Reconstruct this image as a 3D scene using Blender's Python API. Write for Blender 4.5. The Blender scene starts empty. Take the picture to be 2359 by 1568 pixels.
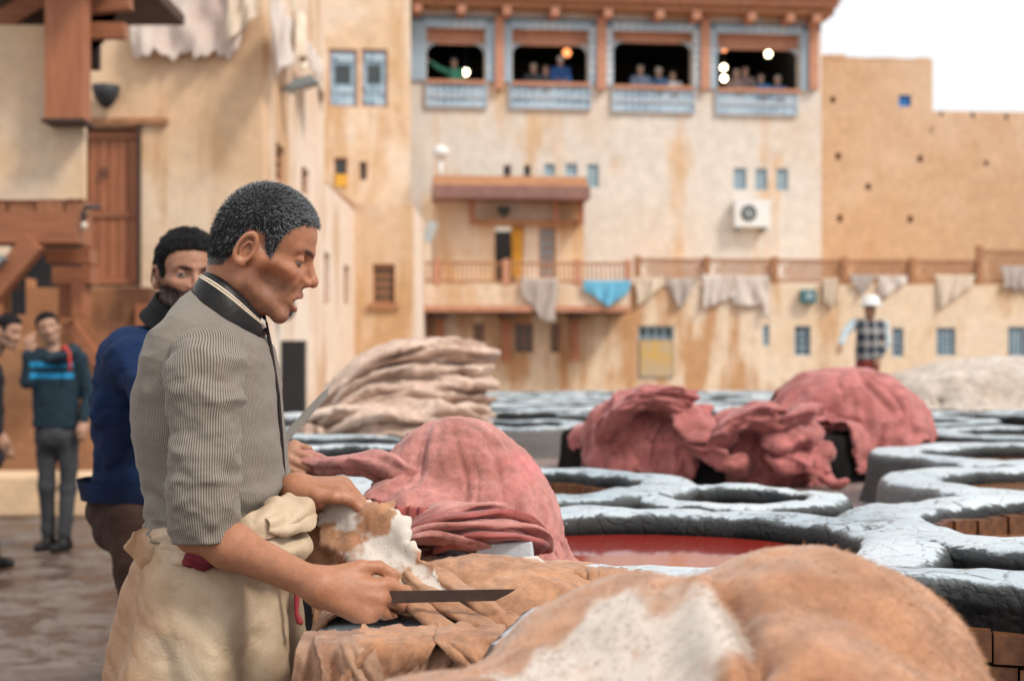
import bpy, math, random
import numpy as np
from mathutils import Vector, Matrix

random.seed(7); np.random.seed(7)
scene = bpy.context.scene
C = scene.collection

# ------------------------------------------------------------------ camera
FPX = 3276.0; CX = 1179.5; HY = 832.0; CAMZ = 1.40      # photo pixels (2359 wide): focal length, centre, horizon row
cam_d = bpy.data.cameras.new('camera'); cam = bpy.data.objects.new('camera', cam_d); C.objects.link(cam)
cam.location = (0, 0, CAMZ); cam.rotation_euler = (math.radians(90), 0, 0)
cam_d.lens = 50; cam_d.sensor_width = 36; cam_d.clip_start = 0.05; cam_d.clip_end = 3000
cam_d.shift_y = (HY - 784.0) / 2359.0
cam_d.dof.use_dof = True; cam_d.dof.focus_distance = 2.36; cam_d.dof.aperture_fstop = 4.0
scene.camera = cam
# ------------------------------------------------------------------ sky, sun, exposure
SUN_EL, SUN_AZ = 48.0, 126.0        # azimuth: degrees from +Y (view direction) towards +X
w = bpy.data.worlds.new('World'); scene.world = w; w.use_nodes = True
nt = w.node_tree; nt.nodes.clear()
sky = nt.nodes.new('ShaderNodeTexSky'); sky.sky_type = 'NISHITA'; sky.sun_disc = False
sky.sun_elevation = math.radians(SUN_EL); sky.sun_rotation = math.radians(SUN_AZ); sky.dust_density = 6; sky.air_density = 1.2
hs = nt.nodes.new('ShaderNodeHueSaturation'); hs.inputs['Saturation'].default_value = 0.12
mixo = nt.nodes.new('ShaderNodeMix'); mixo.data_type = 'RGBA'; mixo.inputs['Factor'].default_value = 0.8   # cloud cover: even pale grey
mixo.inputs['B'].default_value = (9.6, 9.7, 9.9, 1)
bg = nt.nodes.new('ShaderNodeBackground'); bg.inputs['Strength'].default_value = 0.065
wo = nt.nodes.new('ShaderNodeOutputWorld')
nt.links.new(sky.outputs[0], hs.inputs['Color']); nt.links.new(hs.outputs[0], mixo.inputs['A'])
nt.links.new(mixo.outputs['Result'], bg.inputs['Color']); nt.links.new(bg.outputs[0], wo.inputs['Surface'])
sd = bpy.data.lights.new('sun', 'SUN'); sd.energy = 1.5; sd.angle = math.radians(12); sd.color = (1, 0.92, 0.82)
sun = bpy.data.objects.new('sun', sd); C.objects.link(sun)
sun.rotation_euler = (math.radians(90 - SUN_EL), 0, math.radians(180 - SUN_AZ))
sun.location = (3, -4, 12)
scene.view_settings.view_transform = 'Standard'; scene.view_settings.look = 'None'
scene.view_settings.exposure = 0.92; scene.view_settings.gamma = 1.0; scene.view_settings.use_curve_mapping = False

# ------------------------------------------------------------------ helpers
def P(x, y, d):                                  # photo pixel at a distance -> world point
    return np.array([(x - CX) / FPX * d, d, CAMZ + (HY - y) / FPX * d])

def tag(o, label=None, cat=None, group=None, kind=None):
    if label: o['label'] = label
    if cat: o['category'] = cat
    if group: o['group'] = group
    if kind: o['kind'] = kind
    return o

def link(o, parent=None):
    C.objects.link(o)
    if parent is not None:
        o.parent = parent
        root = parent
        while root.parent is not None: root = root.parent
        if parent is root: o.matrix_parent_inverse = Matrix.Translation(-Vector(root.location))
    return o

def empty(name, loc, label=None, cat=None, group=None):
    o = bpy.data.objects.new(name, None); o.empty_display_size = 0.1
    o.location = [float(v) for v in loc]; C.objects.link(o)
    return tag(o, label, cat, group)

def mesh_obj(name, V, F, mat, parent=None, smooth=False, cols=None, stripe=None):
    me = bpy.data.meshes.new(name)
    V = np.asarray(V, dtype=np.float64).reshape(-1, 3)
    me.from_pydata(V.tolist(), [], F.tolist() if isinstance(F, np.ndarray) else F); 
    if mat: me.materials.append(mat)
    if smooth: me.polygons.foreach_set('use_smooth', np.ones(len(me.polygons), dtype=bool))
    if cols is not None:
        a = me.color_attributes.new('col', 'FLOAT_COLOR', 'POINT')
        cc = np.ones((len(V), 4), dtype=np.float32); cc[:, :3] = cols
        a.data.foreach_set('color', cc.ravel())
    if stripe is not None:
        a = me.attributes.new('stripe', 'FLOAT', 'POINT'); a.data.foreach_set('value', np.asarray(stripe, dtype=np.float32).ravel())
    me.update()
    return link(bpy.data.objects.new(name, me), parent)

class MB:
    def __init__(s): s.v = []; s.f = []
    def add(s, V, F):
        n = len(s.v); s.v.extend([tuple(map(float, p)) for p in V]); s.f.extend([tuple(i + n for i in f) for f in F]); return s
    def box8(s, p):                               # eight corners: bottom 4 (ccw), top 4
        return s.add(p, [(0,3,2,1),(4,5,6,7),(0,1,5,4),(1,2,6,5),(2,3,7,6),(3,0,4,7)])
    def box(s, a, b):
        (x0,y0,z0),(x1,y1,z1) = a, b
        return s.box8([(x0,y0,z0),(x1,y0,z0),(x1,y1,z0),(x0,y1,z0),(x0,y0,z1),(x1,y0,z1),(x1,y1,z1),(x0,y1,z1)])
    def beam(s, a, b, wd, ht, up=(0,0,1)):        # rectangular bar between two points
        a, b, up = Vector(a), Vector(b), Vector(up); t = (b - a).normalized(); sx = t.cross(up).normalized(); uz = sx.cross(t)
        p = [q + sx*i*wd/2 + uz*j*ht/2 for q in (a, b) for i, j in ((-1,-1),(1,-1),(1,1),(-1,1))]
        return s.add(p, [(0,1,2,3),(7,6,5,4),(0,4,5,1),(1,5,6,2),(2,6,7,3),(3,7,4,0)])
    def tube(s, pts, r, n=8, cap=True):
        pts = [Vector(p) for p in pts]; rr = r if hasattr(r, '__len__') else [r]*len(pts); V = []; F = []
        for i, p in enumerate(pts):
            t = (pts[min(i+1, len(pts)-1)] - pts[max(i-1, 0)]).normalized()
            u = t.cross(Vector((0,0,1)) if abs(t.z) < .95 else Vector((1,0,0))).normalized(); v = t.cross(u)
            V += [p + (u*math.cos(2*math.pi*k/n) + v*math.sin(2*math.pi*k/n))*rr[i] for k in range(n)]
        for i in range(len(pts)-1):
            for k in range(n): F.append((i*n+k, i*n+(k+1)%n, (i+1)*n+(k+1)%n, (i+1)*n+k))
        if cap: F += [tuple(range(n-1, -1, -1)), tuple(range((len(pts)-1)*n, len(pts)*n))]
        return s.add(V, F)
    def lathe(s, c, prof, n=16, axis='z'):        # profile of (r, h)
        V = []; F = []
        for r, h in prof:
            for k in range(n):
                a = 2*math.pi*k/n; q = (r*math.cos(a), r*math.sin(a), h)
                if axis == 'y': q = (q[0], -q[2], q[1])
                V.append((c[0]+q[0], c[1]+q[1], c[2]+q[2]))
        for i in range(len(prof)-1):
            for k in range(n): F.append((i*n+k, i*n+(k+1)%n, (i+1)*n+(k+1)%n, (i+1)*n+k))
        F += [tuple(range(n-1, -1, -1)), tuple(range((len(prof)-1)*n, len(prof)*n))]
        return s.add(V, F)
    def build(s, name, mat, parent=None, smooth=False):
        return mesh_obj(name, s.v, s.f, mat, parent, smooth)

class Fac:                                        # a vertical facade plane from A to B (plan points, left to right as seen)
    def __init__(s, A, B):
        s.A = np.array(A, float); B = np.array(B, float); s.L = np.linalg.norm(B - s.A); s.u = (B - s.A)/s.L
        s.n = np.array([s.u[1], -s.u[0]])
    def uz(s, x, y, o=0.0):
        dx = np.array([(x - CX)/FPX, 1.0]); t = np.dot(s.A + s.n*o, s.n)/np.dot(dx, s.n); q = dx*t
        return float(np.dot(q - s.A, s.u)), float(CAMZ + (HY - y)/FPX*t)
    def pt(s, u, z, o=0.0):
        q = s.A + s.u*u + s.n*o; return (q[0], q[1], z)
    def bx(s, mb, u0, u1, z0, z1, o0, o1):
        p = [s.pt(u0,z0,o1), s.pt(u1,z0,o1), s.pt(u1,z0,o0), s.pt(u0,z0,o0)]; return mb.box8(p + [(a,b,z1) for a,b,_ in p])
    def px(s, x0, y0, x1, y1, o=0.0):             # pixel rectangle -> u0,u1,z0,z1 on the plane
        u0, za = s.uz(x0, (y0+y1)/2, o); u1, zb = s.uz(x1, (y0+y1)/2, o); xm = (x0+x1)/2
        return min(u0,u1), max(u0,u1), s.uz(xm, y1, o)[1], s.uz(xm, y0, o)[1]
    def wall(s, u0, u1, z0, z1, holes=(), thick=0.3, top=True, reveal=None):
        mb = MB(); us = sorted({u0,u1} | {h[k] for h in holes for k in (0,1)}); zs = sorted({z0,z1} | {h[k] for h in holes for k in (2,3)})
        us = [u for u in us if u0-1e-6 <= u <= u1+1e-6]; zs = [z for z in zs if z0-1e-6 <= z <= z1+1e-6]
        for a, b in zip(us, us[1:]):
            for c, d in zip(zs, zs[1:]):
                um, zm = (a+b)/2, (c+d)/2
                if any(h[0] < um < h[1] and h[2] < zm < h[3] for h in holes): continue
                mb.add([s.pt(a,c), s.pt(b,c), s.pt(b,d), s.pt(a,d)], [(0,1,2,3)])
        for h in holes:
            a,b,c,d = h[:4]; r = -(reveal or thick)
            mb.add([s.pt(a,c),s.pt(b,c),s.pt(b,d),s.pt(a,d),s.pt(a,c,r),s.pt(b,c,r),s.pt(b,d,r),s.pt(a,d,r)], [(0,4,5,1),(1,5,6,2),(2,6,7,3),(3,7,4,0)])
        p = [s.pt(u0,z0),s.pt(u1,z0),s.pt(u1,z1),s.pt(u0,z1)]; q = [s.pt(u0,z0,-thick),s.pt(u1,z0,-thick),s.pt(u1,z1,-thick),s.pt(u0,z1,-thick)]
        mb.add(p + q, [(0,3,7,4),(1,5,6,2),(3,2,6,7)]); return mb

# ------------------------------------------------------------------ materials
def nodes(name):
    m = bpy.data.materials.new(name); m.use_nodes = True; t = m.node_tree; b = t.nodes['Principled BSDF']; return m, t, b
def N(t, typ, **kw):
    n = t.nodes.new(typ)
    for k, v in kw.items():
        if hasattr(n, k) and k not in ('Scale',): setattr(n, k, v)
        else: n.inputs[k].default_value = v
    return n
def noise(t, co, scale, detail=4, rough=0.55, dist=0.0, stretch=None):
    n = N(t, 'ShaderNodeTexNoise'); n.inputs['Scale'].default_value = scale; n.inputs['Detail'].default_value = detail
    n.inputs['Roughness'].default_value = rough; n.inputs['Distortion'].default_value = dist
    if stretch:
        mp = N(t, 'ShaderNodeMapping'); mp.inputs['Scale'].default_value = stretch; t.links.new(co, mp.inputs['Vector']); co = mp.outputs[0]
    t.links.new(co, n.inputs['Vector']); return n.outputs['Fac']
def ramp(t, f, stops):
    r = N(t, 'ShaderNodeValToRGB'); e = r.color_ramp.elements
    while len(e) < len(stops): e.new(0.5)
    for el, (p, c) in zip(e, stops):
        el.position = p; el.color = (c, c, c, 1) if not hasattr(c, '__len__') else (*c, 1)
    t.links.new(f, r.inputs[0]); return r.outputs[0]
def mix(t, fac, a, b, mode='MIX'):
    m = N(t, 'ShaderNodeMix', data_type='RGBA', blend_type=mode)
    for s, v in (('Factor', fac), ('A', a), ('B', b)):
        sock = [i for i in m.inputs if i.name == s and (i.type == ('VALUE' if s == 'Factor' else 'RGBA'))][0]
        if hasattr(v, 'is_linked'): t.links.new(v, sock)
        elif s == 'Factor': sock.default_value = v
        else: sock.default_value = (*v, 1)
    return [o for o in m.outputs if o.type == 'RGBA'][0]
def math_(t, op, a, b=0.0):
    m = N(t, 'ShaderNodeMath', operation=op)
    for i, v in enumerate((a, b)):
        if hasattr(v, 'is_linked'): t.links.new(v, m.inputs[i])
        else: m.inputs[i].default_value = v
    return m.outputs[0]
def coord(t): return N(t, 'ShaderNodeTexCoord').outputs['Object']
def bump(t, b, h, strength=0.3, dist=0.01, prev=None):
    n = N(t, 'ShaderNodeBump'); n.inputs['Strength'].default_value = strength; n.inputs['Distance'].default_value = dist
    t.links.new(h, n.inputs['Height'])
    if prev is not None: t.links.new(prev, n.inputs['Normal'])
    t.links.new(n.outputs[0], b.inputs['Normal']); return n.outputs[0]
def simple(name, c1, c2=None, scale=8, rough=0.7, bmp=0.15, bscale=60, bdist=0.004, metal=0.0, stretch=None, spec=0.5):
    m, t, b = nodes(name); co = coord(t); c2 = c2 or tuple(v*0.75 for v in c1)
    f = ramp(t, noise(t, co, scale, 5, 0.6, 0.3, stretch), [(0.3, 0.0), (0.7, 1.0)])
    t.links.new(mix(t, f, c1, c2), b.inputs['Base Color'])
    b.inputs['Roughness'].default_value = rough; b.inputs['Metallic'].default_value = metal; b.inputs['Specular IOR Level'].default_value = spec
    if bmp: bump(t, b, noise(t, co, bscale, 4, 0.6, 0, stretch), bmp, bdist)
    return m
def plaster(name, base, pale, stain, s_amt=0.5, pale_amt=0.5, scale=1.0, streak=1.0):
    # limewashed wall: pale patches, long ochre drip stains, fine relief
    m, t, b = nodes(name); co = coord(t)
    big = ramp(t, noise(t, co, 0.35*scale, 5, 0.6, 0.6), [(0.62 - 0.35*pale_amt, 0.0), (0.75 - 0.25*pale_amt, 1.0)])
    c = mix(t, big, base, pale)
    dr = noise(t, co, 0.8*streak, 5, 0.65, 0.4, (1, 1, 0.16)); blot = noise(t, co, 0.45*scale, 3, 0.5)
    st = ramp(t, math_(t, 'MULTIPLY', dr, math_(t, 'ADD', blot, 0.5)), [(0.60 - 0.2*s_amt, 0.0), (0.70 - 0.16*s_amt, 1.0)])
    c = mix(t, math_(t, 'MULTIPLY', st, 0.8), c, stain)
    fine = ramp(t, noise(t, co, 5*scale, 6, 0.7), [(0.3, 0.82), (0.75, 1.08)])
    c = mix(t, 1.0, c, fine, 'MULTIPLY')
    t.links.new(c, b.inputs['Base Color']); b.inputs['Roughness'].default_value = 0.9; b.inputs['Specular IOR Level'].default_value = 0.2
    bump(t, b, noise(t, co, 9*scale, 6, 0.65), 0.35, 0.02)
    return m
def emit(name, col, s):
    m, t, b = nodes(name); b.inputs['Emission Color'].default_value = (*col, 1); b.inputs['Emission Strength'].default_value = s
    b.inputs['Base Color'].default_value = (*col, 1); return m

M = {}
M['plaster_left'] = plaster('plaster_left', (0.72,0.49,0.31), (0.78,0.61,0.45), (0.55,0.30,0.13), 0.25, 0.5, 1.0)
M['plaster_side'] = plaster('plaster_side', (0.760,0.594,0.460), (0.800,0.683,0.575), (0.550,0.317,0.157), 0.28, 0.6, 1.0)
M['plaster_gallery'] = plaster('plaster_gallery', (0.68,0.56,0.45), (0.71,0.65,0.58), (0.66,0.43,0.24), 0.22, 0.75, 0.7)
M['plaster_wing'] = plaster('plaster_wing', (0.720,0.515,0.345), (0.800,0.673,0.554), (0.580,0.337,0.157), 0.35, 0.5, 0.8)
M['plaster_ochre'] = plaster('plaster_ochre', (0.60,0.385,0.235), (0.66,0.465,0.315), (0.56,0.33,0.17), 0.25, 0.45, 0.8)
M['plaster_terrace'] = plaster('plaster_terrace', (0.760,0.584,0.408), (0.810,0.673,0.522), (0.500,0.238,0.084), 0.7, 0.65, 1.0, 1.6)
M['plaster_dirty'] = plaster('plaster_dirty', (0.400,0.188,0.094), (0.520,0.287,0.157), (0.090,0.040,0.027), 0.55, 0.35, 2.2, 0.9)
M['plaster_near'] = plaster('plaster_near', (0.70,0.49,0.31), (0.66,0.54,0.42), (0.48,0.28,0.14), 0.15, 0.5, 1.2)
M['wood'] = simple('wood', (0.40,0.15,0.068), (0.26,0.085,0.036), 3, 0.6, 0.4, 22, 0.006, stretch=(9,9,1))
M['wood_h'] = simple('wood_h', (0.38,0.145,0.065), (0.22,0.075,0.034), 3, 0.6, 0.4, 22, 0.006, stretch=(1,9,9))
M['wood_dark'] = simple('wood_dark', (0.075,0.032,0.02), (0.035,0.016,0.012), 4, 0.7, 0.3, 30)
M['wood_far'] = simple('wood_far', (0.44,0.21,0.10), (0.30,0.13,0.06), 5, 0.7, 0.2, 30)
M['wood_pink'] = simple('wood_pink', (0.55,0.27,0.17), (0.44,0.19,0.11), 5, 0.7, 0.2, 30)
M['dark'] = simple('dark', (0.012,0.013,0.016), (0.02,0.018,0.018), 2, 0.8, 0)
M['glass'] = simple('glass', (0.03,0.045,0.05), (0.055,0.065,0.065), 2.5, 0.12, 0)
M['glass_pale'] = simple('glass_pale', (0.33,0.42,0.46), (0.22,0.31,0.36), 2.5, 0.15, 0)
M['blue_frame'] = simple('blue_frame', (0.38,0.50,0.58), (0.20,0.31,0.40), 6, 0.6, 0.1)
M['lattice_blue'] = simple('lattice_blue', (0.16,0.24,0.29), (0.09,0.14,0.18), 8, 0.6, 0.1)
M['tile_grey'] = simple('tile_grey', (0.52,0.56,0.60), (0.30,0.38,0.45), 9, 0.4, 0.1)
M['white_metal'] = simple('white_metal', (0.78,0.78,0.76), (0.70,0.70,0.68), 6, 0.4, 0)
M['grey_metal'] = simple('grey_metal', (0.30,0.34,0.35), (0.20,0.24,0.25), 6, 0.4, 0, metal=0.3)
M['dark_metal'] = simple('dark_metal', (0.05,0.055,0.06), (0.03,0.03,0.035), 10, 0.5, 0.2, spec=0.25)
M['pipe'] = simple('pipe', (0.36,0.33,0.28), (0.28,0.25,0.2), 4, 0.6, 0)
M['yellow'] = simple('yellow', (0.72,0.38,0.04), (0.6,0.28,0.03), 5, 0.7, 0.2)
M['teal'] = simple('teal', (0.03,0.17,0.19), (0.02,0.12,0.14), 5, 0.4, 0)
M['red_paint'] = simple('red_paint', (0.55,0.05,0.04), (0.42,0.04,0.03), 5, 0.5, 0.1)
M['blue_paint'] = simple('blue_paint', (0.02,0.20,0.55), (0.015,0.15,0.45), 5, 0.5, 0)
M['brick'] = simple('brick', (0.33,0.15,0.075), (0.22,0.09,0.045), 14, 0.85, 0.5, 50)
M['bulb'] = emit('bulb', (1.0, 0.82, 0.55), 6.0)
M['bulb_warm'] = emit('bulb_warm', (1.0, 0.35, 0.12), 1.2)
# ================================================================== the setting: ground
def sheet(name, x0, x1, y0, y1, z, nx, ny, mat, amp=0.0, sc=1.0):
    xs = np.linspace(x0, x1, nx); ys = np.linspace(y0, y1, ny); X, Y = np.meshgrid(xs, ys, indexing='ij')
    Z = z + amp*(np.sin(X*3.1*sc + 1.3*np.sin(Y*2.3*sc)) * np.cos(Y*2.7*sc + 0.8*np.sin(X*4.1*sc)))
    V = np.stack([X, Y, Z], -1).reshape(-1, 3); F = []
    for i in range(nx-1):
        for j in range(ny-1): F.append((i*ny+j, (i+1)*ny+j, (i+1)*ny+j+1, i*ny+j+1))
    return mesh_obj(name, V, F, mat, None, True)

def ground_mat():
    m, t, b = nodes('yard_ground'); co = coord(t)
    n1 = noise(t, co, 2.6, 7, 0.7, 0.3); n2 = noise(t, co, 12, 6, 0.7); n3 = noise(t, co, 3.2, 5, 0.65, 0.4)
    c = mix(t, ramp(t, n1, [(0.35, 0.0), (0.62, 1.0)]), (0.11,0.073,0.055), (0.20,0.165,0.14))
    c = mix(t, ramp(t, n2, [(0.45, 0.0), (0.7, 0.7)]), c, (0.09,0.055,0.04))
    wet = ramp(t, n3, [(0.47, 0.0), (0.58, 1.0)])
    c = mix(t, math_(t, 'MULTIPLY', wet, 0.75), c, (0.05,0.025,0.018))
    t.links.new(c, b.inputs['Base Color'])
    t.links.new(ramp(t, wet, [(0.0, 0.7), (1.0, 0.16)]), b.inputs['Roughness'])
    bump(t, b, noise(t, co, 11, 6, 0.7), 0.6, 0.03); return m
M['ground'] = ground_mat()
g = sheet('ground', -140, 140, -40, 260, -0.012, 2, 2, simple('earth', (0.30,0.21,0.15), (0.22,0.15,0.11), 0.8, 0.9, 0.3, 9, 0.03)); tag(g, kind='structure')
g = sheet('yard_floor', -9, -0.2, 0.3, 20, 0.0, 60, 90, M['ground'], 0.012, 1.6); tag(g, kind='structure')

# ================================================================== buildings
def part(mbx, name, mat, parent, smooth=False): return mbx.build(name, mat, parent, smooth)

def window(F, rect, parent, frame=M['wood_far'], pane=M['glass'], depth=0.14, fw=0.06, bars=0, hbars=0, sill=False, name='window'):
    u0,u1,z0,z1 = rect; mb = MB()
    for a in ((u0,u1,z0,z0+fw),(u0,u1,z1-fw,z1),(u0,u0+fw,z0+fw,z1-fw),(u1-fw,u1,z0+fw,z1-fw)): F.bx(mb, *a, -depth-0.02, -depth+0.05)
    w = mb.build(name, frame, parent)
    F.bx(mb := MB(), u0+fw-0.01, u1-fw+0.01, z0+fw-0.01, z1-fw+0.01, -depth-0.01, -depth+0.012); mb.build('pane', pane, w)
    for k in range(bars):
        u = u0+fw + (u1-u0-2*fw)*(k+1)/(bars+1); mb = MB(); F.bx(mb, u-0.018, u+0.018, z0+fw, z1-fw, -depth+0.014, -depth+0.045); mb.build('bar', frame, w)
    for k in range(hbars):
        z = z0+fw + (z1-z0-2*fw)*(k+1)/(hbars+1); mb = MB(); F.bx(mb, u0+fw, u1-fw, z-0.018, z+0.018, -depth+0.018, -depth+0.04); mb.build('bar', frame, w)
    if sill:
        mb = MB(); F.bx(mb, u0-0.08, u1+0.08, z0-0.1, z0-0.003, -0.05, 0.07); mb.build('sill', frame, w)
    return w

# ---- gallery building (far, straight ahead)
def plan(x, d): return ((x - CX)/FPX*d, d)
FG = Fac(plan(940, 34.95), plan(1892, 36.05))
gal = empty('gallery_building', FG.pt(3, 0, 0), 'tall cream plaster building with four-bay viewing gallery under a wooden cornice', 'building')
bays = [FG.px(*r) for r in ((983,62,1117,186),(1180,66,1355,191),(1413,70,1595,199),(1652,76,1842,206))]
small = [FG.px(*r) for r in ((1160,380,1178,406),(1207,380,1223,406))]
pale_w = [FG.px(*r) for r in ((1254,377,1279,405),(1302,377,1330,405),(1352,378,1380,432),(1690,387,1720,437),(1740,388,1768,438),(1788,388,1816,439))]
panels = [FG.px(*r) for r in ((985,192,1118,244),(1177,194,1357,248),(1413,201,1595,256),(1652,208,1832,262))]
zt = FG.uz(1400, 30)[1]
part(FG.wall(0, FG.L, -0.5, zt, bays + small + pale_w, 0.45, reveal=0.3), 'wall', M['plaster_gallery'], gal)
mb = MB(); FG.bx(mb, FG.L-0.45, FG.L-0.003, -0.5, zt, -9, -0.45); part(mb, 'side_wall', M['plaster_gallery'], gal)
for r in small: window(FG, r, gal, M['plaster_wing'], M['glass'], 0.2, 0.02)
for r in pale_w: window(FG, r, gal, M['blue_frame'], M['glass_pale'], 0.08, 0.035)
# dark room behind the gallery openings
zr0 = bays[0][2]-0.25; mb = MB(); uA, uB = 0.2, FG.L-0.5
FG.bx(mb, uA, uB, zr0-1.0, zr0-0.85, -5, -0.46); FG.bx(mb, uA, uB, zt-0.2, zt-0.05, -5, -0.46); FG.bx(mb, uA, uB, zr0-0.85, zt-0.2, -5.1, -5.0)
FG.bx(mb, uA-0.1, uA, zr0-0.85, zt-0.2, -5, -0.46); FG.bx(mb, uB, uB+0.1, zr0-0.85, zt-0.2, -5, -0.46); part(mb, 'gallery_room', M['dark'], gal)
# cornice: three stepped mouldings, soffit boards, beam ends
zc = FG.uz(1400, 33)[1]
for k, (o, h, mt) in enumerate(((0.55,0.16,'wood_far'),(0.72,0.14,'wood_pink'),(0.85,0.22,'wood_far'),(0.95,0.12,'wood_pink'))):
    mb = MB(); FG.bx(mb, -0.25, FG.L+0.15+0.06*k, zc, zc+h, -0.6, o); part(mb, 'cornice', M[mt], gal); zc += h+0.003
for x in (960,1060,1163,1272,1392,1510,1593,1718,1806,1866):
    u = FG.uz(x, 40)[0]; z = FG.uz(1400, 33)[1]; mb = MB(); FG.bx(mb, u-0.1, u+0.1, z-0.2, z-0.003, 0, 0.62); part(mb, 'beam_end', M['wood_pink'], gal)
mb = MB(); FG.bx(mb, 0.05, FG.L-0.05, FG.uz(1400,62)[1], FG.uz(1400,48)[1], 0.004, 0.08); part(mb, 'frieze', M['lattice_blue'], gal)
def checker_mat(name, a, b2, s):
    m, t, b = nodes(name); ck = N(t, 'ShaderNodeTexVoronoi'); ck.inputs['Scale'].default_value = s; ck.inputs['Randomness'].default_value = 0.15
    t.links.new(coord(t), ck.inputs['Vector']); t.links.new(mix(t, ramp(t, ck.outputs['Distance'], [(0.3,0.0),(0.42,1.0)]), a, b2), b.inputs['Base Color']); b.inputs['Roughness'].default_value = 0.5; return m
M['mosaic'] = checker_mat('mosaic', (0.62,0.63,0.64), (0.32,0.42,0.50), 5.0)
M['lattice'] = checker_mat('lattice', (0.06,0.15,0.24), (0.40,0.50,0.58), 6.0)
for (a,b,c,d) in bays:                                           # mosaic pilasters beside each bay, pink post between
    for s0, s1 in ((a-0.40, a-0.02), (b+0.02, b+0.40)):
        mb = MB(); FG.bx(mb, max(s0,0.05), min(s1,FG.L-0.02), c-0.02, d+0.12, 0.004, 0.07); part(mb, 'pilaster', M['mosaic'], gal)
    mb = MB(); FG.bx(mb, a-0.02, b+0.02, c-0.09, c-0.003, -0.2, 0.12); part(mb, 'handrail', M['wood_pink'], gal)
    mb = MB(); FG.bx(mb, a-0.05, b+0.05, d-0.05, d+0.14, 0.073, 0.10); part(mb, 'lintel', M['mosaic'], gal)
for x in (1150, 1384, 1622, 1871):
    u, z1 = FG.uz(x, 60); z0 = FG.uz(x, 208)[1]; mb = MB(); FG.bx(mb, u-0.11, u+0.11, z0, z1+0.2, 0.005, 0.16); part(mb, 'post', M['wood_pink'], gal)
for i, (a,b,c,d) in enumerate(bays):                             # arched corner brackets and rolled blinds
    dz = d - FG.uz(1100, (100,98,86,96)[i])[1]
    mb = MB(); FG.bx(mb, a, b, d-dz, d-0.003, -0.25, -0.20); part(mb, 'rolled_blind', M['wood_pink'], gal)
    for s, e in ((a, 1), (b, -1)):
        R = 0.30; pts = [(0,0)] + [(R*(1-math.cos(k*math.pi/12)), -R*(1-math.sin(k*math.pi/12))) for k in range(7)]
        V = [FG.pt(s+e*px_, d-dz+py_, o) for o in (-0.18,-0.08) for px_, py_ in pts]; n = len(pts)
        mb = MB(); mb.add(V, [tuple(range(n)), tuple(range(2*n-1, n-1, -1))] + [(k, (k+1)%n, n+(k+1)%n, n+k) for k in range(n)]); part(mb, 'arch_bracket', M['tile_grey'], gal)
for (a,b,c,d) in panels:
    mb = MB(); FG.bx(mb, a, b, c, d, 0.006, 0.05); pp = part(mb, 'balustrade_panel', M['lattice'], gal)
    zm = c+(d-c)*0.42; mb = MB(); FG.bx(mb, a, b, zm-0.05, zm+0.05, 0.053, 0.08); part(mb, 'rail', M['tile_grey'], pp)
    for q in ((a-0.05,a,c-0.05,d),(b,b+0.05,c-0.05,d),(a,b,c-0.05,c)):
        mb = MB(); FG.bx(mb, *q, 0.006, 0.09); part(mb, 'frame', M['tile_grey'], pp)
# hanging lights in the gallery
for i, (x, y, r, mt, st) in enumerate(((1073,167,0.085,'bulb','beside the pointing visitor'),(1256,98,0.085,'bulb','above the visitors in dark jackets'),(1590,93,0.085,'bulb','at the bay corner by the pink post'),(1770,125,0.085,'bulb','in the end bay, alone above the visitors'),
        (1667,156,0.08,'bulb','in the end bay, upper one of a pair'),(1668,181,0.08,'bulb','in the end bay, lower one of a pair'),(1306,122,0.11,'bulb_warm','dim orange, above the blue jacket'),(1668,112,0.10,'bulb_warm','dim orange, in the end bay corner'))):
    u, z = FG.uz(x, y, -0.9); L = empty('hanging_lamp', FG.pt(u, z, -0.9), 'glowing round lamp hanging in the gallery, ' + st, 'lamp', 'lamps hanging in the gallery')
    mb = MB(); mb.lathe(FG.pt(u, z, -0.9), [(0.01,-r),(r*.7,-r*.7),(r,0),(r*.7,r*.7),(0.01,r)], 12); part(mb, 'globe', M[mt], L, True)
    mb = MB(); p = FG.pt(u, z, -0.9); mb.tube([(p[0],p[1],z+r*0.9),(p[0],p[1],zt-0.21)], 0.012, 5); part(mb, 'cord', M['dark_metal'], L)
# air conditioner
u0,u1,z0,z1 = FG.px(1694,460,1774,522, 0.35)
ac = empty('air_conditioner', FG.pt((u0+u1)/2, z0, 0.2), 'white outdoor air conditioner unit with round fan on the cream wall', 'air conditioner')
mb = MB(); FG.bx(mb, u0, u1, z0, z1, 0.06, 0.36); part(mb, 'casing', M['white_metal'], ac)
cx_, cz_ = u0+(u1-u0)*0.38, (z0+z1)/2
for r0, r1, o, mt, nm in ((0.13,0.20,0.364,'dark_metal','fan_ring'),(0.0,0.105,0.364,'grey_metal','fan_hub')):
    V = []; n = 20
    for rr in (r0+1e-3, r1): V += [FG.pt(cx_+rr*math.cos(2*math.pi*k/n), cz_+rr*math.sin(2*math.pi*k/n), o) for k in range(n)]
    V += [FG.pt(cx_+rr*math.cos(2*math.pi*k/n), cz_+rr*math.sin(2*math.pi*k/n), o+0.02) for rr in (r1, r0+1e-3) for k in range(n)]
    mb = MB(); mb.add(V, [(i*n+k, i*n+(k+1)%n, ((i+1)%4)*n+(k+1)%n, ((i+1)%4)*n+k) for i in range(4) for k in range(n)]); part(mb, nm, M[mt], ac)
for u in (u0+0.12, u1-0.12):
    mb = MB(); FG.bx(mb, u-0.03, u+0.03, z0-0.12, z0-0.003, 0.0, 0.34); part(mb, 'bracket', M['grey_metal'], ac)
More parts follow.
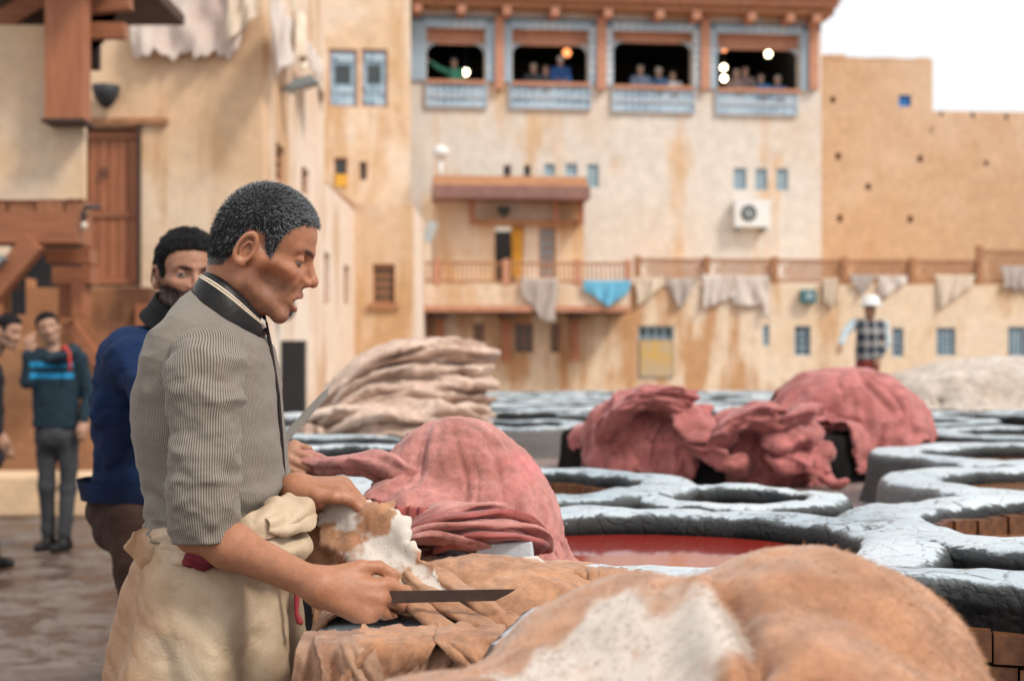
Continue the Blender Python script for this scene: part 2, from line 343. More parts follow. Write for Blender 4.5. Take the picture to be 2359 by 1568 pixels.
# drain pipe along the corner of the gallery building
q = [FG.pt(*FG.uz(x, y, 0.1), 0.1) for x, y in ((943,5),(940,200),(930,330),(925,355),(850,362),(845,378))]
mb = MB(); mb.tube(q, 0.06, 8); tag(part(mb, 'drain_pipe', M['pipe'], None, True), 'grey drain pipe bending along the corner beside the gallery', 'pipe')

# ---- wing left of the gallery, with the blue lattice windows
FW = Fac(plan(725, 33.4), plan(946, 33.8))
wing = empty('wing_building', FW.pt(1, 0, 0), 'ochre and cream plaster wing with pair of blue lattice windows', 'building')
lat = [FW.px(757,113,824,247), FW.px(832,113,894,247)]; low = [FW.px(770,363,800,430), FW.px(828,372,846,415)]
part(FW.wall(-0.6, FW.L, 4.0, 11.5, lat+low, 0.4, reveal=0.3), 'wall', M['plaster_wing'], wing)
for (a,b,c,d) in lat:
    w_ = window(FW, (a,b,c,d), wing, M['wood_pink'], M['blue_frame'], 0.1, 0.04)
    for f0, f1, mt in ((0.04,0.14,'lattice'),(0.26,0.36,'lattice'),(0.80,0.92,'lattice'),(0.42,0.74,'glass')):
        ui = 0.08 if mt == 'lattice' else 0.16
        mb = MB(); FW.bx(mb, a+ui, b-ui, c+(d-c)*f0, c+(d-c)*f1, -0.085, -0.06); part(mb, 'lattice_band' if mt == 'lattice' else 'opening', M[mt], w_)
for r in low: window(FW, r, wing, M['wood_far'], M['glass'], 0.15, 0.04)
a,b,c,d = FW.px(772,402,800,430); 
mb = MB(); FW.bx(mb, a, b, c, d, -0.1, 0.05); tag(part(mb, 'yellow_cloth', M['yellow'], None), 'bright yellow cloth stuffed in a small wing window', 'cloth')

# ---- terrace in front of the gallery building
FT = Fac(plan(975, 31.6), plan(2420, 32.6))
ter = empty('terrace_building', FT.pt(6, 0, 0), 'long low stained ochre building with terrace on its roof', 'building')
tw = [FT.px(*r) for r in ((1470,750,1552,872),(1757,748,1773,796),(1830,750,1868,819),(2055,754,2082,822),(2157,754,2202,819),(2322,752,2365,820),(1090,744,1117,816),(1185,745,1229,812),(1268,745,1292,812))]
zT = FT.uz(1800, 655)[1]
part(FT.wall(0, FT.L, -0.3, zT, tw, 0.4, reveal=0.3), 'wall', M['plaster_terrace'], ter)
mb = MB(); FT.bx(mb, 0, FT.L, zT-0.25, zT-0.004, -5.2, -0.4); part(mb, 'terrace_floor', M['plaster_wing'], ter)
for i, r in enumerate(tw):
    window(FT, r, ter, M['blue_frame'] if i < 6 else M['wood_far'], M['glass'], 0.1, 0.04, bars=3 if i in (0,4,5) else 1, hbars=4 if i in (0,4,5) else 3)
a,b,c,d = FT.px(1474,783,1549,868)
mb = MB(); FT.bx(mb, a, b, c, d, -0.02, 0.03); tag(part(mb, 'yellow_screen', simple('yellow_screen', (0.62,0.36,0.06), (0.45,0.38,0.28), 2.2, 0.6, 0.1), None), 'yellow and grey sheet covering most of the wide tiled window', 'sheet')
# terrace railing: posts, rails, lattice infill
rail = empty('terrace_railing', FT.pt(10, zT, 0), 'long brown wooden terrace railing hung with skins', 'railing')
px_posts = [1470,1630,1787,1948,2105]; zR = FT.uz(1800, 596)[1]
for x in px_posts + [2260]:
    u = FT.uz(x, 630)[0]; zz = FT.uz(x, 565)[1] if x == 2260 else zR+0.05
    mb = MB(); FT.bx(mb, u-0.07, u+0.07, zT, zz, -0.18, -0.04); part(mb, 'post', M['wood_far'], rail)
uu = [FT.uz(x, 630)[0] for x in px_posts + [2260]] + [FT.L]
for i, (a, b) in enumerate(zip(uu, uu[1:])):
    zz = zR if i < 5 else FT.uz(2300, 575)[1]
    for z in (zz-0.06, zT+0.05):
        mb = MB(); FT.bx(mb, a+0.075, b-0.075, z, z+0.06, -0.15, -0.07); part(mb, 'rail', M['wood_far'], rail)
    mb = MB(); n = int((b-a)/0.075)
    for k in range(n):
        ua = a+0.08+(b-a-0.16)*k/n
        for e in (1, -1):
            zz0, zz1 = (zT+0.11, zz-0.06) if e == 1 else (zz-0.06, zT+0.11); ub = min(ua+0.3, b-0.08)
            mb.beam(FT.pt(ua, zz0, -0.11+0.006*e), FT.pt(ub, zz1, -0.11+0.006*e), 0.012, 0.02)
    tag(part(mb, 'lattice', M['wood_far'], rail), kind='stuff')
# balcony on the left end with its posts, canopy house behind
FB = Fac(plan(978, 30.6), plan(1450, 30.9)); zb0, zb1 = FB.uz(1200, 715)[1], FB.uz(1200, 657)[1]
bal = empty('balcony', FB.pt(2, zb0, 0), 'wooden balcony with pink rendered edge and slatted rail over brown posts', 'balcony')
mb = MB(); FB.bx(mb, 0, FB.L, zb0, zb1, -0.12, 0); part(mb, 'parapet', M['plaster_wing'], bal)
mb = MB(); FB.bx(mb, 0, FB.L, zb0-0.05, zb0+0.12, -1.2, -0.125); part(mb, 'slab', M['wood_dark'], bal)
mb = MB(); FB.bx(mb, -0.02, FB.L+0.02, zb0-0.03, zb0+0.10, 0.003, 0.05); part(mb, 'edge_board', M['wood_pink'], bal)
zh = FB.uz(1200, 603)[1]
for x in (1008, 1166, 1330, 1447):
    u = FB.uz(x, 630)[0]; mb = MB(); FB.bx(mb, u-0.07, u+0.07, zb1, zh+0.06, -0.1, 0.02); part(mb, 'rail_post', M['wood_pink'], bal)
for z in (zh-0.05, zb1+0.06):
    mb = MB(); FB.bx(mb, 0, FB.L, z, z+0.05, -0.07, -0.02); part(mb, 'rail', M['wood_far'], bal)
for k in range(44):
    u = 0.06 + (FB.L-0.12)*k/43; mb = MB(); FB.bx(mb, u-0.015, u+0.015, zb1+0.11, zh-0.05, -0.06, -0.035); part(mb, 'slat', M['wood_far'], bal)
for x, y1 in ((1014, 785), (1167, 832), (1325, 832)):
    u, z0 = FB.uz(x, y1, -0.55); mb = MB(); FB.bx(mb, u-0.09, u+0.09, z0, zb0-0.06, -0.9, -0.5); part(mb, 'support_post', M['wood'], bal)
    mb = MB(); FB.bx(mb, u-0.13, u+0.13, zb0-0.16, zb0-0.052, -0.9, -0.02); part(mb, 'support_beam', M['wood_dark'], bal)
FH = Fac(plan(998, 33.2), plan(1345, 33.5)); zh0 = zT-0.5
hut = empty('canopy_house', FH.pt(2, zh0, 0), 'small upper house behind the balcony with a deep plank canopy roof', 'building')
dr = FH.px(1140,520,1198,705); wn = FH.px(1242,523,1280,640)
part(FH.wall(0, FH.L, zh0, FH.uz(1170, 440)[1], [dr, wn], 0.3, reveal=0.25), 'wall', M['plaster_wing'], hut)
mb = MB(); FH.bx(mb, dr[0], dr[1], dr[2], dr[3], -1.6, -1.5); part(mb, 'doorway', M['dark'], hut)
window(FH, wn, hut, M['wood_far'], M['glass_pale'], 0.1, 0.05, bars=1, hbars=4)
zc0, zc1, zc2 = FH.uz(1170,466)[1], FH.uz(1170,438)[1], FH.uz(1170,410)[1]
mb = MB(); FH.bx(mb, -0.03, FH.L+0.03, zc0, zc1, -0.3, 0.9); part(mb, 'canopy_fascia', simple('fascia', (0.30,0.16,0.13), (0.2,0.1,0.085), 4, 0.8, 0.3, 20), hut)
mb = MB(); p0 = [FH.pt(0,zc1,0.85),FH.pt(FH.L,zc1,0.85),FH.pt(FH.L,zc1,-0.3),FH.pt(0,zc1,-0.3)]
p1 = [FH.pt(0,zc2,0.35),FH.pt(FH.L,zc2,0.35),FH.pt(FH.L,zc2,-0.3),FH.pt(0,zc2,-0.3)]; mb.box8(p0+p1); part(mb, 'canopy_roof', M['wood_far'], hut)
mb = MB(); FH.bx(mb, FH.uz(1085,505)[0], FH.uz(1335,505)[0], FH.uz(1170,518)[1], FH.uz(1170,508)[1], 0.004, 0.35); part(mb, 'lintel_board', M['wood_far'], hut)
for x in (1085, 1275, 1333):
    u = FH.uz(x, 490)[0]; mb = MB(); FH.bx(mb, u-0.06, u+0.06, FH.uz(1170,518)[1]-0.02, zc0-0.003, 0.36, 0.5); part(mb, 'bracket', M['wood'], hut)
u, z = FH.uz(1161, 487, 0.3); c = FH.pt(u, z, 0.3); mb = MB(); mb.lathe(c, [(0.02,-0.13),(0.1,-0.06),(0.15,0.08),(0.13,0.11)], 10)
tag(part(mb, 'wall_lantern', M['dark_metal'], None, True), 'dark bowl lantern under the plank canopy', 'lantern')
# yellow curtain hanging in the doorway
def drape(F, x0, x1, y0, y1, o, mat, name, parent=None, nf=5, amp=0.06, shape=None, nu=26, nv=20, seed=0, bottom=None, thick=0.012):
    # a hanging skin or cloth: folds deepen downwards, lower edge cut by 'bottom'
    rs = np.random.RandomState(seed); ua, za = F.uz(x0, y0, o); ub, _ = F.uz(x1, y0, o); zb = F.uz((x0+x1)/2, y1, o)[1]
    ph = rs.rand(4)*6; V = []
    for i in range(nu):
        s = i/(nu-1)
        bt = bottom(s) if bottom else 1 - 0.12*abs(math.sin(s*5+ph[0])) - 0.08*rs.rand()
        for j in range(nv):
            t = j/(nv-1)*bt; pinch = 1 - 0.22*t*abs(math.sin(ph[1]+1.3)); c = 0.5 + 0.15*math.sin(ph[2])
            uu_ = ua + (ub-ua)*(c + (s-c)*pinch + 0.02*math.sin(7*t+ph[3]+4*s))
            sag = 0.10*(1-abs(2*s-1)**2)*(1-t)*0.6
            oo = o + amp*(0.15+t)*math.sin(nf*math.pi*(s+0.25*s*s) + ph[0] + 2.2*math.sin(2.2*t+ph[1])*(0.4+s)) + 0.35*amp*math.sin(nf*3.1*s*math.pi + ph[2] + 6*t + 2*math.sin(5*s)) + 0.05*t
            V.append(F.pt(uu_, za + (zb-za)*t - sag*abs(zb-za)*0.3, oo))
    Fc = [(i*nv+j, i*nv+j+1, (i+1)*nv+j+1, (i+1)*nv+j) for i in range(nu-1) for j in range(nv-1)]
    ob = mesh_obj(name, V, Fc, mat, parent, True); sm = ob.modifiers.new('thickness', 'SOLIDIFY'); sm.thickness = thick; return ob
M['hide_white'] = simple('hide_white', (0.66,0.60,0.55), (0.52,0.42,0.37), 2.2, 0.85, 0.5, 14, 0.02)
M['hide_cream'] = simple('hide_cream', (0.70,0.60,0.48), (0.58,0.46,0.34), 2.5, 0.85, 0.5, 14, 0.02)
M['hide_grey'] = simple('hide_grey', (0.48,0.42,0.38), (0.36,0.30,0.27), 2.5, 0.85, 0.5, 14, 0.02)
M['cloth_blue'] = simple('cloth_blue', (0.16,0.47,0.66), (0.10,0.36,0.55), 4, 0.8, 0.3, 18)
tri = lambda s: 1 - 0.85*abs(2*s-0.9)**1.1
lft = lambda s: 1 - 0.75*s
rgt = lambda s: 0.3 + 0.7*s
for i, (x0,x1,y0,y1,mt,bt,F_,o,nm,lb) in enumerate((
    (1178,1205,520,655,'yellow',None,FH,0.06,'curtain','bright yellow curtain hanging in the dark doorway above the balcony'),
    (1200,1285,640,742,'hide_grey',lambda s: 0.35+0.65*min(1,s*1.6),FB,0.08,'hanging_hide','pinkish grey skin draped over the balcony parapet, longest of the row'),
    (1343,1452,645,708,'cloth_blue',lambda s: 1-1.1*abs(s-0.55),FB,0.10,'hanging_cloth','light blue cloth hanging at the end of the balcony rail'),
    (1462,1530,638,708,'hide_cream',lft,FT,0.06,'hanging_hide','cream skin with one slanting corner beside the blue cloth'),
    (1535,1608,640,714,'hide_grey',tri,FT,0.06,'hanging_hide','grey pointed skin hanging second from the blue cloth'),
    (1618,1690,632,712,'hide_white',lambda s: 1-0.35*s,FT,0.06,'hanging_hide','off-white skin, left half of the widest pair on the terrace railing'),
    (1690,1772,634,732,'hide_white',lambda s: 0.72 if s < 0.82 else 1.0,FT,0.075,'hanging_hide','off-white skin with a long strip on one side, on the terrace railing'),
    (1895,1930,640,712,'hide_cream',lambda s: 1-0.25*abs(2*s-1),FT,0.06,'hanging_hide','narrow cream skin by the teal wall box'),
    (1958,2020,632,682,'hide_grey',tri,FT,0.06,'hanging_hide','small pale grey skin above the man in the white hat'),
    (2020,2092,634,690,'hide_white',lft,FT,0.06,'hanging_hide','small off-white skin next to the pale grey one above the hatted man'),
    (2155,2245,632,716,'hide_cream',lambda s: 1-0.7*s,FT,0.06,'hanging_hide','crumpled cream skin hanging before the taller railing post'),
    (2305,2390,612,674,'hide_grey',None,FT,0.06,'hanging_hide','pale skin hung on the taller railing section'))):
    ob = drape(F_, x0, x1, y0, y1, o, M[mt], nm, None, 3+i%3, 0.05, seed=i, bottom=bt, nu=22, nv=14)
    tag(ob, lb, {'curtain':'curtain','hanging_hide':'hide','hanging_cloth':'cloth'}[nm], 'skins hung on the railing' if nm == 'hanging_hide' else None)
# teal box on the terrace wall, small box at the foot of the wall
u0,u1,z0,z1 = FT.px(1845,668,1878,698, 0.1)
tb = empty('wall_box', FT.pt(u0,z0,0.1), 'teal electric box on the stained terrace wall', 'box'); mb = MB(); FT.bx(mb, u0,u1,z0,z1, 0.003, 0.2); part(mb, 'casing', M['teal'], tb)
mb = MB(); FT.bx(mb, u0+0.08,u1-0.08,z0+0.08,z1-0.06, 0.203, 0.215); part(mb, 'glass_front', M['glass_pale'], tb)
# floodlight on the pale corner by the balcony
u, z = FB.uz(988, 535, 0.1); c = Vector(FB.pt(u, z, 0.1)); mb = MB(); mb.beam(c+Vector((-0.07,0,-0.2)), c+Vector((0.1,0,0.22)), 0.22, 0.12, (0,1,0))
tag(part(mb, 'floodlight', simple('floodlight_body', (0.46,0.50,0.50), (0.38,0.42,0.42), 5, 0.4, 0), None), 'pale grey floodlight on the corner beside the balcony', 'floodlight')
# white lamp post standing on the canopy
u, z = FH.uz(1015, 408, -0.2); mb = MB(); a = FH.pt(u, z-0.1, -0.2); mb.tube([a, (a[0],a[1],a[2]+0.5)], 0.05, 8); mb.lathe((a[0],a[1],a[2]+0.5), [(0.06,0),(0.2,0.12),(0.2,0.26),(0.05,0.34)], 12)
tag(part(mb, 'roof_lamp', M['white_metal'], None, True), 'white lamp on a short stem above the canopy', 'lamp')

# ---- tall ochre wall on the right
FR = Fac(plan(1886, 38.0), plan(2460, 38.6))
tall = empty('ochre_wall_building', FR.pt(3, 0, 0), 'tall windowless ochre wall with stepped top and small putlog holes', 'building')
us, zs_ = FR.uz(2148, 250); zhi, zlo = FR.uz(2000, 136)[1], FR.uz(2300, 258)[1]
blue = FR.px(2070,219,2099,246)
holes = [FR.px(x-6, y-8, x+6, y+8) for x, y in ((1919,230),(1931,360),(2120,366),(1935,503),(2097,505),(2150,300),(2000,430))] 
part(FR.wall(-0.3, us, -0.5, zhi, holes+[blue], 0.5, reveal=0.25), 'wall', M['plaster_ochre'], tall)
holes2 = [FR.px(x-5, y-6, x+5, y+6) for x, y in ((2168,262),(2240,266),(2318,270),(2272,376))]
part(FR.wall(us+0.002, FR.L, -0.5, zlo, [(a,b,c,min(d,zlo-0.03)) for a,b,c,d in holes2], 0.5, reveal=0.25), 'wall', M['plaster_ochre'], tall)
mb = MB(); FR.bx(mb, -0.3, FR.L, -0.5, zlo-0.3, -0.9, -0.52); part(mb, 'back_wall', M['dark'], tall)
mb = MB(); FR.bx(mb, -0.2, us-0.02, zlo-0.3, zhi-0.3, -0.9, -0.52); part(mb, 'back_wall', M['dark'], tall)
window(FR, blue, tall, M['blue_paint'], M['blue_paint'], 0.1, 0.05)
mb = MB(); rs = np.random.RandomState(3); u = -0.3
while u < us-0.3:                                              # crumbling coping
    l = 0.25+0.5*rs.rand(); FR.bx(mb, u, min(u+l, us-0.01), zhi-0.02, zhi+0.02+0.09*rs.rand(), -0.5, 0.02*rs.rand()); u += l+0.01
part(mb, 'coping', M['plaster_ochre'], tall)

# ---- projecting block and low wing on the left of the balcony
XL = -2.985; dA, dB, dC = 17.0, 22.6, 27.0
FK = Fac((XL, dC), plan(950, dC)); blk = empty('corner_block', (XL+0.4, dC, 0), 'ochre block with single barred window and pale side wall', 'building')
kw = FK.px(858,608,910,700); zk = FK.uz(880, 470)[1]
part(FK.wall(0, FK.L, -0.4, zk, [kw], 0.4, reveal=0.22), 'wall', M['plaster_wing'], blk)
window(FK, kw, blk, M['wood_far'], M['glass'], 0.12, 0.06, bars=2, hbars=3, sill=True)
mb = MB(); mb.box((FK.pt(FK.L,0)[0]-0.4, dC+0.41, -0.4), (FK.pt(FK.L,0)[0]-0.003, 33.0, zk-0.003)); part(mb, 'side_wall', M['plaster_side'], blk)
mb = MB(); mb.box((XL-1.5, dC+0.02, zk-0.2), (FK.pt(FK.L,0)[0]-0.41, 33.0, zk-0.01)); part(mb, 'flat_roof', M['plaster_side'], blk)
FS2 = Fac((XL+0.0, dB+0.02), (XL+0.0, dC-0.002))
zr1, zr2 = CAMZ+(HY-415)/FPX*dB, zk
low2 = empty('low_wing', (XL, 25, 0), 'pale plaster side wing with sloping top and narrow windows', 'building')
lw = [FS2.px(745,582,760,702), FS2.px(793,612,806,702)]
part(FS2.wall(0, FS2.L, -0.4, min(zr1, zr2)-0.02, lw, 0.35, reveal=0.2), 'wall', M['plaster_side'], low2)
mb = MB(); p = [FS2.pt(0,min(zr1,zr2)-0.018,0),FS2.pt(FS2.L,min(zr1,zr2)-0.018,0),FS2.pt(FS2.L,min(zr1,zr2)-0.018,-0.35),FS2.pt(0,min(zr1,zr2)-0.018,-0.35)]
mb.box8(p + [(a,b,(zr1 if i in (0,3) else zr2)) for i,(a,b,_) in enumerate(p)]); part(mb, 'sloping_coping', M['wood_far'], low2)
for r in lw: window(FS2, r, low2, M['wood_far'], M['glass'], 0.12, 0.05, hbars=3)

# ---- left building: front with plank door, side wall along the yard
FL = Fac(plan(-60, dA), (XL, dA)); FS = Fac((XL, dA+0.403), (XL, dB))
left = empty('left_building', FL.pt(FL.L-1, 0, 0), 'tall ochre plaster building with plank door and skins hung on it', 'building')
dr = FL.px(172,293,316,660); zL = 7.2
part(FL.wall(0, FL.L, -0.02, zL, [dr], 0.4, reveal=0.2), 'wall', M['plaster_left'], left)
sw = [FS.px(636,335,656,420), FS.px(695,388,712,448)]
sd_ = FS.px(664,785,708,960)
part(FS.wall(0, FS.L, -0.02, zL, sw+[sd_], 0.4, reveal=0.2), 'side_wall', M['plaster_side'], left)
for r in sw: window(FS, r, left, M['wood_far'], M['glass'], 0.1, 0.05, hbars=2)
mb = MB(); FS.bx(mb, sd_[0], sd_[1], -0.02, sd_[3], -0.16, -0.1); part(mb, 'yard_door', M['wood_far'], left)
u0,u1,z0,z1 = dr; door = MB(); FL.bx(door, u0, u1, z0, z1, -0.17, -0.12); door = part(door, 'door', M['wood_dark'], left)
npl = 6
for k in range(npl):
    a = u0+0.02+(u1-u0-0.04)*k/npl; mb = MB(); FL.bx(mb, a+0.006, a+(u1-u0-0.04)/npl-0.006, z0+0.03, z1-0.03, -0.118, -0.085-0.006*(k%2)); part(mb, 'plank', M['wood'], door)
for f in (0.02, 0.44, 0.93):
    z = z0+(z1-z0)*f; mb = MB(); FL.bx(mb, u0+0.01, u1-0.01, z, z+0.07, -0.083, -0.06); part(mb, 'batten', M['wood_h'], door)
zq = z0+(z1-z0)*0.72; uq = u0+(u1-u0)*0.45
mb = MB(); mb.tube([FL.pt(uq+0.045*math.cos(a), zq+0.045*math.sin(a), -0.05) for a in np.linspace(0, 2*math.pi, 13)], 0.011, 6); part(mb, 'ring_handle', M['dark_metal'], door)
mb = MB(); a,b,c,d = FL.px(205,273,388,287); FL.bx(mb, a, b, c, d, 0.003, 0.06); part(mb, 'ledge', M['wood_far'], left)
for q in ((u0-0.06,u0,z0,z1+0.06),(u1,u1+0.05,z0,z1+0.06)):
    mb = MB(); FL.bx(mb, *q, 0.003, 0.04); part(mb, 'door_frame', M['wood_dark'], left)
mb = MB(); FL.bx(mb, u0-0.1, u1+0.05, z0-0.12, z0-0.01, -0.1, 0.12); part(mb, 'door_sill', M['wood_far'], left)
mb = MB(); FS.bx(mb, FS.uz(650,880)[0]-0.12, FS.uz(650,880)[0]+0.1, 0, FS.uz(655,785)[1], 0.003, 0.3); tag(part(mb, 'dark_post', M['dark'], None), 'black upright post against the pale side wall', 'post')
mb = MB(); c_ = P(640, 985, 13.0); mb.box((c_[0]-0.10, 12.9, -0.01), (c_[0]+0.02, 13.05, P(640,870,13.0)[2])); mb.box((c_[0]-0.08, 12.92, P(640,870,13.0)[2]), (c_[0], 13.03, P(640,862,13.0)[2]))
tag(part(mb, 'red_board', M['red_paint'], None), 'bright red board standing behind the two tanners', 'board')
# bowl lamp
u, z = FL.uz(243, 218, 0.2); mb = MB(); mb.lathe(FL.pt(u, z, 0.18), [(0.02,-0.16),(0.08,-0.12),(0.14,-0.02),(0.17,0.10),(0.15,0.11),(0.13,0.10)], 16)
bl = part(mb, 'wall_bowl_lamp', M['dark_metal'], None, True); tag(bl, 'dark metal bowl lamp on the ochre wall above the plank door', 'lamp')
mb = MB(); p = FL.pt(u, z+0.06, 0); mb.beam(p, FL.pt(u, z+0.06, 0.05), 0.1, 0.1); part(mb, 'wall_plate', M['dark_metal'], bl)
# skins hung high on the left building
rag = lambda s: 0.93 + 0.05*math.sin(s*23) + 0.03*math.sin(s*57)
ob = drape(FL, 305, 560, -40, 142, 0.12, simple('hide_rosy', (0.62,0.54,0.48), (0.54,0.40,0.34), 3, 0.85, 0.7, 16, 0.02), 'hanging_hide', None, 4, 0.05, seed=21, bottom=rag, nu=60, nv=30); tag(ob, 'large wrinkled off-white skin hanging high on the ochre wall', 'hide', 'skins hung on the left building')
ob = drape(FL, 520, 596, -30, 104, 0.18, M['hide_cream'], 'hanging_hide', None, 3, 0.06, seed=22, bottom=lambda s: 1-0.5*s, nu=26, nv=20); tag(ob, 'yellowish cream skin beside the large wrinkled one', 'hide', 'skins hung on the left building')
FSa = Fac((XL+0.25, dA+0.2), (XL+0.25, dB))
for i, (x0,x1,y0,y1,mt,bt,lb) in enumerate(((630,672,-20,200,'hide_white',lambda s: 1-0.5*s,'long white skin hanging on the side wall above the floodlight'),(668,705,-20,150,'hide_cream',None,'cream skin hanging high on the side wall behind the white one'),(708,740,90,240,'hide_white',rgt,'off-white skin at the far end of the side wall'))):
    ob = drape(FSa, x0, x1, y0, y1, 0.0, M[mt], 'hanging_hide', None, 2, 0.06, seed=30+i, bottom=bt, nu=20, nv=20); tag(ob, lb, 'hide', 'skins hung on the left building')
# floodlight on an arm from the side wall
c = Vector(P(698, 195, 18.4)); fl = empty('floodlight', c, 'grey hooded floodlight on an arm over the yard', 'floodlight')
h = [c+Vector(v) for v in ((-0.20,-0.13,-0.10),(0.20,-0.13,0.02),(0.20,0.13,0.02),(-0.20,0.13,-0.10),(-0.13,-0.08,0.04),(0.12,-0.08,0.12),(0.12,0.08,0.12),(-0.13,0.08,0.04))]
mb = MB(); mb.box8(h); part(mb, 'hood', M['grey_metal'], fl); 
mb = MB(); mb.box8([c+Vector(v) for v in ((-0.17,-0.10,-0.115),(0.18,-0.10,-0.008),(0.18,0.10,-0.008),(-0.17,0.10,-0.115),(-0.17,-0.10,-0.098),(0.18,-0.10,0.008),(0.18,0.10,0.008),(-0.17,0.10,-0.098))]); part(mb, 'lens', M['glass_pale'], fl)
mb = MB(); mb.tube([c+Vector((-0.15,0,0)), (XL-0.02, c[1], c[2]-0.1)], 0.025, 6); part(mb, 'arm', M['grey_metal'], fl)
c = P(660, 712, 18.0); mb = MB(); mb.lathe((c[0], c[1], c[2]), [(0.03,-0.14),(0.1,-0.08),(0.12,0.0),(0.1,0.1),(0.04,0.14)], 12)
ob = part(mb, 'wall_lantern', M['dark_metal'], None, True); tag(ob, 'dark oval lantern on the side wall behind the grey-haired man', 'lantern')
mb = MB(); mb.beam((XL-0.01, c[1], c[2]+0.05), (c[0], c[1], c[2]+0.05), 0.04, 0.04); part(mb, 'bracket', M['dark_metal'], ob)

# ---- near wooden loft on the far left
dN = 12.0; FN = Fac(plan(-120, dN), plan(192, dN))
loft = empty('wooden_loft', FN.pt(FN.L/2, 0, 0), 'plastered loft on heavy red-brown timber beams with stair below', 'building')
zt0, zt1 = FN.uz(100, 458)[1], FN.uz(100, 58)[1]
mb = FN.wall(0, FN.L, zt0, zt1, [], 0.10); part(mb, 'wall', M['plaster_near'], loft)
a,b,c,d = FN.px(125,-30,210,285); mb = MB(); FN.bx(mb, a, b, c, d, 0.01, 0.25); part(mb, 'hanging_beam', M['wood'], loft)
mb = MB(); FN.bx(mb, a-0.02, b+0.02, c-0.03, c, -0.02, 0.27); part(mb, 'beam_shoe', M['wood_dark'], loft)
u = 0.0; zb_ = FN.uz(100, 490)[1]; k = 0
while u < FN.L-0.05:                                           # brick course under the plaster
    l = min(0.24, FN.L-u-0.01); mb = MB(); FN.bx(mb, u+0.006, u+l-0.006, zb_+0.005, zt0-0.004, -0.3, -0.012-0.012*(k%3)); part(mb, 'brick', M['brick'], loft); u += 0.245; k += 1
a,b,c,d = FN.px(-110,490,184,560); mb = MB(); FN.bx(mb, a, b, c, d, -0.35, 0.08); part(mb, 'floor_beam', M['wood_h'], loft)
for i, (x0,y0,x1,y1,o) in enumerate(((60,562,166,596,-0.5),(40,598,136,640,-0.9),(90,640,118,720,-0.9),(30,640,62,720,-1.2))):
    a,b,c,d = FN.px(x0,y0,x1,y1); mb = MB(); FN.bx(mb, a, b, c, d, o-0.25, o); part(mb, 'joist', M['wood_h'] if i < 2 else M['wood'], loft)
pa, pb = FN.pt(*FN.uz(-30, 700), 0.1), FN.pt(*FN.uz(92, 560), 0.1)
mb = MB(); mb.beam(pa, pb, 0.18, 0.16, (0,1,0)); part(mb, 'diagonal_brace', M['wood_h'], loft)
mb = MB(); pa2, pb2 = Vector(pa)+Vector((-0.06,-0.1,0.06)), Vector(pa).lerp(Vector(pb), 0.62)+Vector((-0.05,-0.1,0.06)); mb.beam(pa2, pb2, 0.05, 0.2, (0,1,0)); part(mb, 'metal_strap', M['grey_metal'], loft)
# roof over the loft: rafters and dark underside
zr = FN.uz(60, 40)[1]
mb = MB(); FN.bx(mb, -0.3, FN.L+0.35, zr+0.45, zr+0.55, -2.2, 0.7); part(mb, 'roof', M['wood_dark'], loft)
mb = MB(); FN.bx(mb, -0.2, FN.L-0.4, zt1, zr+0.44, -1.9, -1.8); part(mb, 'roof_back', M['wood_dark'], loft)
for xa,ya,xb,yb in ((-60,85,130,-30),(205,15,302,5),(208,72,290,72),(205,-25,310,-40)):
    pa, pb = FN.pt(*FN.uz(xa, ya, -0.2), -0.2), FN.pt(*FN.uz(xb, yb, -0.2), -0.2); mb = MB(); mb.beam(pa, pb, 0.13, 0.12, (0,1,0)); part(mb, 'rafter', M['wood_h'], loft)
mb = MB(); mb.box8([FN.pt(*FN.uz(x,y,-0.6),-0.6+o) for o in (0.0,) for x,y in ((205,125),(235,100),(240,98),(206,124))] + [FN.pt(*FN.uz(x,y,-0.6),-0.6) for x,y in ((208,-40),(300,-40),(302,-38),(210,-38))]); part(mb, 'gable_board', M['wood_dark'], loft)
# pipe bracket with a bulb by the door
q = [FN.pt(*FN.uz(x,y,0.05), 0.05) for x,y in ((232,478),(195,478),(192,490),(193,512))]; mb = MB(); mb.tube(q, 0.02, 7)
bb = part(mb, 'bracket_lamp', M['dark_metal'], None, True); tag(bb, 'black bent pipe lamp with pale bulb at the loft corner', 'lamp')
mb = MB(); p = FN.pt(*FN.uz(194,520,0.05),0.05); mb.lathe(p, [(0.01,-0.035),(0.03,-0.01),(0.028,0.015),(0.018,0.03)], 10); part(mb, 'bulb', M['hide_cream'], bb, True)
# ground storey below the loft: stained wall, stair stringer, bench block
FD = Fac(plan(-150, 13.6), plan(345, 13.6)); low3 = empty('stained_wall', FD.pt(1.5, 0, 0), 'rust stained brown plaster wall behind the standing men', 'wall')
zd = FD.uz(200, 662)[1]; part(FD.wall(0, FD.L, -0.02, zd, [FD.px(0,640,60,725)], 0.3), 'wall', M['plaster_dirty'], low3)
mb = MB(); FD.bx(mb, 0.2, FD.uz(75,700)[0], 0, zd+0.6, -1.6, -1.5); part(mb, 'dark_back', M['dark'], low3)
mb = MB(); mb.beam(FD.pt(*FD.uz(160,745,0.12),0.12), FD.pt(*FD.uz(262,872,0.12),0.12), 0.1, 0.2, (0,1,0)); part(mb, 'stair_stringer', M['wood_h'], low3)
mb = MB(); mb.beam(FD.pt(*FD.uz(330,700,0.05),0.05), FD.pt(*FD.uz(330,1100,0.05),0.05), 0.12, 0.1, (0,1,0)); part(mb, 'timber_stud', M['wood'], low3)
a,b,c,d = FD.px(-60,1092,212,1180, 0.9); mb = MB(); mb.box((FD.pt(a,0)[0], 12.7, 0.0), (FD.pt(b,0)[0], 13.2, d)); bnch = part(mb, 'masonry_bench', M['plaster_near'], None); tag(bnch, 'low plastered masonry bench along the rust stained wall', 'bench')
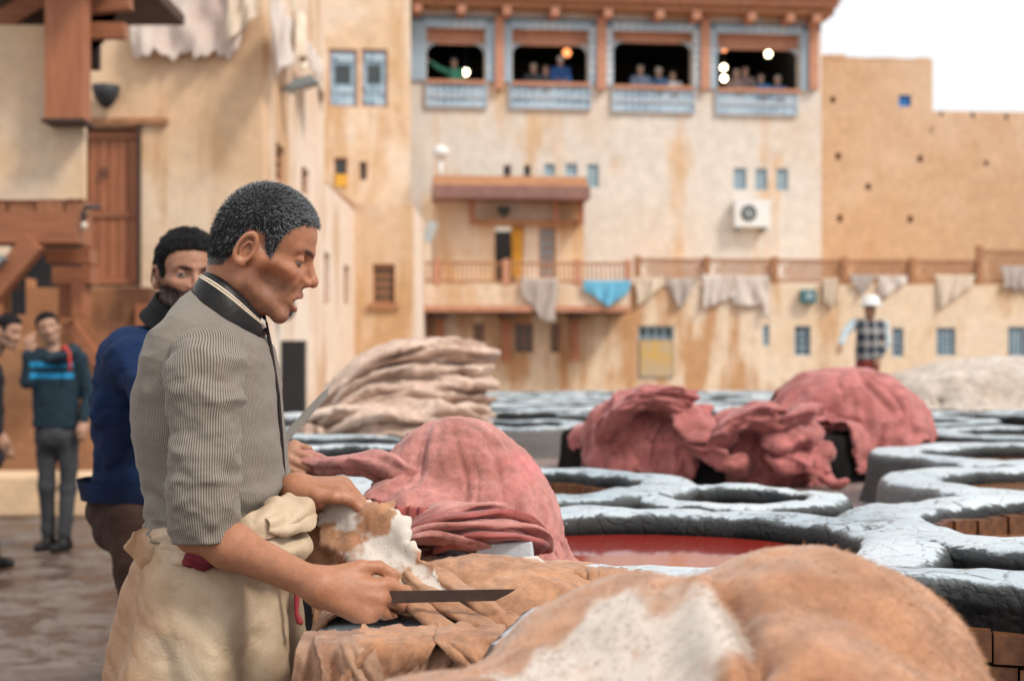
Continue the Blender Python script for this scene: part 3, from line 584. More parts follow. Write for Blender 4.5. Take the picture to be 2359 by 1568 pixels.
bv = bnch.modifiers.new('bevel', 'BEVEL'); bv.width = 0.04; bv.segments = 2
mb = MB(); c = P(213, 1165, 12.9); rs = np.random.RandomState(5)
ob = mb.lathe((c[0], c[1], 0.0), [(0.06,0),(0.13,0.04),(0.14,0.12),(0.09,0.2),(0.02,0.22)], 9).build('stone_lump', M['plaster_near'], None, True)
tag(ob, 'pale lump of stone at the end of the masonry bench', 'stone')
# ================================================================== the raised terrace of dye vats
RZ = 1.04; TZ = 0.86
def hash3(i, j, k, s=0):
    s = int(s*10)
    n = (i*374761393 + j*668265263 + k*2147483647 + s*1274126177) & 0xffffffff
    n = ((n ^ (n >> 13))*1274126177) & 0xffffffff; n = n ^ (n >> 16); return (n & 0xffff)/65535.0
def vnoise(p, s=0):                               # smooth value noise, about -1..1
    p = np.asarray(p, float); i = np.floor(p).astype(np.int64); f = p - i; u = f*f*(3-2*f); r = 0
    for a in (0,1):
        for b in (0,1):
            for c in (0,1):
                wgt = (u[...,0] if a else 1-u[...,0])*(u[...,1] if b else 1-u[...,1])*(u[...,2] if c else 1-u[...,2])
                r = r + wgt*hash3(i[...,0]+a, i[...,1]+b, i[...,2]+c, s)
    return r*2-1
def fbm(p, oct=3, s=0):
    r = 0; a = 1.0; p = np.asarray(p, float)
    for k in range(oct): r = r + a*vnoise(p*(2.03**k), s+k); a *= 0.5
    return r/1.75

def terrace_mat():
    m, t, b = nodes('terrace_mud'); co = coord(t); n1 = noise(t, co, 3, 6, 0.65); n2 = noise(t, co, 22, 5, 0.7)
    c = mix(t, ramp(t, n1, [(0.35,0.0),(0.65,1.0)]), (0.20,0.145,0.125), (0.36,0.28,0.26)); c = mix(t, ramp(t, n2, [(0.5,0.0),(0.66,1.0)]), c, (0.14,0.06,0.05))
    t.links.new(c, b.inputs['Base Color']); b.inputs['Roughness'].default_value = 0.7; bump(t, b, n2, 0.8, 0.03); return m
poly = [(-0.34,-1.2),(12,-1.2),(12,17),(-1.3,17),(-1.3,4.9),(-0.34,4.6)]
mb = MB(); n = len(poly); mb.add([(x,y,TZ) for x,y in poly] + [(x,y,-0.01) for x,y in poly], [tuple(range(n))] + [(k, n+k, n+(k+1)%n, (k+1)%n) for k in range(n)])
tag(mb.build('vat_terrace', terrace_mat(), None), kind='structure')
mb = MB(); pi_ = [(x-0.006 if x < 0 else x, y) for x, y in poly]                     # soaked black plaster skirting the terrace
for (xa,ya),(xb,yb) in zip(pi_[3:], pi_[4:]+pi_[:1]): mb.add([(xa-0.004,ya,-0.01),(xb-0.004,yb,-0.01),(xb-0.004,yb,TZ+0.004),(xa-0.004,ya,TZ+0.004)], [(0,3,2,1)])
tag(mb.build('terrace_wall', simple('soaked_plaster', (0.016,0.014,0.014), (0.035,0.028,0.026), 5, 0.6, 0.4, 20, 0.01, spec=0.2), None), kind='structure')

def rim_mat():
    # black soaked masonry; the worn tops carry a blue-white lime crust broken by dark cracks
    m, t, b = nodes('vat_masonry'); co = coord(t)
    at = N(t, 'ShaderNodeAttribute', attribute_name='col'); sp = N(t, 'ShaderNodeSeparateColor'); t.links.new(at.outputs['Color'], sp.inputs[0])
    n1 = noise(t, co, 7, 8, 0.72, 0.35); n2 = noise(t, co, 34, 5, 0.7, 0.2); n0 = noise(t, co, 1.7, 4, 0.6)
    vo = N(t, 'ShaderNodeTexVoronoi', feature='DISTANCE_TO_EDGE'); vo.inputs['Scale'].default_value = 13; vo.inputs['Randomness'].default_value = 1.0
    wp = N(t, 'ShaderNodeVectorMath', operation='ADD'); nc = N(t, 'ShaderNodeTexNoise'); nc.inputs['Scale'].default_value = 9; nc.inputs['Detail'].default_value = 4
    sc = N(t, 'ShaderNodeVectorMath', operation='SCALE'); sc.inputs['Scale'].default_value = 0.16; t.links.new(co, nc.inputs['Vector']); t.links.new(nc.outputs['Color'], sc.inputs[0])
    t.links.new(co, wp.inputs[0]); t.links.new(sc.outputs[0], wp.inputs[1]); t.links.new(wp.outputs[0], vo.inputs['Vector'])
    crack = ramp(t, vo.outputs['Distance'], [(0.0,0.0),(0.10,1.0)])
    k = math_(t, 'ADD', sp.outputs[0], math_(t, 'MULTIPLY', math_(t, 'SUBTRACT', n1, 0.52), 1.7))
    k = math_(t, 'ADD', k, math_(t, 'MULTIPLY', math_(t, 'SUBTRACT', n2, 0.5), 0.8)); k = math_(t, 'ADD', k, math_(t, 'MULTIPLY', math_(t, 'SUBTRACT', n0, 0.5), 0.9))
    k = math_(t, 'ADD', k, math_(t, 'MULTIPLY', crack, 0.30)); top = ramp(t, k, [(0.74,0.0),(1.04,0.8),(1.3,1.0)])
    crust = mix(t, ramp(t, n0, [(0.35,0.0),(0.65,1.0)]), (0.33,0.42,0.48), (0.60,0.655,0.69))
    side = mix(t, ramp(t, n1, [(0.4,0.0),(0.75,1.0)]), (0.006,0.006,0.007), (0.026,0.023,0.021))
    grey = mix(t, sp.outputs[1], side, (0.17,0.16,0.155))
    t.links.new(mix(t, top, mix(t, sp.outputs[0], grey, (0.10,0.115,0.12)), crust), b.inputs['Base Color'])
    t.links.new(ramp(t, sp.outputs[0], [(0.0,0.62),(0.7,0.36)]), b.inputs['Roughness']); t.links.new(ramp(t, sp.outputs[0], [(0.0,0.04),(0.7,0.5)]), b.inputs['Specular IOR Level'])
    h = bump(t, b, n1, 0.55, 0.03); h = bump(t, b, crack, 0.35, 0.012, h); bump(t, b, n2, 0.45, 0.006, h); return m
M['rim'] = rim_mat()
def liquid_mat(name, c, c2):
    m, t, b = nodes(name); co = coord(t); t.links.new(mix(t, noise(t, co, 2.5, 3), c, c2), b.inputs['Base Color'])
    b.inputs['Roughness'].default_value = 0.06; b.inputs['IOR'].default_value = 1.36; bump(t, b, noise(t, co, 14, 3), 0.06, 0.004); return m
LQ = {'red': liquid_mat('red_dye', (0.30,0.030,0.018), (0.22,0.018,0.013)), 'brown': liquid_mat('brown_liquor', (0.30,0.14,0.06), (0.22,0.09,0.035)),
      'milk': liquid_mat('lime_water', (0.32,0.30,0.27), (0.24,0.22,0.19)), 'black': liquid_mat('dark_liquor', (0.02,0.018,0.018), (0.03,0.02,0.02))}
M['tile'] = simple('tile', (0.19,0.078,0.03), (0.065,0.024,0.011), 1.7, 0.4, 0.4, 60, 0.003)
def tile_mesh():
    h = 0.5; q = 0.46
    V = [(-h,0,-h),(h,0,-h),(h,0,h),(-h,0,h),(-q,-1,-q),(q,-1,-q),(q,-1,q),(-q,-1,q)]
    me = bpy.data.meshes.new('tile'); me.from_pydata(V, [], [(4,5,6,7),(0,1,5,4),(1,2,6,5),(2,3,7,6),(3,0,4,7),(3,2,1,0)]); me.materials.append(M['tile']); me.update(); return me
TILE = tile_mesh()
VAT_LABEL = {}
def vat(x, y, R, t=0.14, liq='brown', level=0.10, rows=0, label=None, grey=0.0, dz=0.0, nseg=72, tile_z=0.08, crust=1.0, zbase=TZ-0.02):
    th = np.linspace(0, 2*np.pi, nseg, endpoint=False); top = RZ + dz
    prof = [(R+t+0.05,zbase,0.0),(R+t+0.03,zbase+0.45*(top-zbase),0.0),(R+t+0.020,top-0.030,0.05),(R+t+0.010,top-0.010,0.45),(R+t-0.006,top-0.002,0.95),(R+t*0.75,top,1.0),(R+t*0.5,top+0.002,1.0),(R+t*0.25,top,1.0),(R+0.010,top-0.003,0.9),(R-0.002,top-0.014,0.3),(R-0.008,top-0.045,0.0),(R-0.014,top-0.12,0.0),(R-0.03,top-0.45,0.0)]
    V = []; col = []
    for r, z, cm in prof:
        p = np.stack([x + r*np.cos(th), y + r*np.sin(th), np.full_like(th, z)], -1)
        dr = 0.022*fbm(p*[4.1,4.1,2.0], 3, 11) + 0.008*fbm(p*17, 2, 5); dzv = (0.014*fbm(p*[6,6,0.1], 3, 23) + 0.006*fbm(p*[21,21,1], 2, 9))*min(1, max(0, (z-zbase)/0.1))
        V.append(np.stack([x+(r+dr)*np.cos(th), y+(r+dr)*np.sin(th), z+dzv], -1)); col += [(cm*crust, grey if r > R+t*0.5 else 0, 0)]*nseg
    V = np.concatenate(V); F = []; npf = len(prof)
    for i in range(npf-1):
        for k in range(nseg): F.append((i*nseg+k, i*nseg+(k+1)%nseg, (i+1)*nseg+(k+1)%nseg, (i+1)*nseg+k))
    v = empty('dye_vat', (x, y, zbase), label, 'vat', 'dye vats on the terrace')
    mesh_obj('masonry_ring', V, F, M['rim'], v, True, cols=np.array(col))
    mb = MB(); rr = R+0.01; mb.add([(x+rr*math.cos(a), y+rr*math.sin(a), top-level) for a in np.linspace(0, 2*math.pi, 40, endpoint=False)], [tuple(range(40))]); mb.build('liquid', LQ[liq], v)
    if rows:
        ts = 0.05; n = int(2*math.pi*(R-0.02)/ts)
        for j in range(rows):
            for k in range(n):
                a = 2*math.pi*k/n + 0.02*j
                if R > 0.3 and math.sin(a) < -0.35: continue                       # the near side of a vat faces away from every plausible view
                o = bpy.data.objects.new('tile', TILE); link(o, v); o.location = (x+(R+0.004)*math.cos(a), y+(R+0.004)*math.sin(a), top-tile_z-ts*(j+0.5)+0.004*math.sin(k*7.3))
                o.rotation_euler = (0, 0, a - math.pi/2); o.scale = (ts*0.985, 0.038+0.005*math.sin(k*3.1+j*5), ts*0.975)
    return v
NV = [
 (0.27,2.94,0.44,0.15,'red',0.050,0,'round vat full of red dye behind the pink heap',0,0.0,0.08),
 (1.36,3.16,0.44,0.18,'brown',0.075,1,'vat with one row of brown tiles and brown liquor beside the red one',0,0.004,0.03),
 (0.64,1.80,0.50,0.15,'black',0.42,5,'deep vat lined with several rows of brown tiles under the fuzzy hide',0,0.008,0.078),
 (-0.02,4.30,0.40,0.17,'brown',0.085,1,'vat with orange tiles just behind the red dye vat',0,-0.004,0.035),
 (0.62,3.98,0.20,0.10,'black',0.16,0,'small basin wedged between the red dye vat and the tiled ones',0,-0.012,0.08),
 (1.80,4.28,0.48,0.18,'brown',0.045,0,'vat of pale brown liquor with scraped grey outer wall',1.0,0.002,0.08),
 (2.05,5.42,0.48,0.18,'brown',0.05,0,'vat behind the scraped grey one, its rim crusted white',0.4,0.012,0.08),
 (2.75,3.75,0.46,0.15,'brown',0.10,0,'vat at the right side of the pale brown one',0,-0.006,0.08),
 (1.02,6.95,0.60,0.16,'black',0.14,0,'black-walled vat heaped with red hides',0,0.03,0.08),
 (2.85,7.05,0.62,0.16,'brown',0.06,0,'wide vat with pale rim right of the red hide heap',0,0.008,0.08),
 (-0.12,8.5,0.46,0.14,'black',0.12,0,'grey-sided vat behind the pink heap',0.9,-0.01,0.08),
 (-0.80,7.1,0.44,0.14,'black',0.14,0,'black vat carrying the beige hide pile',0,0.014,0.08),
 (-0.62,5.55,0.44,0.14,'black',0.14,0,'vat between the beige pile and the pink heap',0.2,0.006,0.08),
 (2.3,8.9,0.55,0.15,'milk',0.10,0,'vat of pale lime water beyond the red hides',0,0.0,0.08),
 (4.0,6.3,0.55,0.15,'milk',0.10,0,'vat of pale lime water beside the wide one',0,-0.008,0.08),
 (-0.62,3.75,0.0,0,'black',0.3,0,'',0,0,0)][:-1]
for i, (x,y,R,t,lq,lv,rows,lb,gr,dz,tz) in enumerate(NV):
    vat(x, y, R, t, lq, lv, rows, lb, gr, dz, 96 if y < 4 else 64, tz, 0.0 if 'black-walled' in lb else 1.0)
k = 0
for r in range(8):                                 # the rest of the honeycomb towards the far walls
    y = 9.6 + r*1.02
    for c in range(16):
        x = -3.2 + (c + 0.5*(r%2))*1.16 + 0.12*math.sin(r*3.7+c*2.1); yy = y + 0.1*math.sin(c*5.3+r)
        if abs(x) > 0.36*yy + 0.9 or x < -1.0 or any((x-v[0])**2 + (yy-v[1])**2 < (v[2]+0.75)**2 for v in NV): continue
        vat(x, yy, 0.44, 0.14, ('milk','brown','black')[(r*5+c*3)%3], 0.09, 0, 'crusted vat of %s in the far rows before the terrace building' % ('pale lime water','brown liquor','black liquor')[(r*5+c*3)%3], 0.3*((c+r)%3), 0.012*math.sin(c*3.3+r*1.7), 40); k += 1
# ================================================================== hides
def pbd(Pos, R, pins=None, steps=120, iters=6, sdf=None, thick=0.006, g=-9.8, dt=1/60, mu=0.6, damp=0.985, bend=0.25, seed=0, crumple=0.0, mov=None):
    # small cloth solver on an (n,m) grid: distance, shear and bending constraints, collision with a signed distance function
    P_ = Pos.copy(); Q = P_.copy(); n, m = P_.shape[:2]; rs = np.random.RandomState(seed)
    if crumple: P_ += crumple*rs.randn(n, m, 3)*[0.3,0.3,1]
    w = np.ones((n, m, 1)); 
    if pins is not None: w[pins] = 0
    cons = []
    for di, dj, st in ((1,0,1),(0,1,1),(1,1,.7),(1,-1,.7),(2,0,bend),(0,2,bend)):
        A0 = slice(0, n-di); B0 = slice(di, n)
        A1, B1 = (slice(0, m-dj), slice(dj, m)) if dj >= 0 else (slice(-dj, m), slice(0, m+dj))
        L = np.linalg.norm(R[A0, A1] - R[B0, B1], axis=-1, keepdims=True)
        ax = 0 if di else 1; stp = max(abs(di), abs(dj))*2
        ln = L.shape[ax]
        for c in range(stp):
            sl = slice(c, ln, stp)
            if ax == 0: cons.append(((slice(A0.start+c, A0.stop, stp), A1), (slice(B0.start+c, B0.stop, stp), B1), L[sl], st))
            else: cons.append(((A0, slice(A1.start+c, A1.stop, stp)), (B0, slice(B1.start+c, B1.stop, stp)), L[:, sl], st))
    for s in range(steps):
        Vv = (P_ - Q)*damp; Q = P_.copy(); P_ = P_ + w*(Vv + np.array([0,0,g])*dt*dt)
        if mov: mov(P_, s)
        for it in range(iters):
            for a, b, L, st in cons:
                d = P_[b] - P_[a]; ln = np.linalg.norm(d, axis=-1, keepdims=True) + 1e-9; wa, wb = w[a], w[b]
                cr = d*((ln - L)/ln*st/(wa+wb+1e-9)); P_[a] += wa*cr; P_[b] -= wb*cr
        for _c in range(2 if sdf is not None else 0):
            p = P_.reshape(-1, 3); d0 = sdf(p) - thick; hit = d0 < 0
            if hit.any():
                ph = p[hit]; e = 2e-3
                gr = np.stack([sdf(ph+[e,0,0]) - sdf(ph-[e,0,0]), sdf(ph+[0,e,0]) - sdf(ph-[0,e,0]), sdf(ph+[0,0,e]) - sdf(ph-[0,0,e])], -1); gr /= np.linalg.norm(gr, axis=-1, keepdims=True)+1e-9
                p[hit] = ph - gr*np.maximum(d0[hit], -0.03)[:, None]; q = Q.reshape(-1, 3); q[hit] = q[hit] + (p[hit]-q[hit])*mu
                P_ = p.reshape(n, m, 3); Q = q.reshape(n, m, 3)
    return P_
def s_ell(p, c, r):
    q = (p - np.array(c))/np.array(r); k0 = np.linalg.norm(q, axis=-1)+1e-9; k1 = np.linalg.norm(q/np.array(r), axis=-1)+1e-9; return k0*(k0-1)/k1
def s_cap(p, a, b, ra, rb=None):
    a = np.array(a, float); b = np.array(b, float); rb = ra if rb is None else rb; ba = b-a; t = np.clip(((p-a)@ba)/(ba@ba+1e-12), 0, 1)
    return np.linalg.norm(p - a - t[..., None]*ba, axis=-1) - (ra + (rb-ra)*t)
def smin(a, b, k): h = np.clip(0.5+0.5*(b-a)/k, 0, 1); return b + (a-b)*h - k*h*(1-h)
def smax(a, b, k): return -smin(-a, -b, k)

def outline_mask(n, m, seed, legs=True, rag=0.05):        # a skin's outline: wavy sides and four leg flaps
    u, v = np.meshgrid(np.linspace(-1,1,n), np.linspace(-1,1,m), indexing='ij'); th = np.arctan2(v, u); r = np.hypot(u, v)
    lim = 0.86 + (0.22*np.cos(4*th+np.pi)**1 if legs else 0.1*np.cos(4*th+np.pi)) + rag*np.sin(9*th+seed) + rag*0.6*np.sin(17*th+2.3*seed) + 0.04*np.sin(3*th+seed)
    return r < lim
def grid_faces(n, m, mask=None):
    F = []
    for i in range(n-1):
        for j in range(m-1):
            if mask is None or (mask[i,j] and mask[i+1,j] and mask[i,j+1] and mask[i+1,j+1]): F.append((i*m+j, (i+1)*m+j, (i+1)*m+j+1, i*m+j+1))
    return F
def up(G, k=2):                                           # smooth upsampling of a solved grid (Catmull-Rom)
    def one(A, ax):
        A = np.moveaxis(A, ax, 0); n = A.shape[0]; pad = np.concatenate([2*A[:1]-A[1:2], A, 2*A[-1:]-A[-2:-1]]); out = []
        for i in range(n-1):
            p0,p1,p2,p3 = pad[i],pad[i+1],pad[i+2],pad[i+3]
            for s in range(k):
                t = s/k; out.append(0.5*((2*p1)+(-p0+p2)*t+(2*p0-5*p1+4*p2-p3)*t*t+(-p0+3*p1-3*p2+p3)*t**3))
        out.append(A[-1]); return np.moveaxis(np.stack(out), 0, ax)
    return one(one(G, 0), 1)
def ridge(p, s=0, o=3): return 1-2.4*np.abs(fbm(p, o, s))
def creases(c, kth=5.0, amp=0.012, iso=0.006, isc=14, r0=0.05, r1=0.22, seed=0, dirn=None):
    # fold relief for a draped skin: ridges running downhill from the apex plus small random creases
    def f(V):
        d = V-np.array(c); th = np.arctan2(d[..., 1], d[..., 0]); r = np.hypot(d[..., 0], d[..., 1]); w_ = np.clip((r-r0)/(r1-r0), 0, 1)
        tw = th + 0.5*fbm(V*6, 2, seed+7)
        rad = ridge(np.stack([np.cos(tw)*kth, np.sin(tw)*kth, r*2.5+V[..., 2]*2], -1), seed)
        return amp*w_*rad + iso*ridge(V*isc*np.array([1,1,1.4]), seed+3) + 0.45*iso*ridge(V*isc*2.3, seed+5)
    return f
def grid_normals(G):
    n = np.cross(np.gradient(G, axis=0), np.gradient(G, axis=1)); n /= np.linalg.norm(n, axis=-1, keepdims=True)+1e-9
    return n*(1 if n[..., 2].mean() > 0 else -1)
def hide_obj(name, G, mat, mask=None, thick=0.004, k=2, parent=None, cols=None, rel=None):
    if k > 1:
        n0, m0 = G.shape[:2]; G = up(G, k); n, m = G.shape[:2]
        if mask is not None:
            ii = np.clip(np.round(np.arange(n)/k).astype(int), 0, n0-1); jj = np.clip(np.round(np.arange(m)/k).astype(int), 0, m0-1); mask = mask[np.ix_(ii, jj)]
    if rel is not None: G = G + grid_normals(G)*rel(G)[..., None]
    n, m = G.shape[:2]; F = np.array(grid_faces(n, m, mask)); used = np.unique(F); mp = -np.ones(n*m, int); mp[used] = np.arange(len(used))
    V = G.reshape(-1, 3)[used]; ob = mesh_obj(name, V, mp[F], mat, parent, True, cols=None if cols is None else cols(V))
    s = ob.modifiers.new('thickness', 'SOLIDIFY'); s.thickness = thick; s.offset = 0; return ob

def hide_mat(name, c1, c2, c3, scale=6, rough=0.85, patches=None, fuzz=0.5):
    m, t, b = nodes(name); co = coord(t); n1 = noise(t, co, scale, 6, 0.65, 0.8); n2 = noise(t, co, scale*4.5, 6, 0.7); n3 = noise(t, co, scale*0.45, 3, 0.55, 1.2)
    c = mix(t, ramp(t, n1, [(0.36,0.0),(0.66,1.0)]), c1, c2); c = mix(t, ramp(t, n3, [(0.5,0.0),(0.66,1.0)]), c, c3)
    c = mix(t, 1.0, c, ramp(t, n2, [(0.28,0.58),(0.70,1.15)]), 'MULTIPLY')
    if patches is not None:                               # white hair patches, laid out per vertex
        at = N(t, 'ShaderNodeAttribute', attribute_name='col'); sp = N(t, 'ShaderNodeSeparateColor'); t.links.new(at.outputs['Color'], sp.inputs[0])
        f = ramp(t, math_(t, 'ADD', sp.outputs[0], math_(t, 'MULTIPLY', math_(t, 'SUBTRACT', n1, 0.5), 0.9)), [(0.4,0.0),(0.62,1.0)]); c = mix(t, f, c, patches)
    spk = noise(t, co, scale*16, 3, 0.6); c = mix(t, ramp(t, spk, [(0.62,0.0),(0.74,0.55)]), c, tuple(v*0.35 for v in c2))
    t.links.new(c, b.inputs['Base Color']); b.inputs['Roughness'].default_value = rough; b.inputs['Specular IOR Level'].default_value = 0.25
    b.inputs['Sheen Weight'].default_value = fuzz*0.4; b.inputs['Sheen Roughness'].default_value = 0.5
    h = bump(t, b, n2, 0.5, 0.006); bump(t, b, noise(t, co, 240, 3, 0.7), 0.35, 0.0016, h); return m
M['pink'] = hide_mat('pink_hide', (0.56,0.25,0.22), (0.33,0.12,0.095), (0.58,0.19,0.18), 7)
M['pink_deep'] = hide_mat('pink_hide_deep', (0.40,0.10,0.085), (0.24,0.06,0.05), (0.52,0.11,0.11), 7)
M['red_hide'] = hide_mat('red_hide', (0.50,0.18,0.165), (0.30,0.085,0.075), (0.54,0.165,0.16), 4)
M['tan'] = hide_mat('tan_hide', (0.47,0.245,0.135), (0.37,0.175,0.09), (0.54,0.32,0.20), 8, patches=(0.56,0.50,0.44))
M['tan_dark'] = hide_mat('tan_hide_wet', (0.33,0.17,0.10), (0.22,0.105,0.06), (0.42,0.25,0.16), 9)
M['beige'] = hide_mat('beige_hide', (0.64,0.47,0.37), (0.50,0.33,0.25), (0.70,0.55,0.45), 5)
M['cream_hide'] = hide_mat('cream_hide', (0.56,0.48,0.41), (0.46,0.37,0.30), (0.62,0.56,0.50), 4)
M['fur_tan'] = hide_mat('fur_tan', (0.45,0.23,0.125), (0.36,0.165,0.085), (0.50,0.28,0.17), 5, patches=(0.54,0.47,0.41), fuzz=0.8)

def sheet_over(c, size, n, m, sdf, z0, steps, seed, rot=0.0, comp=1.0, iters=6, bend=0.25, crum=0.002, thick=0.006, tilt=(0,0), mu=0.6, g=-9.8, pin=None):
    u, v = np.meshgrid(np.linspace(-.5,.5,n)*size[0], np.linspace(-.5,.5,m)*size[1], indexing='ij'); R = np.stack([u, v, 0*u], -1)
    ca, sa = math.cos(rot), math.sin(rot); P0 = np.stack([c[0] + (u*ca - v*sa)*comp, c[1] + (u*sa + v*ca)*comp, z0 + tilt[0]*u + tilt[1]*v + 0.004*vnoise(R*25, seed)], -1)
    return pbd(P0, R, pin, steps, iters, sdf, thick, bend=bend, seed=seed, crumple=crum, mu=mu, g=g)
def vat_sdf(p, x, y, R, t, top=RZ):                        # solid ring wall as collider
    r = np.hypot(p[:,0]-x, p[:,1]-y); dr = np.abs(r-(R+t/2)) - t/2; dz = p[:,2] - top + 0.004
    return smax(dr, dz, 0.02)

# ---- work block (the low masonry shelf the tanners scrape on)
def rough_box(name, a, b, mat, n=14, amp=0.012, parent=None):
    xs = [np.linspace(a[i], b[i], n) for i in range(3)]; V = []; F = []
    for ax in range(3):
        for e in (0, 1):
            o = [i for i in range(3) if i != ax]; A, B = np.meshgrid(xs[o[0]], xs[o[1]], indexing='ij'); p = np.zeros((n, n, 3)); p[..., o[0]] = A; p[..., o[1]] = B; p[..., ax] = (a, b)[e][ax]
            base = len(V)*n*n; V.append(p.reshape(-1, 3))
            for i in range(n-1):
                for j in range(n-1):
                    q = (base+i*n+j, base+(i+1)*n+j, base+(i+1)*n+j+1, base+i*n+j+1); F.append(q if (e == 1) != (ax == 1) else q[::-1])
    V = np.concatenate(V); V = V + amp*np.stack([fbm(V*6, 3, 1), fbm(V*6, 3, 7), fbm(V*6, 3, 13)], -1); c = (np.array(a)+b)/2; h = (np.array(b)-a)/2
    q = np.abs((V-c)/h); V = V - (V-c)*0.05*np.clip(np.sort(q, axis=-1)[:, 1:2]-0.8, 0, 1)
    col = np.zeros((len(V), 3)); col[:, 0] = np.clip((V[:, 2]-b[2]+0.03)/0.03, 0, 1)
    return mesh_obj(name, V, F, mat, parent, True, cols=col)
wb = rough_box('work_block', (-0.30,2.04,0.80), (0.02,2.50,0.985), M['rim']); tag(wb, 'black soaked masonry block under the tan hides', 'block')

# ---- A: pink heap
def core_pink(p):
    d = s_ell(p, (-0.115,2.93,1.00), (0.168,0.165,0.275)); d = smin(d, s_ell(p, (-0.04,2.88,1.0), (0.115,0.13,0.19)), 0.06)
    d = smin(d, s_ell(p, (-0.20,2.80,1.02), (0.12,0.12,0.12)), 0.05)
    return np.minimum(d, np.minimum(vat_sdf(p, 0.27, 2.94, 0.44, 0.15), p[:,2]-0.965))
G = sheet_over((-0.125,2.90), (0.72,0.72), 92, 92, core_pink, 1.31, 130, 3, rot=0.35, comp=0.95, bend=0.06, crum=0.004, g=-4.0, mu=0.85)
pink1 = hide_obj('pink_hide', G, M['pink'], outline_mask(92,92,1.3), 0.005, 2, rel=creases((-0.12,2.95,1.28), 3.6, 0.020, 0.0040, 17, 0.03, 0.15, 2)); tag(pink1, 'large smooth pink dyed hide draped over the heap by the red vat', 'hide', 'pink hides heaped at the red vat')
def fold_roll(name, pts, wd, ht, mat, parent=None, n=16, seed=0, amp=0.006, turns=0.0, ns=60, folds=3):
    # a folded skin: flattened, rippled tube with soft creases along its length
    pts = np.array(pts, float); t = np.linspace(0, len(pts)-1, ns); G = []
    def cr(t):
        i = int(min(t, len(pts)-1.0001)); f = t-i; p0,p1,p2,p3 = pts[max(i-1,0)], pts[i], pts[min(i+1,len(pts)-1)], pts[min(i+2,len(pts)-1)]
        return 0.5*((2*p1)+(-p0+p2)*f+(2*p0-5*p1+4*p2-p3)*f*f+(-p0+3*p1-3*p2+p3)*f**3)
    C_ = np.array([cr(x) for x in t]); T = np.gradient(C_, axis=0); T /= np.linalg.norm(T, axis=-1, keepdims=True)+1e-9
    for k in range(ns):
        s = k/(ns-1); upv = np.array([0,0,1.0]); sx = np.cross(T[k], upv); sx /= np.linalg.norm(sx)+1e-9; uz = np.cross(sx, T[k]); a0 = turns*s
        A, B = sx*math.cos(a0)+uz*math.sin(a0), -sx*math.sin(a0)+uz*math.cos(a0)
        e = math.sqrt(max(0.02, 1-(2*abs(s-0.5))**6)); w_ = np.interp(s, np.linspace(0,1,len(wd)), wd)*e; h_ = np.interp(s, np.linspace(0,1,len(ht)), ht)*e; th = np.linspace(0, 2*np.pi, n, endpoint=False)
        rip = 1 + 0.16*np.sin(folds*th + 3*np.sin(4*s+seed) + seed) + 0.08*np.sin(2*folds*th+9*s+seed*2)
        G.append(C_[k] + np.outer(np.cos(th)*w_*rip, A) + np.outer(np.sin(th)*h_*rip, B))
    G = np.array(G); G = G + amp*np.stack([fbm(G*[16,16,22], 3, seed), fbm(G*[16,16,22], 3, seed+5), fbm(G*[14,14,24], 3, seed+9)], -1)*1.3
    V = G.reshape(-1, 3); F = [(k*n+i, k*n+(i+1)%n, (k+1)*n+(i+1)%n, (k+1)*n+i) for k in range(ns-1) for i in range(n)] + [tuple(range(n-1,-1,-1)), tuple(range((ns-1)*n, ns*n))]
    return mesh_obj(name, V, F, mat, parent, True)
def PX(*q): return [P(x, y, d) for x, y, d in q]
# folded layers at the foot of the heap
lay = empty('folded_pink_hides', P(1100, 1268, 2.62), 'stack of thin folded pink hides at the foot of the heap', 'hide', 'pink hides heaped at the red vat')
for i, (pts, mt) in enumerate((
    (((985,1262,2.60),(1060,1222,2.58),(1140,1208,2.60),(1210,1228,2.64),(1262,1275,2.70)), 'pink'),
    (((915,1250,2.60),(990,1205,2.58),(1085,1188,2.60),(1185,1200,2.66),(1255,1262,2.74)), 'pink_deep'),
    (((905,1262,2.58),(960,1228,2.56),(1050,1212,2.56),(1130,1216,2.58),(1215,1258,2.62)), 'pink'),
    (((1000,1268,2.56),(1070,1240,2.55),(1140,1236,2.56),(1205,1250,2.59),(1240,1274,2.62)), 'pink_deep'),
    (((930,1225,2.64),(1010,1180,2.63),(1090,1168,2.66),(1180,1180,2.72)), 'pink'),
    (((905,1268,2.55),(950,1240,2.545),(1010,1240,2.545),(1075,1256,2.55),(1130,1268,2.56)), 'pink'))):
    fold_roll('fold', PX(*pts), [0.03,0.05,0.05,0.03], [0.012,0.013,0.012,0.010], M[mt], lay, seed=i*1.7, amp=0.004, turns=0.25)
# dark red hide showing beneath, hanging on the near left of the heap
def hang_sheet(pts_top, drop, n, m, sdf, seed, steps=90, widen=1.25, mu=0.5, out=(0,-0.02,0), bend=0.15, waves=9.0):
    top = np.array(pts_top, float); tt = np.linspace(0, len(top)-1, n); T = np.stack([np.interp(tt, np.arange(len(top)), top[:, k]) for k in range(3)], -1)
    L = np.linalg.norm(np.diff(T, axis=0), axis=-1).sum()*widen; vv = np.linspace(0, drop, m)
    R = np.stack(np.meshgrid(np.linspace(0, L, n), vv, indexing='ij') + [np.zeros((n, m))], -1)
    P0 = T[:, None, :] + np.array([0,0,-0.75])[None, None]*vv[None, :, None] + np.array(out)[None, None]*np.linspace(0, 1, m)[None, :, None]
    ph = np.linspace(0, 1, n)*math.pi*waves + seed; P0[..., 1] += (0.012*(9/waves)**0.5*np.sin(ph)+0.006*np.sin(2.3*ph))[:, None]*np.linspace(0.2, 1, m)[None, :]
    pins = np.zeros((n, m), bool); pins[:, 0] = True
    return pbd(P0, R, pins, steps, 7, sdf, 0.004, mu=mu, bend=bend, seed=seed, crumple=0.002)
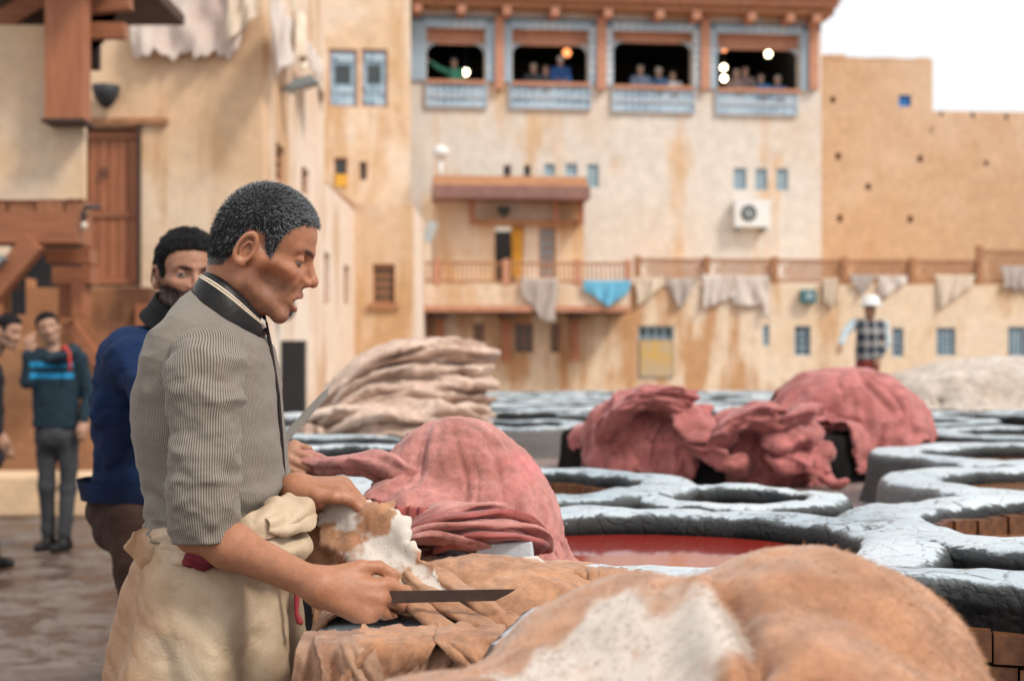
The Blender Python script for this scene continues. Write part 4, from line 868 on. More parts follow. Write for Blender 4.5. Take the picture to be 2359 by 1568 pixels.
solid = lambda p: np.minimum(np.minimum(s_ell(p, (-0.13,2.92,1.0), (0.16,0.15,0.20)), vat_sdf(p, 0.27, 2.94, 0.44, 0.15)), p[:,2]-0.9)
G = hang_sheet(PX((818,1140,2.70),(870,1150,2.64),(920,1165,2.62),(985,1170,2.62),(1040,1175,2.63)), 0.16, 50, 26, solid, 4, widen=1.7, out=(0.01,-0.05,0))
tag(hide_obj('dark_red_hide', G, M['pink_deep'], None, 0.004, 2), 'dark red rumpled hide showing under the torn edge of the pink one', 'hide', 'pink hides heaped at the red vat')
# the stretched neck of the pink skin running to the second man's fist
fold = fold_roll('stretched_pink_neck', PX((650,1046,2.98),(720,1068,2.95),(790,1070,2.90),(850,1066,2.86),(900,1075,2.84),(960,1090,2.82)), [0.024,0.020,0.022,0.026,0.034,0.03], [0.018,0.020,0.022,0.026,0.034,0.03], M['pink'], seed=3.1, amp=0.010, ns=80, n=22, folds=4)
tag(fold, 'twisted bright pink skin end pulled from the heap to the second man', 'hide', 'pink hides heaped at the red vat')
G = hang_sheet(PX((652,1055,2.97),(665,1066,2.965),(680,1070,2.96)), 0.07, 10, 12, None, 8, 50, 1.6); tag(hide_obj('pink_scrap', G, M['pink_deep'], None, 0.004, 2), 'small dark pink scrap dangling below the fist', 'hide', 'pink hides heaped at the red vat')
# grey stone on the folds
mb = MB(); c = P(1165, 1266, 2.56); mb.box8([c+np.array(v) for v in ((-0.058,-0.03,-0.016),(0.05,-0.035,-0.014),(0.052,0.03,-0.012),(-0.056,0.03,-0.016),(-0.05,-0.026,0.012),(0.047,-0.03,0.02),(0.05,0.026,0.02),(-0.046,0.026,0.012))])
ob = mb.build('stone_block', simple('grey_stone', (0.50,0.52,0.53), (0.34,0.36,0.38), 18, 0.6, 0.5, 60), None); tag(ob, 'small pale grey stone block lying on the pink folds', 'stone'); bv = ob.modifiers.new('bevel','BEVEL'); bv.width = 0.004; bv.segments = 2

# ---- B: tan hide on the block
def core_tan(p):
    d = smin(s_ell(p, (-0.06,2.42,0.965), (0.19,0.12,0.090)), s_ell(p, (0.05,2.36,0.96), (0.12,0.14,0.07)), 0.05)
    bx = smax(smax(np.abs(p[:,0]+0.14)-0.16, np.abs(p[:,1]-2.27)-0.23, 0.03), p[:,2]-0.985, 0.03)
    return np.minimum(np.minimum(d, bx), np.minimum(vat_sdf(p, 0.64,1.80,0.50,0.15), vat_sdf(p, 0.27,2.94,0.44,0.15)))
G = sheet_over((-0.03,2.36), (0.74,0.62), 84, 72, core_tan, 1.10, 110, 6, rot=-0.45, comp=0.88, bend=0.06, crum=0.004)
def tan_rel(V):                                        # long creases running down towards the near corner
    a = V[..., 0]*0.75 + V[..., 1]*0.66; b_ = V[..., 0]*0.66 - V[..., 1]*0.75
    return 0.012*ridge(np.stack([a*13, b_*2.6, V[..., 2]*3], -1), 6)*np.clip((2.50-V[..., 1])/0.15, 0.15, 1) + 0.0035*ridge(V*[22,22,22], 4) + 0.0015*ridge(V*55, 14)
Z3 = lambda V: np.zeros((len(V), 3))
tag(hide_obj('tan_hide', G, M['tan'], outline_mask(84,72,2.2,rag=0.08), 0.005, 2, cols=Z3, rel=tan_rel), 'tan suede hide lying creased across the block under the knife', 'hide', 'tan hides on the work block')
for i, pts in enumerate((((925,1318,2.33),(985,1362,2.27),(1060,1412,2.21),(1130,1452,2.16),(1180,1478,2.13)), ((960,1300,2.37),(1040,1345,2.30),(1120,1400,2.22),(1190,1450,2.16)), ((905,1345,2.28),(960,1395,2.23),(1030,1445,2.17),(1090,1475,2.13)))):
    ob = fold_roll('tan_fold', PX(*pts), [0.014,0.020,0.020,0.014], [0.009,0.011,0.011,0.008], M['tan'], seed=i*2.1+1, amp=0.005)
    ca_ = ob.data.color_attributes.new('col','FLOAT_COLOR','POINT'); ca_.data.foreach_set('color', np.tile(np.array([0,0,0,1], np.float32), len(ob.data.vertices)))
    tag(ob, ('long rounded fold of tan hide running below the knife blade, the middle one','upper rounded fold of tan hide beside the stone','lowest rounded fold of tan hide next to the hanging skins')[i], 'hide', 'tan hides on the work block')
blk_s = lambda p: np.minimum(smax(smax(np.abs(p[:,0]+0.14)-0.16, np.abs(p[:,1]-2.28)-0.22, 0.02), p[:,2]-0.985, 0.02), p[:,2]-0.4)
# raised skin in the left hand: patchy white and tan, running down to the block
def patch_cols(V):
    a, b = np.array(P(760,1150,2.42)), np.array(P(925,1340,2.34)); t = np.clip(((V-a)@(b-a))/((b-a)@(b-a)), 0, 1)
    f = 0.50 + 0.2*np.sin(1.0+t*9) + 1.2*fbm(V*22, 4, 3); c = np.zeros((len(V),3)); c[:, 0] = np.clip(f, 0, 1); return c
def ribbon(name, center, width, nrm, mat, ns=60, nw=22, curl=0.5, seed=0, cols=None, thick=0.005, rel_amp=0.0045, rag=1.0):
    # strip of skin along a spline, edges curling, ragged ends
    c = np.array(center, float); t = np.linspace(0, len(c)-1, ns)
    def cr(t, pts):
        i = int(min(t, len(pts)-1.0001)); f = t-i; p0,p1,p2,p3 = pts[max(i-1,0)], pts[i], pts[min(i+1,len(pts)-1)], pts[min(i+2,len(pts)-1)]
        return 0.5*((2*p1)+(-p0+p2)*f+(2*p0-5*p1+4*p2-p3)*f*f+(-p0+3*p1-3*p2+p3)*f**3)
    Cc = np.array([cr(x, c) for x in t]); T = np.gradient(Cc, axis=0); T /= np.linalg.norm(T, axis=-1, keepdims=True); nr = np.array(nrm, float); G = np.zeros((ns, nw, 3))
    for k in range(ns):
        sx = np.cross(T[k], nr); sx /= np.linalg.norm(sx); nn = np.cross(sx, T[k]); w_ = np.interp(t[k], np.arange(len(width)), width)
        for j in range(nw):
            v = 2*j/(nw-1)-1; wv = w_*(1+0.10*math.sin(k*0.31+seed+v*2)+rag*(0.10*math.sin(k*0.9+4*seed)+0.07*math.sin(k*2.1+v))*abs(v)**3); G[k, j] = Cc[k] + sx*wv*math.sin(v*1.2)/math.sin(1.2)*(1-0.12*v*v) - nn*curl*wv*(v*v) + nn*0.1*wv*math.sin(v*5+k*0.13+seed)
    G += 0.005*np.stack([fbm(G*22, 3, 4), fbm(G*22, 3, 8), fbm(G*22, 3, 15)], -1); G += grid_normals(G)*(rel_amp*ridge(G*[15,15,6], seed*10))[..., None]
    return hide_obj(name, G, mat, None, thick, 2, cols=cols)
ob = ribbon('held_skin', PX((768,1140,2.435),(778,1165,2.42),(806,1205,2.39),(850,1245,2.36),(905,1315,2.33),(960,1372,2.29),(1010,1420,2.25)), [0.026,0.040,0.062,0.070,0.060,0.05,0.04], (-0.25,-1,0.45), M['tan'], curl=0.22, seed=1.1, cols=patch_cols); tag(ob, 'patchy white and tan skin held up by the left hand', 'hide', 'tan hides on the work block')
ob = ribbon('held_skin_flap', PX((740,1150,2.46),(733,1210,2.46),(735,1290,2.44),(745,1360,2.40),(760,1430,2.34)), [0.03,0.036,0.032,0.03,0.035], (-0.2,-1,0.1), M['tan'], curl=0.5, seed=2.6, cols=lambda V: np.zeros((len(V),3))); tag(ob, 'narrow tan flap hanging straight down below the left hand', 'hide', 'tan hides on the work block')
# skins hanging over the near edge of the block
def edge_drape(xc, wd, lie, drop, y_edge, z_top, nf, amp, shear, seed, n=90, m=90, side=0.0):
    # skin lying on the block, bending over its near edge and hanging in a few broad, warped folds
    rs = np.random.RandomState(seed); ph = rs.rand(6)*6.28; u = np.linspace(-0.5, 0.5, n)[:, None]+np.zeros((1, m)); v = np.linspace(-lie, drop, m)[None]+np.zeros((n, 1)); r = 0.018
    arc = np.pi/2*r; hang = np.clip(v-arc, 0, None); a = np.clip(v/arc, 0, 1)*np.pi/2
    y = np.where(v < 0, y_edge-v, y_edge - r*np.sin(a)) ; z = np.where(v < 0, z_top, z_top - r*(1-np.cos(a)) - hang); t = np.clip((v+0.03)/(drop*0.6), 0.05, 1)
    q = 2*np.pi*(nf*u + 0.35*np.sin(5*u+ph[0]+3.2*v/drop) + 0.5*shear*v/drop) + ph[1]; w2 = 2*np.pi*(2.3*nf*u + 0.4*np.sin(9*u+ph[2]) - 0.6*v/drop) + ph[3]
    out = amp*t*(np.sin(q) + 0.38*np.sin(w2)) + 0.012*t; xo = 0.75*amp*t*np.cos(q) + 0.2*amp*t*np.cos(w2)
    x = xc + wd*u*(1-0.22*np.clip(v/drop, 0, 1)) + xo + shear*0.10*np.clip(v, 0, None)/drop
    onb = v < 0; z = z + np.where(onb, np.abs(out)*0.5, 0); y = y - np.where(onb, 0, out+0.004); z = z - 0.25*np.abs(xo)*(~onb); y = y + side*u*np.clip(v, 0, 1)
    return np.stack([x, y, z], -1)
for i, (xc, wd, lie, drop, ye, zt_, nf, am, sh, mt, lb) in enumerate((
    (-0.225,0.17,0.10,0.30,2.045,0.990,1.6,0.017,-0.5,'tan_dark','wet brown skin hanging in broad folds over the corner of the block by the apron'),
    (-0.095,0.17,0.10,0.22,2.040,0.993,1.5,0.018,-0.9,'tan_dark','rumpled brown skin hanging off the middle of the block'),
    (-0.165,0.12,0.12,0.20,2.028,1.000,1.1,0.017,-1.4,'tan','tan skin hanging in one diagonal fold over the two brown ones'),
    (-0.060,0.10,0.12,0.10,2.026,1.003,1.2,0.012,0.9,'tan','small tan flap crumpled beside the vat rim'),
    (-0.245,0.08,0.08,0.17,2.030,0.999,0.9,0.014,0.7,'tan_dark','narrow brown skin curled over the corner skin'))):
    G = edge_drape(xc, wd, lie, drop, ye, zt_, nf, am, sh, 70+i)
    uu_ = np.linspace(0, 1, 90); mk = (np.linspace(-lie, drop, 90)[None] < (drop*(0.80+0.13*np.sin(uu_*9+2*i)+0.06*np.sin(uu_*23+i)+0.03*np.sin(uu_*61)))[:, None]) & (np.linspace(-lie, drop, 90)[None] > (-lie*(0.85+0.12*np.sin(uu_*14+i)))[:, None])
    def hrel(V, i=i): return 0.0035*ridge(V*[20,20,12], 50+i) + 0.0018*ridge(V*38, 60+i)
    tag(hide_obj('hanging_skin', G, M[mt], mk, 0.0035, 1, cols=Z3, rel=hrel), lb, 'hide', 'skins hanging off the work block')
# frayed white fibres trailing at the end of the tan hide
rs = np.random.RandomState(2)
for i in range(5):
    a = P(1180+10*i, 1290+8*i, 2.44); b_ = P(1290+18*i, 1320+8*i, 2.46); mb = MB(); mb.tube([a, a*0.5+b_*0.5+[0,0,0.014-0.004*i], b_+[0,0,-0.004]], [0.005,0.006,0.003], 6)
    tag(mb.build('white_strand', M['hide_white'], None, True), 'thin white gut strand trailing from the tan hide over the vat rim', 'strand', 'white strands on the rim')

# ---- C: near furry hide
def core_near(p):
    d = s_ell(p, (0.335,1.58,0.99), (0.165,0.20,0.180)); d = smin(d, s_ell(p, (0.15,1.52,0.98), (0.20,0.17,0.165)), 0.07); d = smin(d, s_ell(p, (-0.02,1.40,0.96), (0.17,0.18,0.125)), 0.05); d = smin(d, s_ell(p, (0.26,1.36,0.95), (0.20,0.14,0.165)), 0.05)
    return np.minimum(np.minimum(d, vat_sdf(p, 0.64,1.80,0.50,0.15)), p[:,2]-0.84)
G = sheet_over((0.20,1.47), (1.02,0.84), 92, 78, core_near, 1.22, 130, 9, rot=-0.25, comp=0.92, bend=0.08, crum=0.004)
def near_rel(V):
    a = V[..., 0]*0.85 + V[..., 1]*0.53; b_ = V[..., 0]*0.53 - V[..., 1]*0.85; n1 = P(1640,1450,1.46)[:2]; n2 = P(1700,1560,1.33)[:2]; W_ = V[..., :2]; t = np.clip(((W_-n1)@(n2-n1))/((n2-n1)@(n2-n1)), 0, 1); dv_ = W_-n1-t[..., None]*(n2-n1); dd = dv_@np.array([(n2-n1)[1], -(n2-n1)[0]])/-np.linalg.norm(n2-n1); dd = np.where((t > 0) & (t < 1), dd, np.sign(dd)*np.linalg.norm(dv_, axis=-1))
    return 0.017*ridge(np.stack([a*5, b_*2.2, V[..., 2]*2], -1), 12) + 0.005*ridge(V*13, 8) + 0.0022*ridge(V*34, 18) + 0.020*np.exp(-((dd+0.012)/0.024)**2) - 0.026*np.exp(-((dd-0.020)/0.013)**2)
def near_cols(V):
    c = np.zeros((len(V),3)); px = V[:,0]/V[:,1]*FPX+CX; py = HY-(V[:,2]-CAMZ)/V[:,1]*FPX
    cen = np.array(P(1390,1480,1.36)); q = (V-cen)/[0.125,0.13,0.12]; c[:, 0] = np.clip(1.0-np.linalg.norm(q, axis=-1)**1.5*0.62 + 0.7*fbm(V*[20,13,13], 4, 2), 0, 1); return c
near = hide_obj('furry_tan_hide', G, M['fur_tan'], outline_mask(92,78,0.4), 0.006, 2, cols=near_cols, rel=near_rel); tag(near, 'big fuzzy tan hide with white patch bulging over the nearest vat', 'hide')
def fur(name, ob, count, length, rad, mat, seed, lean=(0,0,-0.3), cols=None, region=None):
    # short hairs rooted on a mesh: one tapered three-sided blade each
    me = ob.data; nv = len(me.vertices); V = np.empty(nv*3); me.vertices.foreach_get('co', V); V = V.reshape(-1, 3); Nn = np.empty(nv*3); me.vertices.foreach_get('normal', Nn); Nn = Nn.reshape(-1, 3)
    npoly = len(me.polygons); lv = np.empty(len(me.loops), int); me.loops.foreach_get('vertex_index', lv); ls = np.empty(npoly, int); me.polygons.foreach_get('loop_start', ls); ar = np.empty(npoly); me.polygons.foreach_get('area', ar)
    rs = np.random.RandomState(seed); pick = rs.choice(npoly, count, p=ar/ar.sum()); q = np.stack([lv[ls[pick]+k] for k in range(4)], -1) if True else None
    wt = rs.dirichlet([1,1,1,1], count); root = (V[q]*wt[..., None]).sum(1); nr = (Nn[q]*wt[..., None]).sum(1); nr /= np.linalg.norm(nr, axis=-1, keepdims=True)+1e-9
    if region is not None:
        k = region(root, nr); root, nr = root[k], nr[k]
    return root, nr, rs
def strands(name, root, dirn, length, rad, mat, rs, parent=None, bend=None, cols=None, seg=2):
    n = len(root); L = length*(0.6+0.8*rs.rand(n, 1)); d = dirn/np.linalg.norm(dirn, axis=-1, keepdims=True); b = bend if bend is not None else 0
    ref = np.where(np.abs(d[:, 2:3]) < 0.9, [[0,0,1.0]], [[1.0,0,0]]); u = np.cross(d, ref); u /= np.linalg.norm(u, axis=-1, keepdims=True); v = np.cross(d, u); Vs = []
    for k in range(seg):
        c = root + d*L*k/seg + b*L*(k/seg)**2; r = rad*(1-0.45*k/seg)
        Vs += [c + (u*math.cos(a)+v*math.sin(a))*r for a in (0, 2.094, 4.189)]
    Vs.append(root + d*L + b*L); V = np.stack(Vs, 1); nv = 3*seg+1; base = np.arange(n)[:, None]*nv; F = []
    for k in range(seg-1):
        for i in range(3): F.append(np.concatenate([base+3*k+i, base+3*k+(i+1)%3, base+3*(k+1)+(i+1)%3, base+3*(k+1)+i], 1))
    quads = np.concatenate(F).tolist() if F else []
    tr = np.concatenate([np.concatenate([base+3*(seg-1)+i, base+3*(seg-1)+(i+1)%3, base+nv-1], 1) for i in range(3)]).tolist()
    cc = None if cols is None else np.repeat(cols, nv, axis=0)
    return mesh_obj(name, V.reshape(-1, 3), quads+tr, mat, parent, True, cols=cc)
def col_mat(name, rough=0.7, spec=0.3, sheen=0.0):
    m, t, b = nodes(name); at = N(t, 'ShaderNodeAttribute', attribute_name='col'); t.links.new(at.outputs['Color'], b.inputs['Base Color']); b.inputs['Roughness'].default_value = rough; b.inputs['Specular IOR Level'].default_value = spec; return m
M['hair_col'] = col_mat('hair_strands', 0.5, 0.4)
root, nr, rs = fur('fur', near, 60000, 0.008, 0.0003, None, 4)
wh = near_cols(root)[:, 0:1]; wm = np.clip((wh-0.42)*5+0.3*rs.randn(len(root),1), 0, 1); vr = 0.85+0.4*rs.rand(len(root),1)
fc = (np.array([[0.49,0.265,0.15]])*(1-wm) + np.array([[0.55,0.48,0.42]])*wm)*vr
comb = np.array([0.8,-0.25,-0.5]) + 0.5*np.stack([fbm(root*9, 2, 1), fbm(root*9, 2, 5), fbm(root*9, 2, 9)], -1)
tag(strands('fur', root, nr*0.42 + comb*0.6 + 0.22*rs.randn(len(root),3), 0.011+0.007*wm, 0.00042, M['hair_col'], rs, near, cols=fc, bend=-0.2*nr), kind='stuff')

# ---- D: beige pile on the far left vat: folded skins stacked like a fan
dpz = 7.3
pile = empty('beige_hide_pile', P(880, 1010, dpz), 'tall fanned pile of folded beige hides on the black vat', 'hide pile')
rs = np.random.RandomState(11)
for i in range(11):
    f = i/10.0; y1 = 800 + f*190; xr = 1062 - 26*abs(math.sin(i*2.1)) - 12*f; y0 = 985 + f*28
    x0 = 700 + 30*f + 20*rs.rand(); ym = (y0+y1)/2 - 52*(1-f) - 14*rs.rand(); dd = dpz - 0.20 + 0.40*rs.rand() - 0.25*f
    pts = PX((x0,y0,dd),(x0+70,(y0+ym)/2+6,dd-0.02),(x0+170,ym-6,dd-0.05),(x0+265,y1+8+6*rs.rand(),dd-0.03),(xr-6,y1+10+8*rs.rand(),dd),(xr,y1+22,dd+0.05))
    fold_roll('folded_skin', pts, [0.16,0.22,0.26,0.25,0.20], [0.035,0.06,0.07,0.055,0.035], M['beige'], pile, n=26, seed=i*1.3, amp=0.022, turns=0.5*math.sin(i*1.9), ns=56, folds=4)
for i in range(6):                                   # slack loops along the bottom
    x = 720+55*i; pts = PX((x-40,1005+8*(i%2),6.85),(x+10,962-8*(i%3),6.8),(x+60,955+6*(i%2),6.8),(x+105,985,6.85),(x+115,1004,6.9))
    fold_roll('folded_skin', pts, [0.08,0.10,0.09,0.06], [0.025,0.035,0.03,0.02], M['beige'], pile, n=20, seed=20+i*1.7, amp=0.02, turns=0.6, ns=40)
G = hang_sheet(PX((690,985,6.75),(712,975,6.7),(740,985,6.7)), 0.22, 16, 18, None, 5, 60, 2.0); hide_obj('hanging_corner', G, M['beige'], None, 0.006, 2, pile)

# ---- E: red hides over the black vat
def lump_hides(name, label, c, r, size, layers, mat, seed, sdf_extra, n=64, comp=0.8, group=None, steps=80, bend=0.05, rot=0.0, kth=2.2, amp=0.045, isc=3.6, isof=0.45):
    top = empty(name, (c[0], c[1], c[2]), label, 'hide', group); rs = np.random.RandomState(seed)
    for k in range(layers):
        s = 1 + 0.10*k; core = lambda p: np.minimum(smin(s_ell(p, c, np.array(r)*s), s_ell(p, np.array(c)+[r[0]*0.5,0,-r[2]*0.3], np.array(r)*[0.6,0.9,0.7]*s), 0.08), sdf_extra(p))
        off = rs.randn(2)*0.07
        G = sheet_over((c[0]+off[0]*(k > 0), c[1]+off[1]*(k > 0)-0.03*k), (size[0]*(1-0.12*k), size[1]*(1-0.1*k)), n, int(n*size[1]/size[0]), core, c[2]+r[2]*s+0.02, steps, seed+k, rot=rot+0.7*k, comp=comp, bend=bend, crum=0.012, thick=0.01)
        hide_obj('skin', G, mat, outline_mask(*G.shape[:2], seed+k, legs=False, rag=0.05), 0.012, 2, top, rel=creases((c[0],c[1],c[2]+r[2]), kth, amp, amp*isof, isc, r[0]*0.1, r[0]*0.9, seed+k))
    return top
vd = lambda p: np.minimum(vat_sdf(p, 1.02,6.95,0.60,0.16,RZ+0.03), p[:,2]-TZ)
g_ = 'red hides heaped on the black vat'
lump_hides('red_hide_heap', 'low rounded heap of folded red hides at one end of the black vat', (0.62,6.52,1.01), (0.24,0.20,0.20), (0.82,0.66), 3, M['red_hide'], 41, vd, 56, 0.78, g_)
lump_hides('red_hide_heap', 'small crumpled red hide bundle between the two larger red heaps', (1.10,6.36,1.0), (0.16,0.14,0.13), (0.66,0.52), 3, M['red_hide'], 52, vd, 56, 0.66, g_)
lump_hides('red_hide_heap', 'largest smooth red hide heap, draped down the side of the black vat', (1.58,6.72,1.03), (0.31,0.26,0.28), (1.10,0.9), 2, M['red_hide'], 63, vd, 64, 0.88, g_, rot=0.4)
hp_ = [o for o in bpy.data.objects if o.name.startswith('red_hide_heap')]; hp_.sort(key=lambda o: o.location.x)
for i in range(7):                                   # folded edges showing in the low heap
    f = i/6.0; y0 = 1005-10*f; pts = PX((1392+14*f,1030-18*i+40*f,6.30),(1425+8*i,955-6*i,6.22),(1480+6*i,925-5*i+8*f,6.22),(1545+4*i,940+6*math.sin(i*2.0)-3*i,6.24),(1600-6*i,985-9*i,6.28))
    fold_roll('folded_skin', pts, [0.06,0.09,0.10,0.08,0.05], [0.018,0.03,0.035,0.028,0.016], M['red_hide'], hp_[0], n=22, seed=i*1.9+2, amp=0.018, turns=0.5*math.sin(i*1.4), ns=44, folds=4)
for i in range(5):
    pts = PX((1640+10*i,1060-14*i,6.08),(1660+14*i,1000-10*i,6.04),(1705+10*i,965-6*i,6.04),(1760+6*i,985-8*i,6.06),(1800-4*i,1035-16*i,6.10)); fold_roll('folded_skin', pts, [0.05,0.075,0.08,0.06,0.035], [0.018,0.03,0.03,0.025,0.014], M['red_hide'], hp_[1], n=22, seed=i*2.3+9, amp=0.018, turns=0.6*math.sin(i*2.2), ns=40, folds=4)
for i, pts in enumerate((((1540,935,6.32),(1590,965,6.22),(1630,1005,6.14),(1672,1010,6.10),(1700,985,6.08)), ((1575,985,6.28),(1612,1020,6.18),(1650,1052,6.10),(1690,1075,6.06),(1720,1055,6.04)), ((1740,960,6.12),(1785,975,6.08),(1830,962,6.10),(1875,940,6.2)), ((1760,1010,6.08),(1800,1020,6.05),(1840,1000,6.06),(1880,985,6.12)), ((1785,1040,6.06),(1815,1055,6.03),(1850,1035,6.04)))):
    fold_roll('folded_skin', PX(*pts), [0.07,0.11,0.11,0.07], [0.03,0.045,0.04,0.03], M['red_hide'], hp_[1], n=22, seed=i*2.7+31, amp=0.024, turns=0.7*math.sin(i*1.2), ns=44, folds=4)
for i, (pts, mt) in enumerate(((((1835,1010,6.1),(1870,1060,6.05),(1890,1090,6.02),(1925,1115,6.0),(1955,1105,5.98)), 'red_hide'), (((1880,1020,6.1),(1890,1070,6.05),(1915,1095,6.02)), 'red_hide'))):
    ob = fold_roll('trailing_red_skin', PX(*pts), [0.08,0.06,0.04,0.03], [0.03,0.03,0.02,0.02], M[mt], seed=i*3.3, amp=0.02); tag(ob, ('narrow twisted red skin trailing to the ground from the largest heap','short red skin end beside the trailing one')[i], 'hide', g_)

# ---- F: cream furry hide far right
lump_hides('cream_hide_heap', 'wide cream fleecy hide heap on the far right vats', (3.95,11.2,1.02), (1.05,0.5,0.36), (3.0,2.0), 2, M['cream_hide'], 77, lambda p: p[:,2]-1.0, 60, 0.92, None, bend=0.2, amp=0.03, kth=2.0, isc=4)
# ================================================================== people: signed distance bodies turned into one mesh
def surfnet(f, lo, hi, h, B=8, pad=0.004):
    lo = np.array(lo, float); hi = np.array(hi, float); nb = np.ceil((hi-lo)/(h*B)).astype(int)
    I = np.stack(np.meshgrid(*[np.arange(k) for k in nb], indexing='ij'), -1).reshape(-1, 3); cen = lo + (I+0.5)*h*B
    I = I[np.abs(f(cen)) < h*B*0.87*1.25+pad]; o = np.arange(B+1); off = np.stack(np.meshgrid(o, o, o, indexing='ij'), -1)
    gi = I[:, None, None, None, :]*B + off; pts = lo + gi.reshape(-1, 3)*h; val = np.concatenate([f(c) for c in np.array_split(pts, max(1, len(pts)//400000))]).reshape(gi.shape[:-1])
    NX = (nb*B+2).astype(np.int64); gid = lambda a: (a[..., 0]*NX[1] + a[..., 1])*NX[2] + a[..., 2]
    c8 = [(a,b,c) for a in (0,1) for b in (0,1) for c in (0,1)]; S = [val[:, a:B+a, b:B+b, c:B+c] for a,b,c in c8]; neg = sum((s < 0).astype(int) for s in S); act = (neg > 0) & (neg < 8)
    base = gi[:, :B, :B, :B][act].astype(np.int64); sv = np.stack([s[act] for s in S], -1); acc = np.zeros((len(base), 3)); cnt = np.zeros(len(base))
    for i in range(8):
        for j in range(i+1, 8):
            d = np.array(c8[j])-np.array(c8[i])
            if np.abs(d).sum() != 1: continue
            a, b = sv[:, i], sv[:, j]; x = (a < 0) != (b < 0); t = np.where(x, a/(a-b+1e-12), 0); acc += np.where(x[:, None], np.array(c8[i]) + t[:, None]*d, 0); cnt += x
    V = lo + (base + acc/np.maximum(cnt, 1)[:, None])*h; ids = gid(base); order = np.argsort(ids); sid = ids[order]; F = []
    def look(c):
        g = gid(c); k = np.clip(np.searchsorted(sid, g), 0, len(sid)-1); return np.where(sid[k] == g, order[k], -1)
    for ax in range(3):
        e = np.zeros(3, int); e[ax] = 1; s0 = val[:, :B, :B, :B]; s1 = val[:, e[0]:B+e[0], e[1]:B+e[1], e[2]:B+e[2]]
        x = (s0 < 0) != (s1 < 0); c = gi[:, :B, :B, :B][x].astype(np.int64); fl = s0[x] < 0; o1, o2 = np.roll(e, 1), np.roll(e, 2)
        q = np.stack([look(c-o1-o2), look(c-o2), look(c), look(c-o1)], -1); ok = (q >= 0).all(1); q = q[ok]; fl = fl[ok]; F.append(np.where(fl[:, None], q, q[:, ::-1]))
    F = np.unique(np.concatenate(F), axis=0)
    return V, F
def cull(p, c, r, fn, near=0.03):
    c = np.array(c, float); d = np.linalg.norm(p-c, axis=-1)-r; out = d + near; m = d < near
    if m.any(): out[m] = fn(p[m])
    return out
def basis(fwd, up):
    f = np.array(fwd, float); f /= np.linalg.norm(f); u = np.array(up, float); u -= f*(u@f); u /= np.linalg.norm(u); return np.stack([np.cross(f, u), f, u], 0)     # rows: right, forward, up
def S3(x, y, z): return np.array([x, y, z], float)
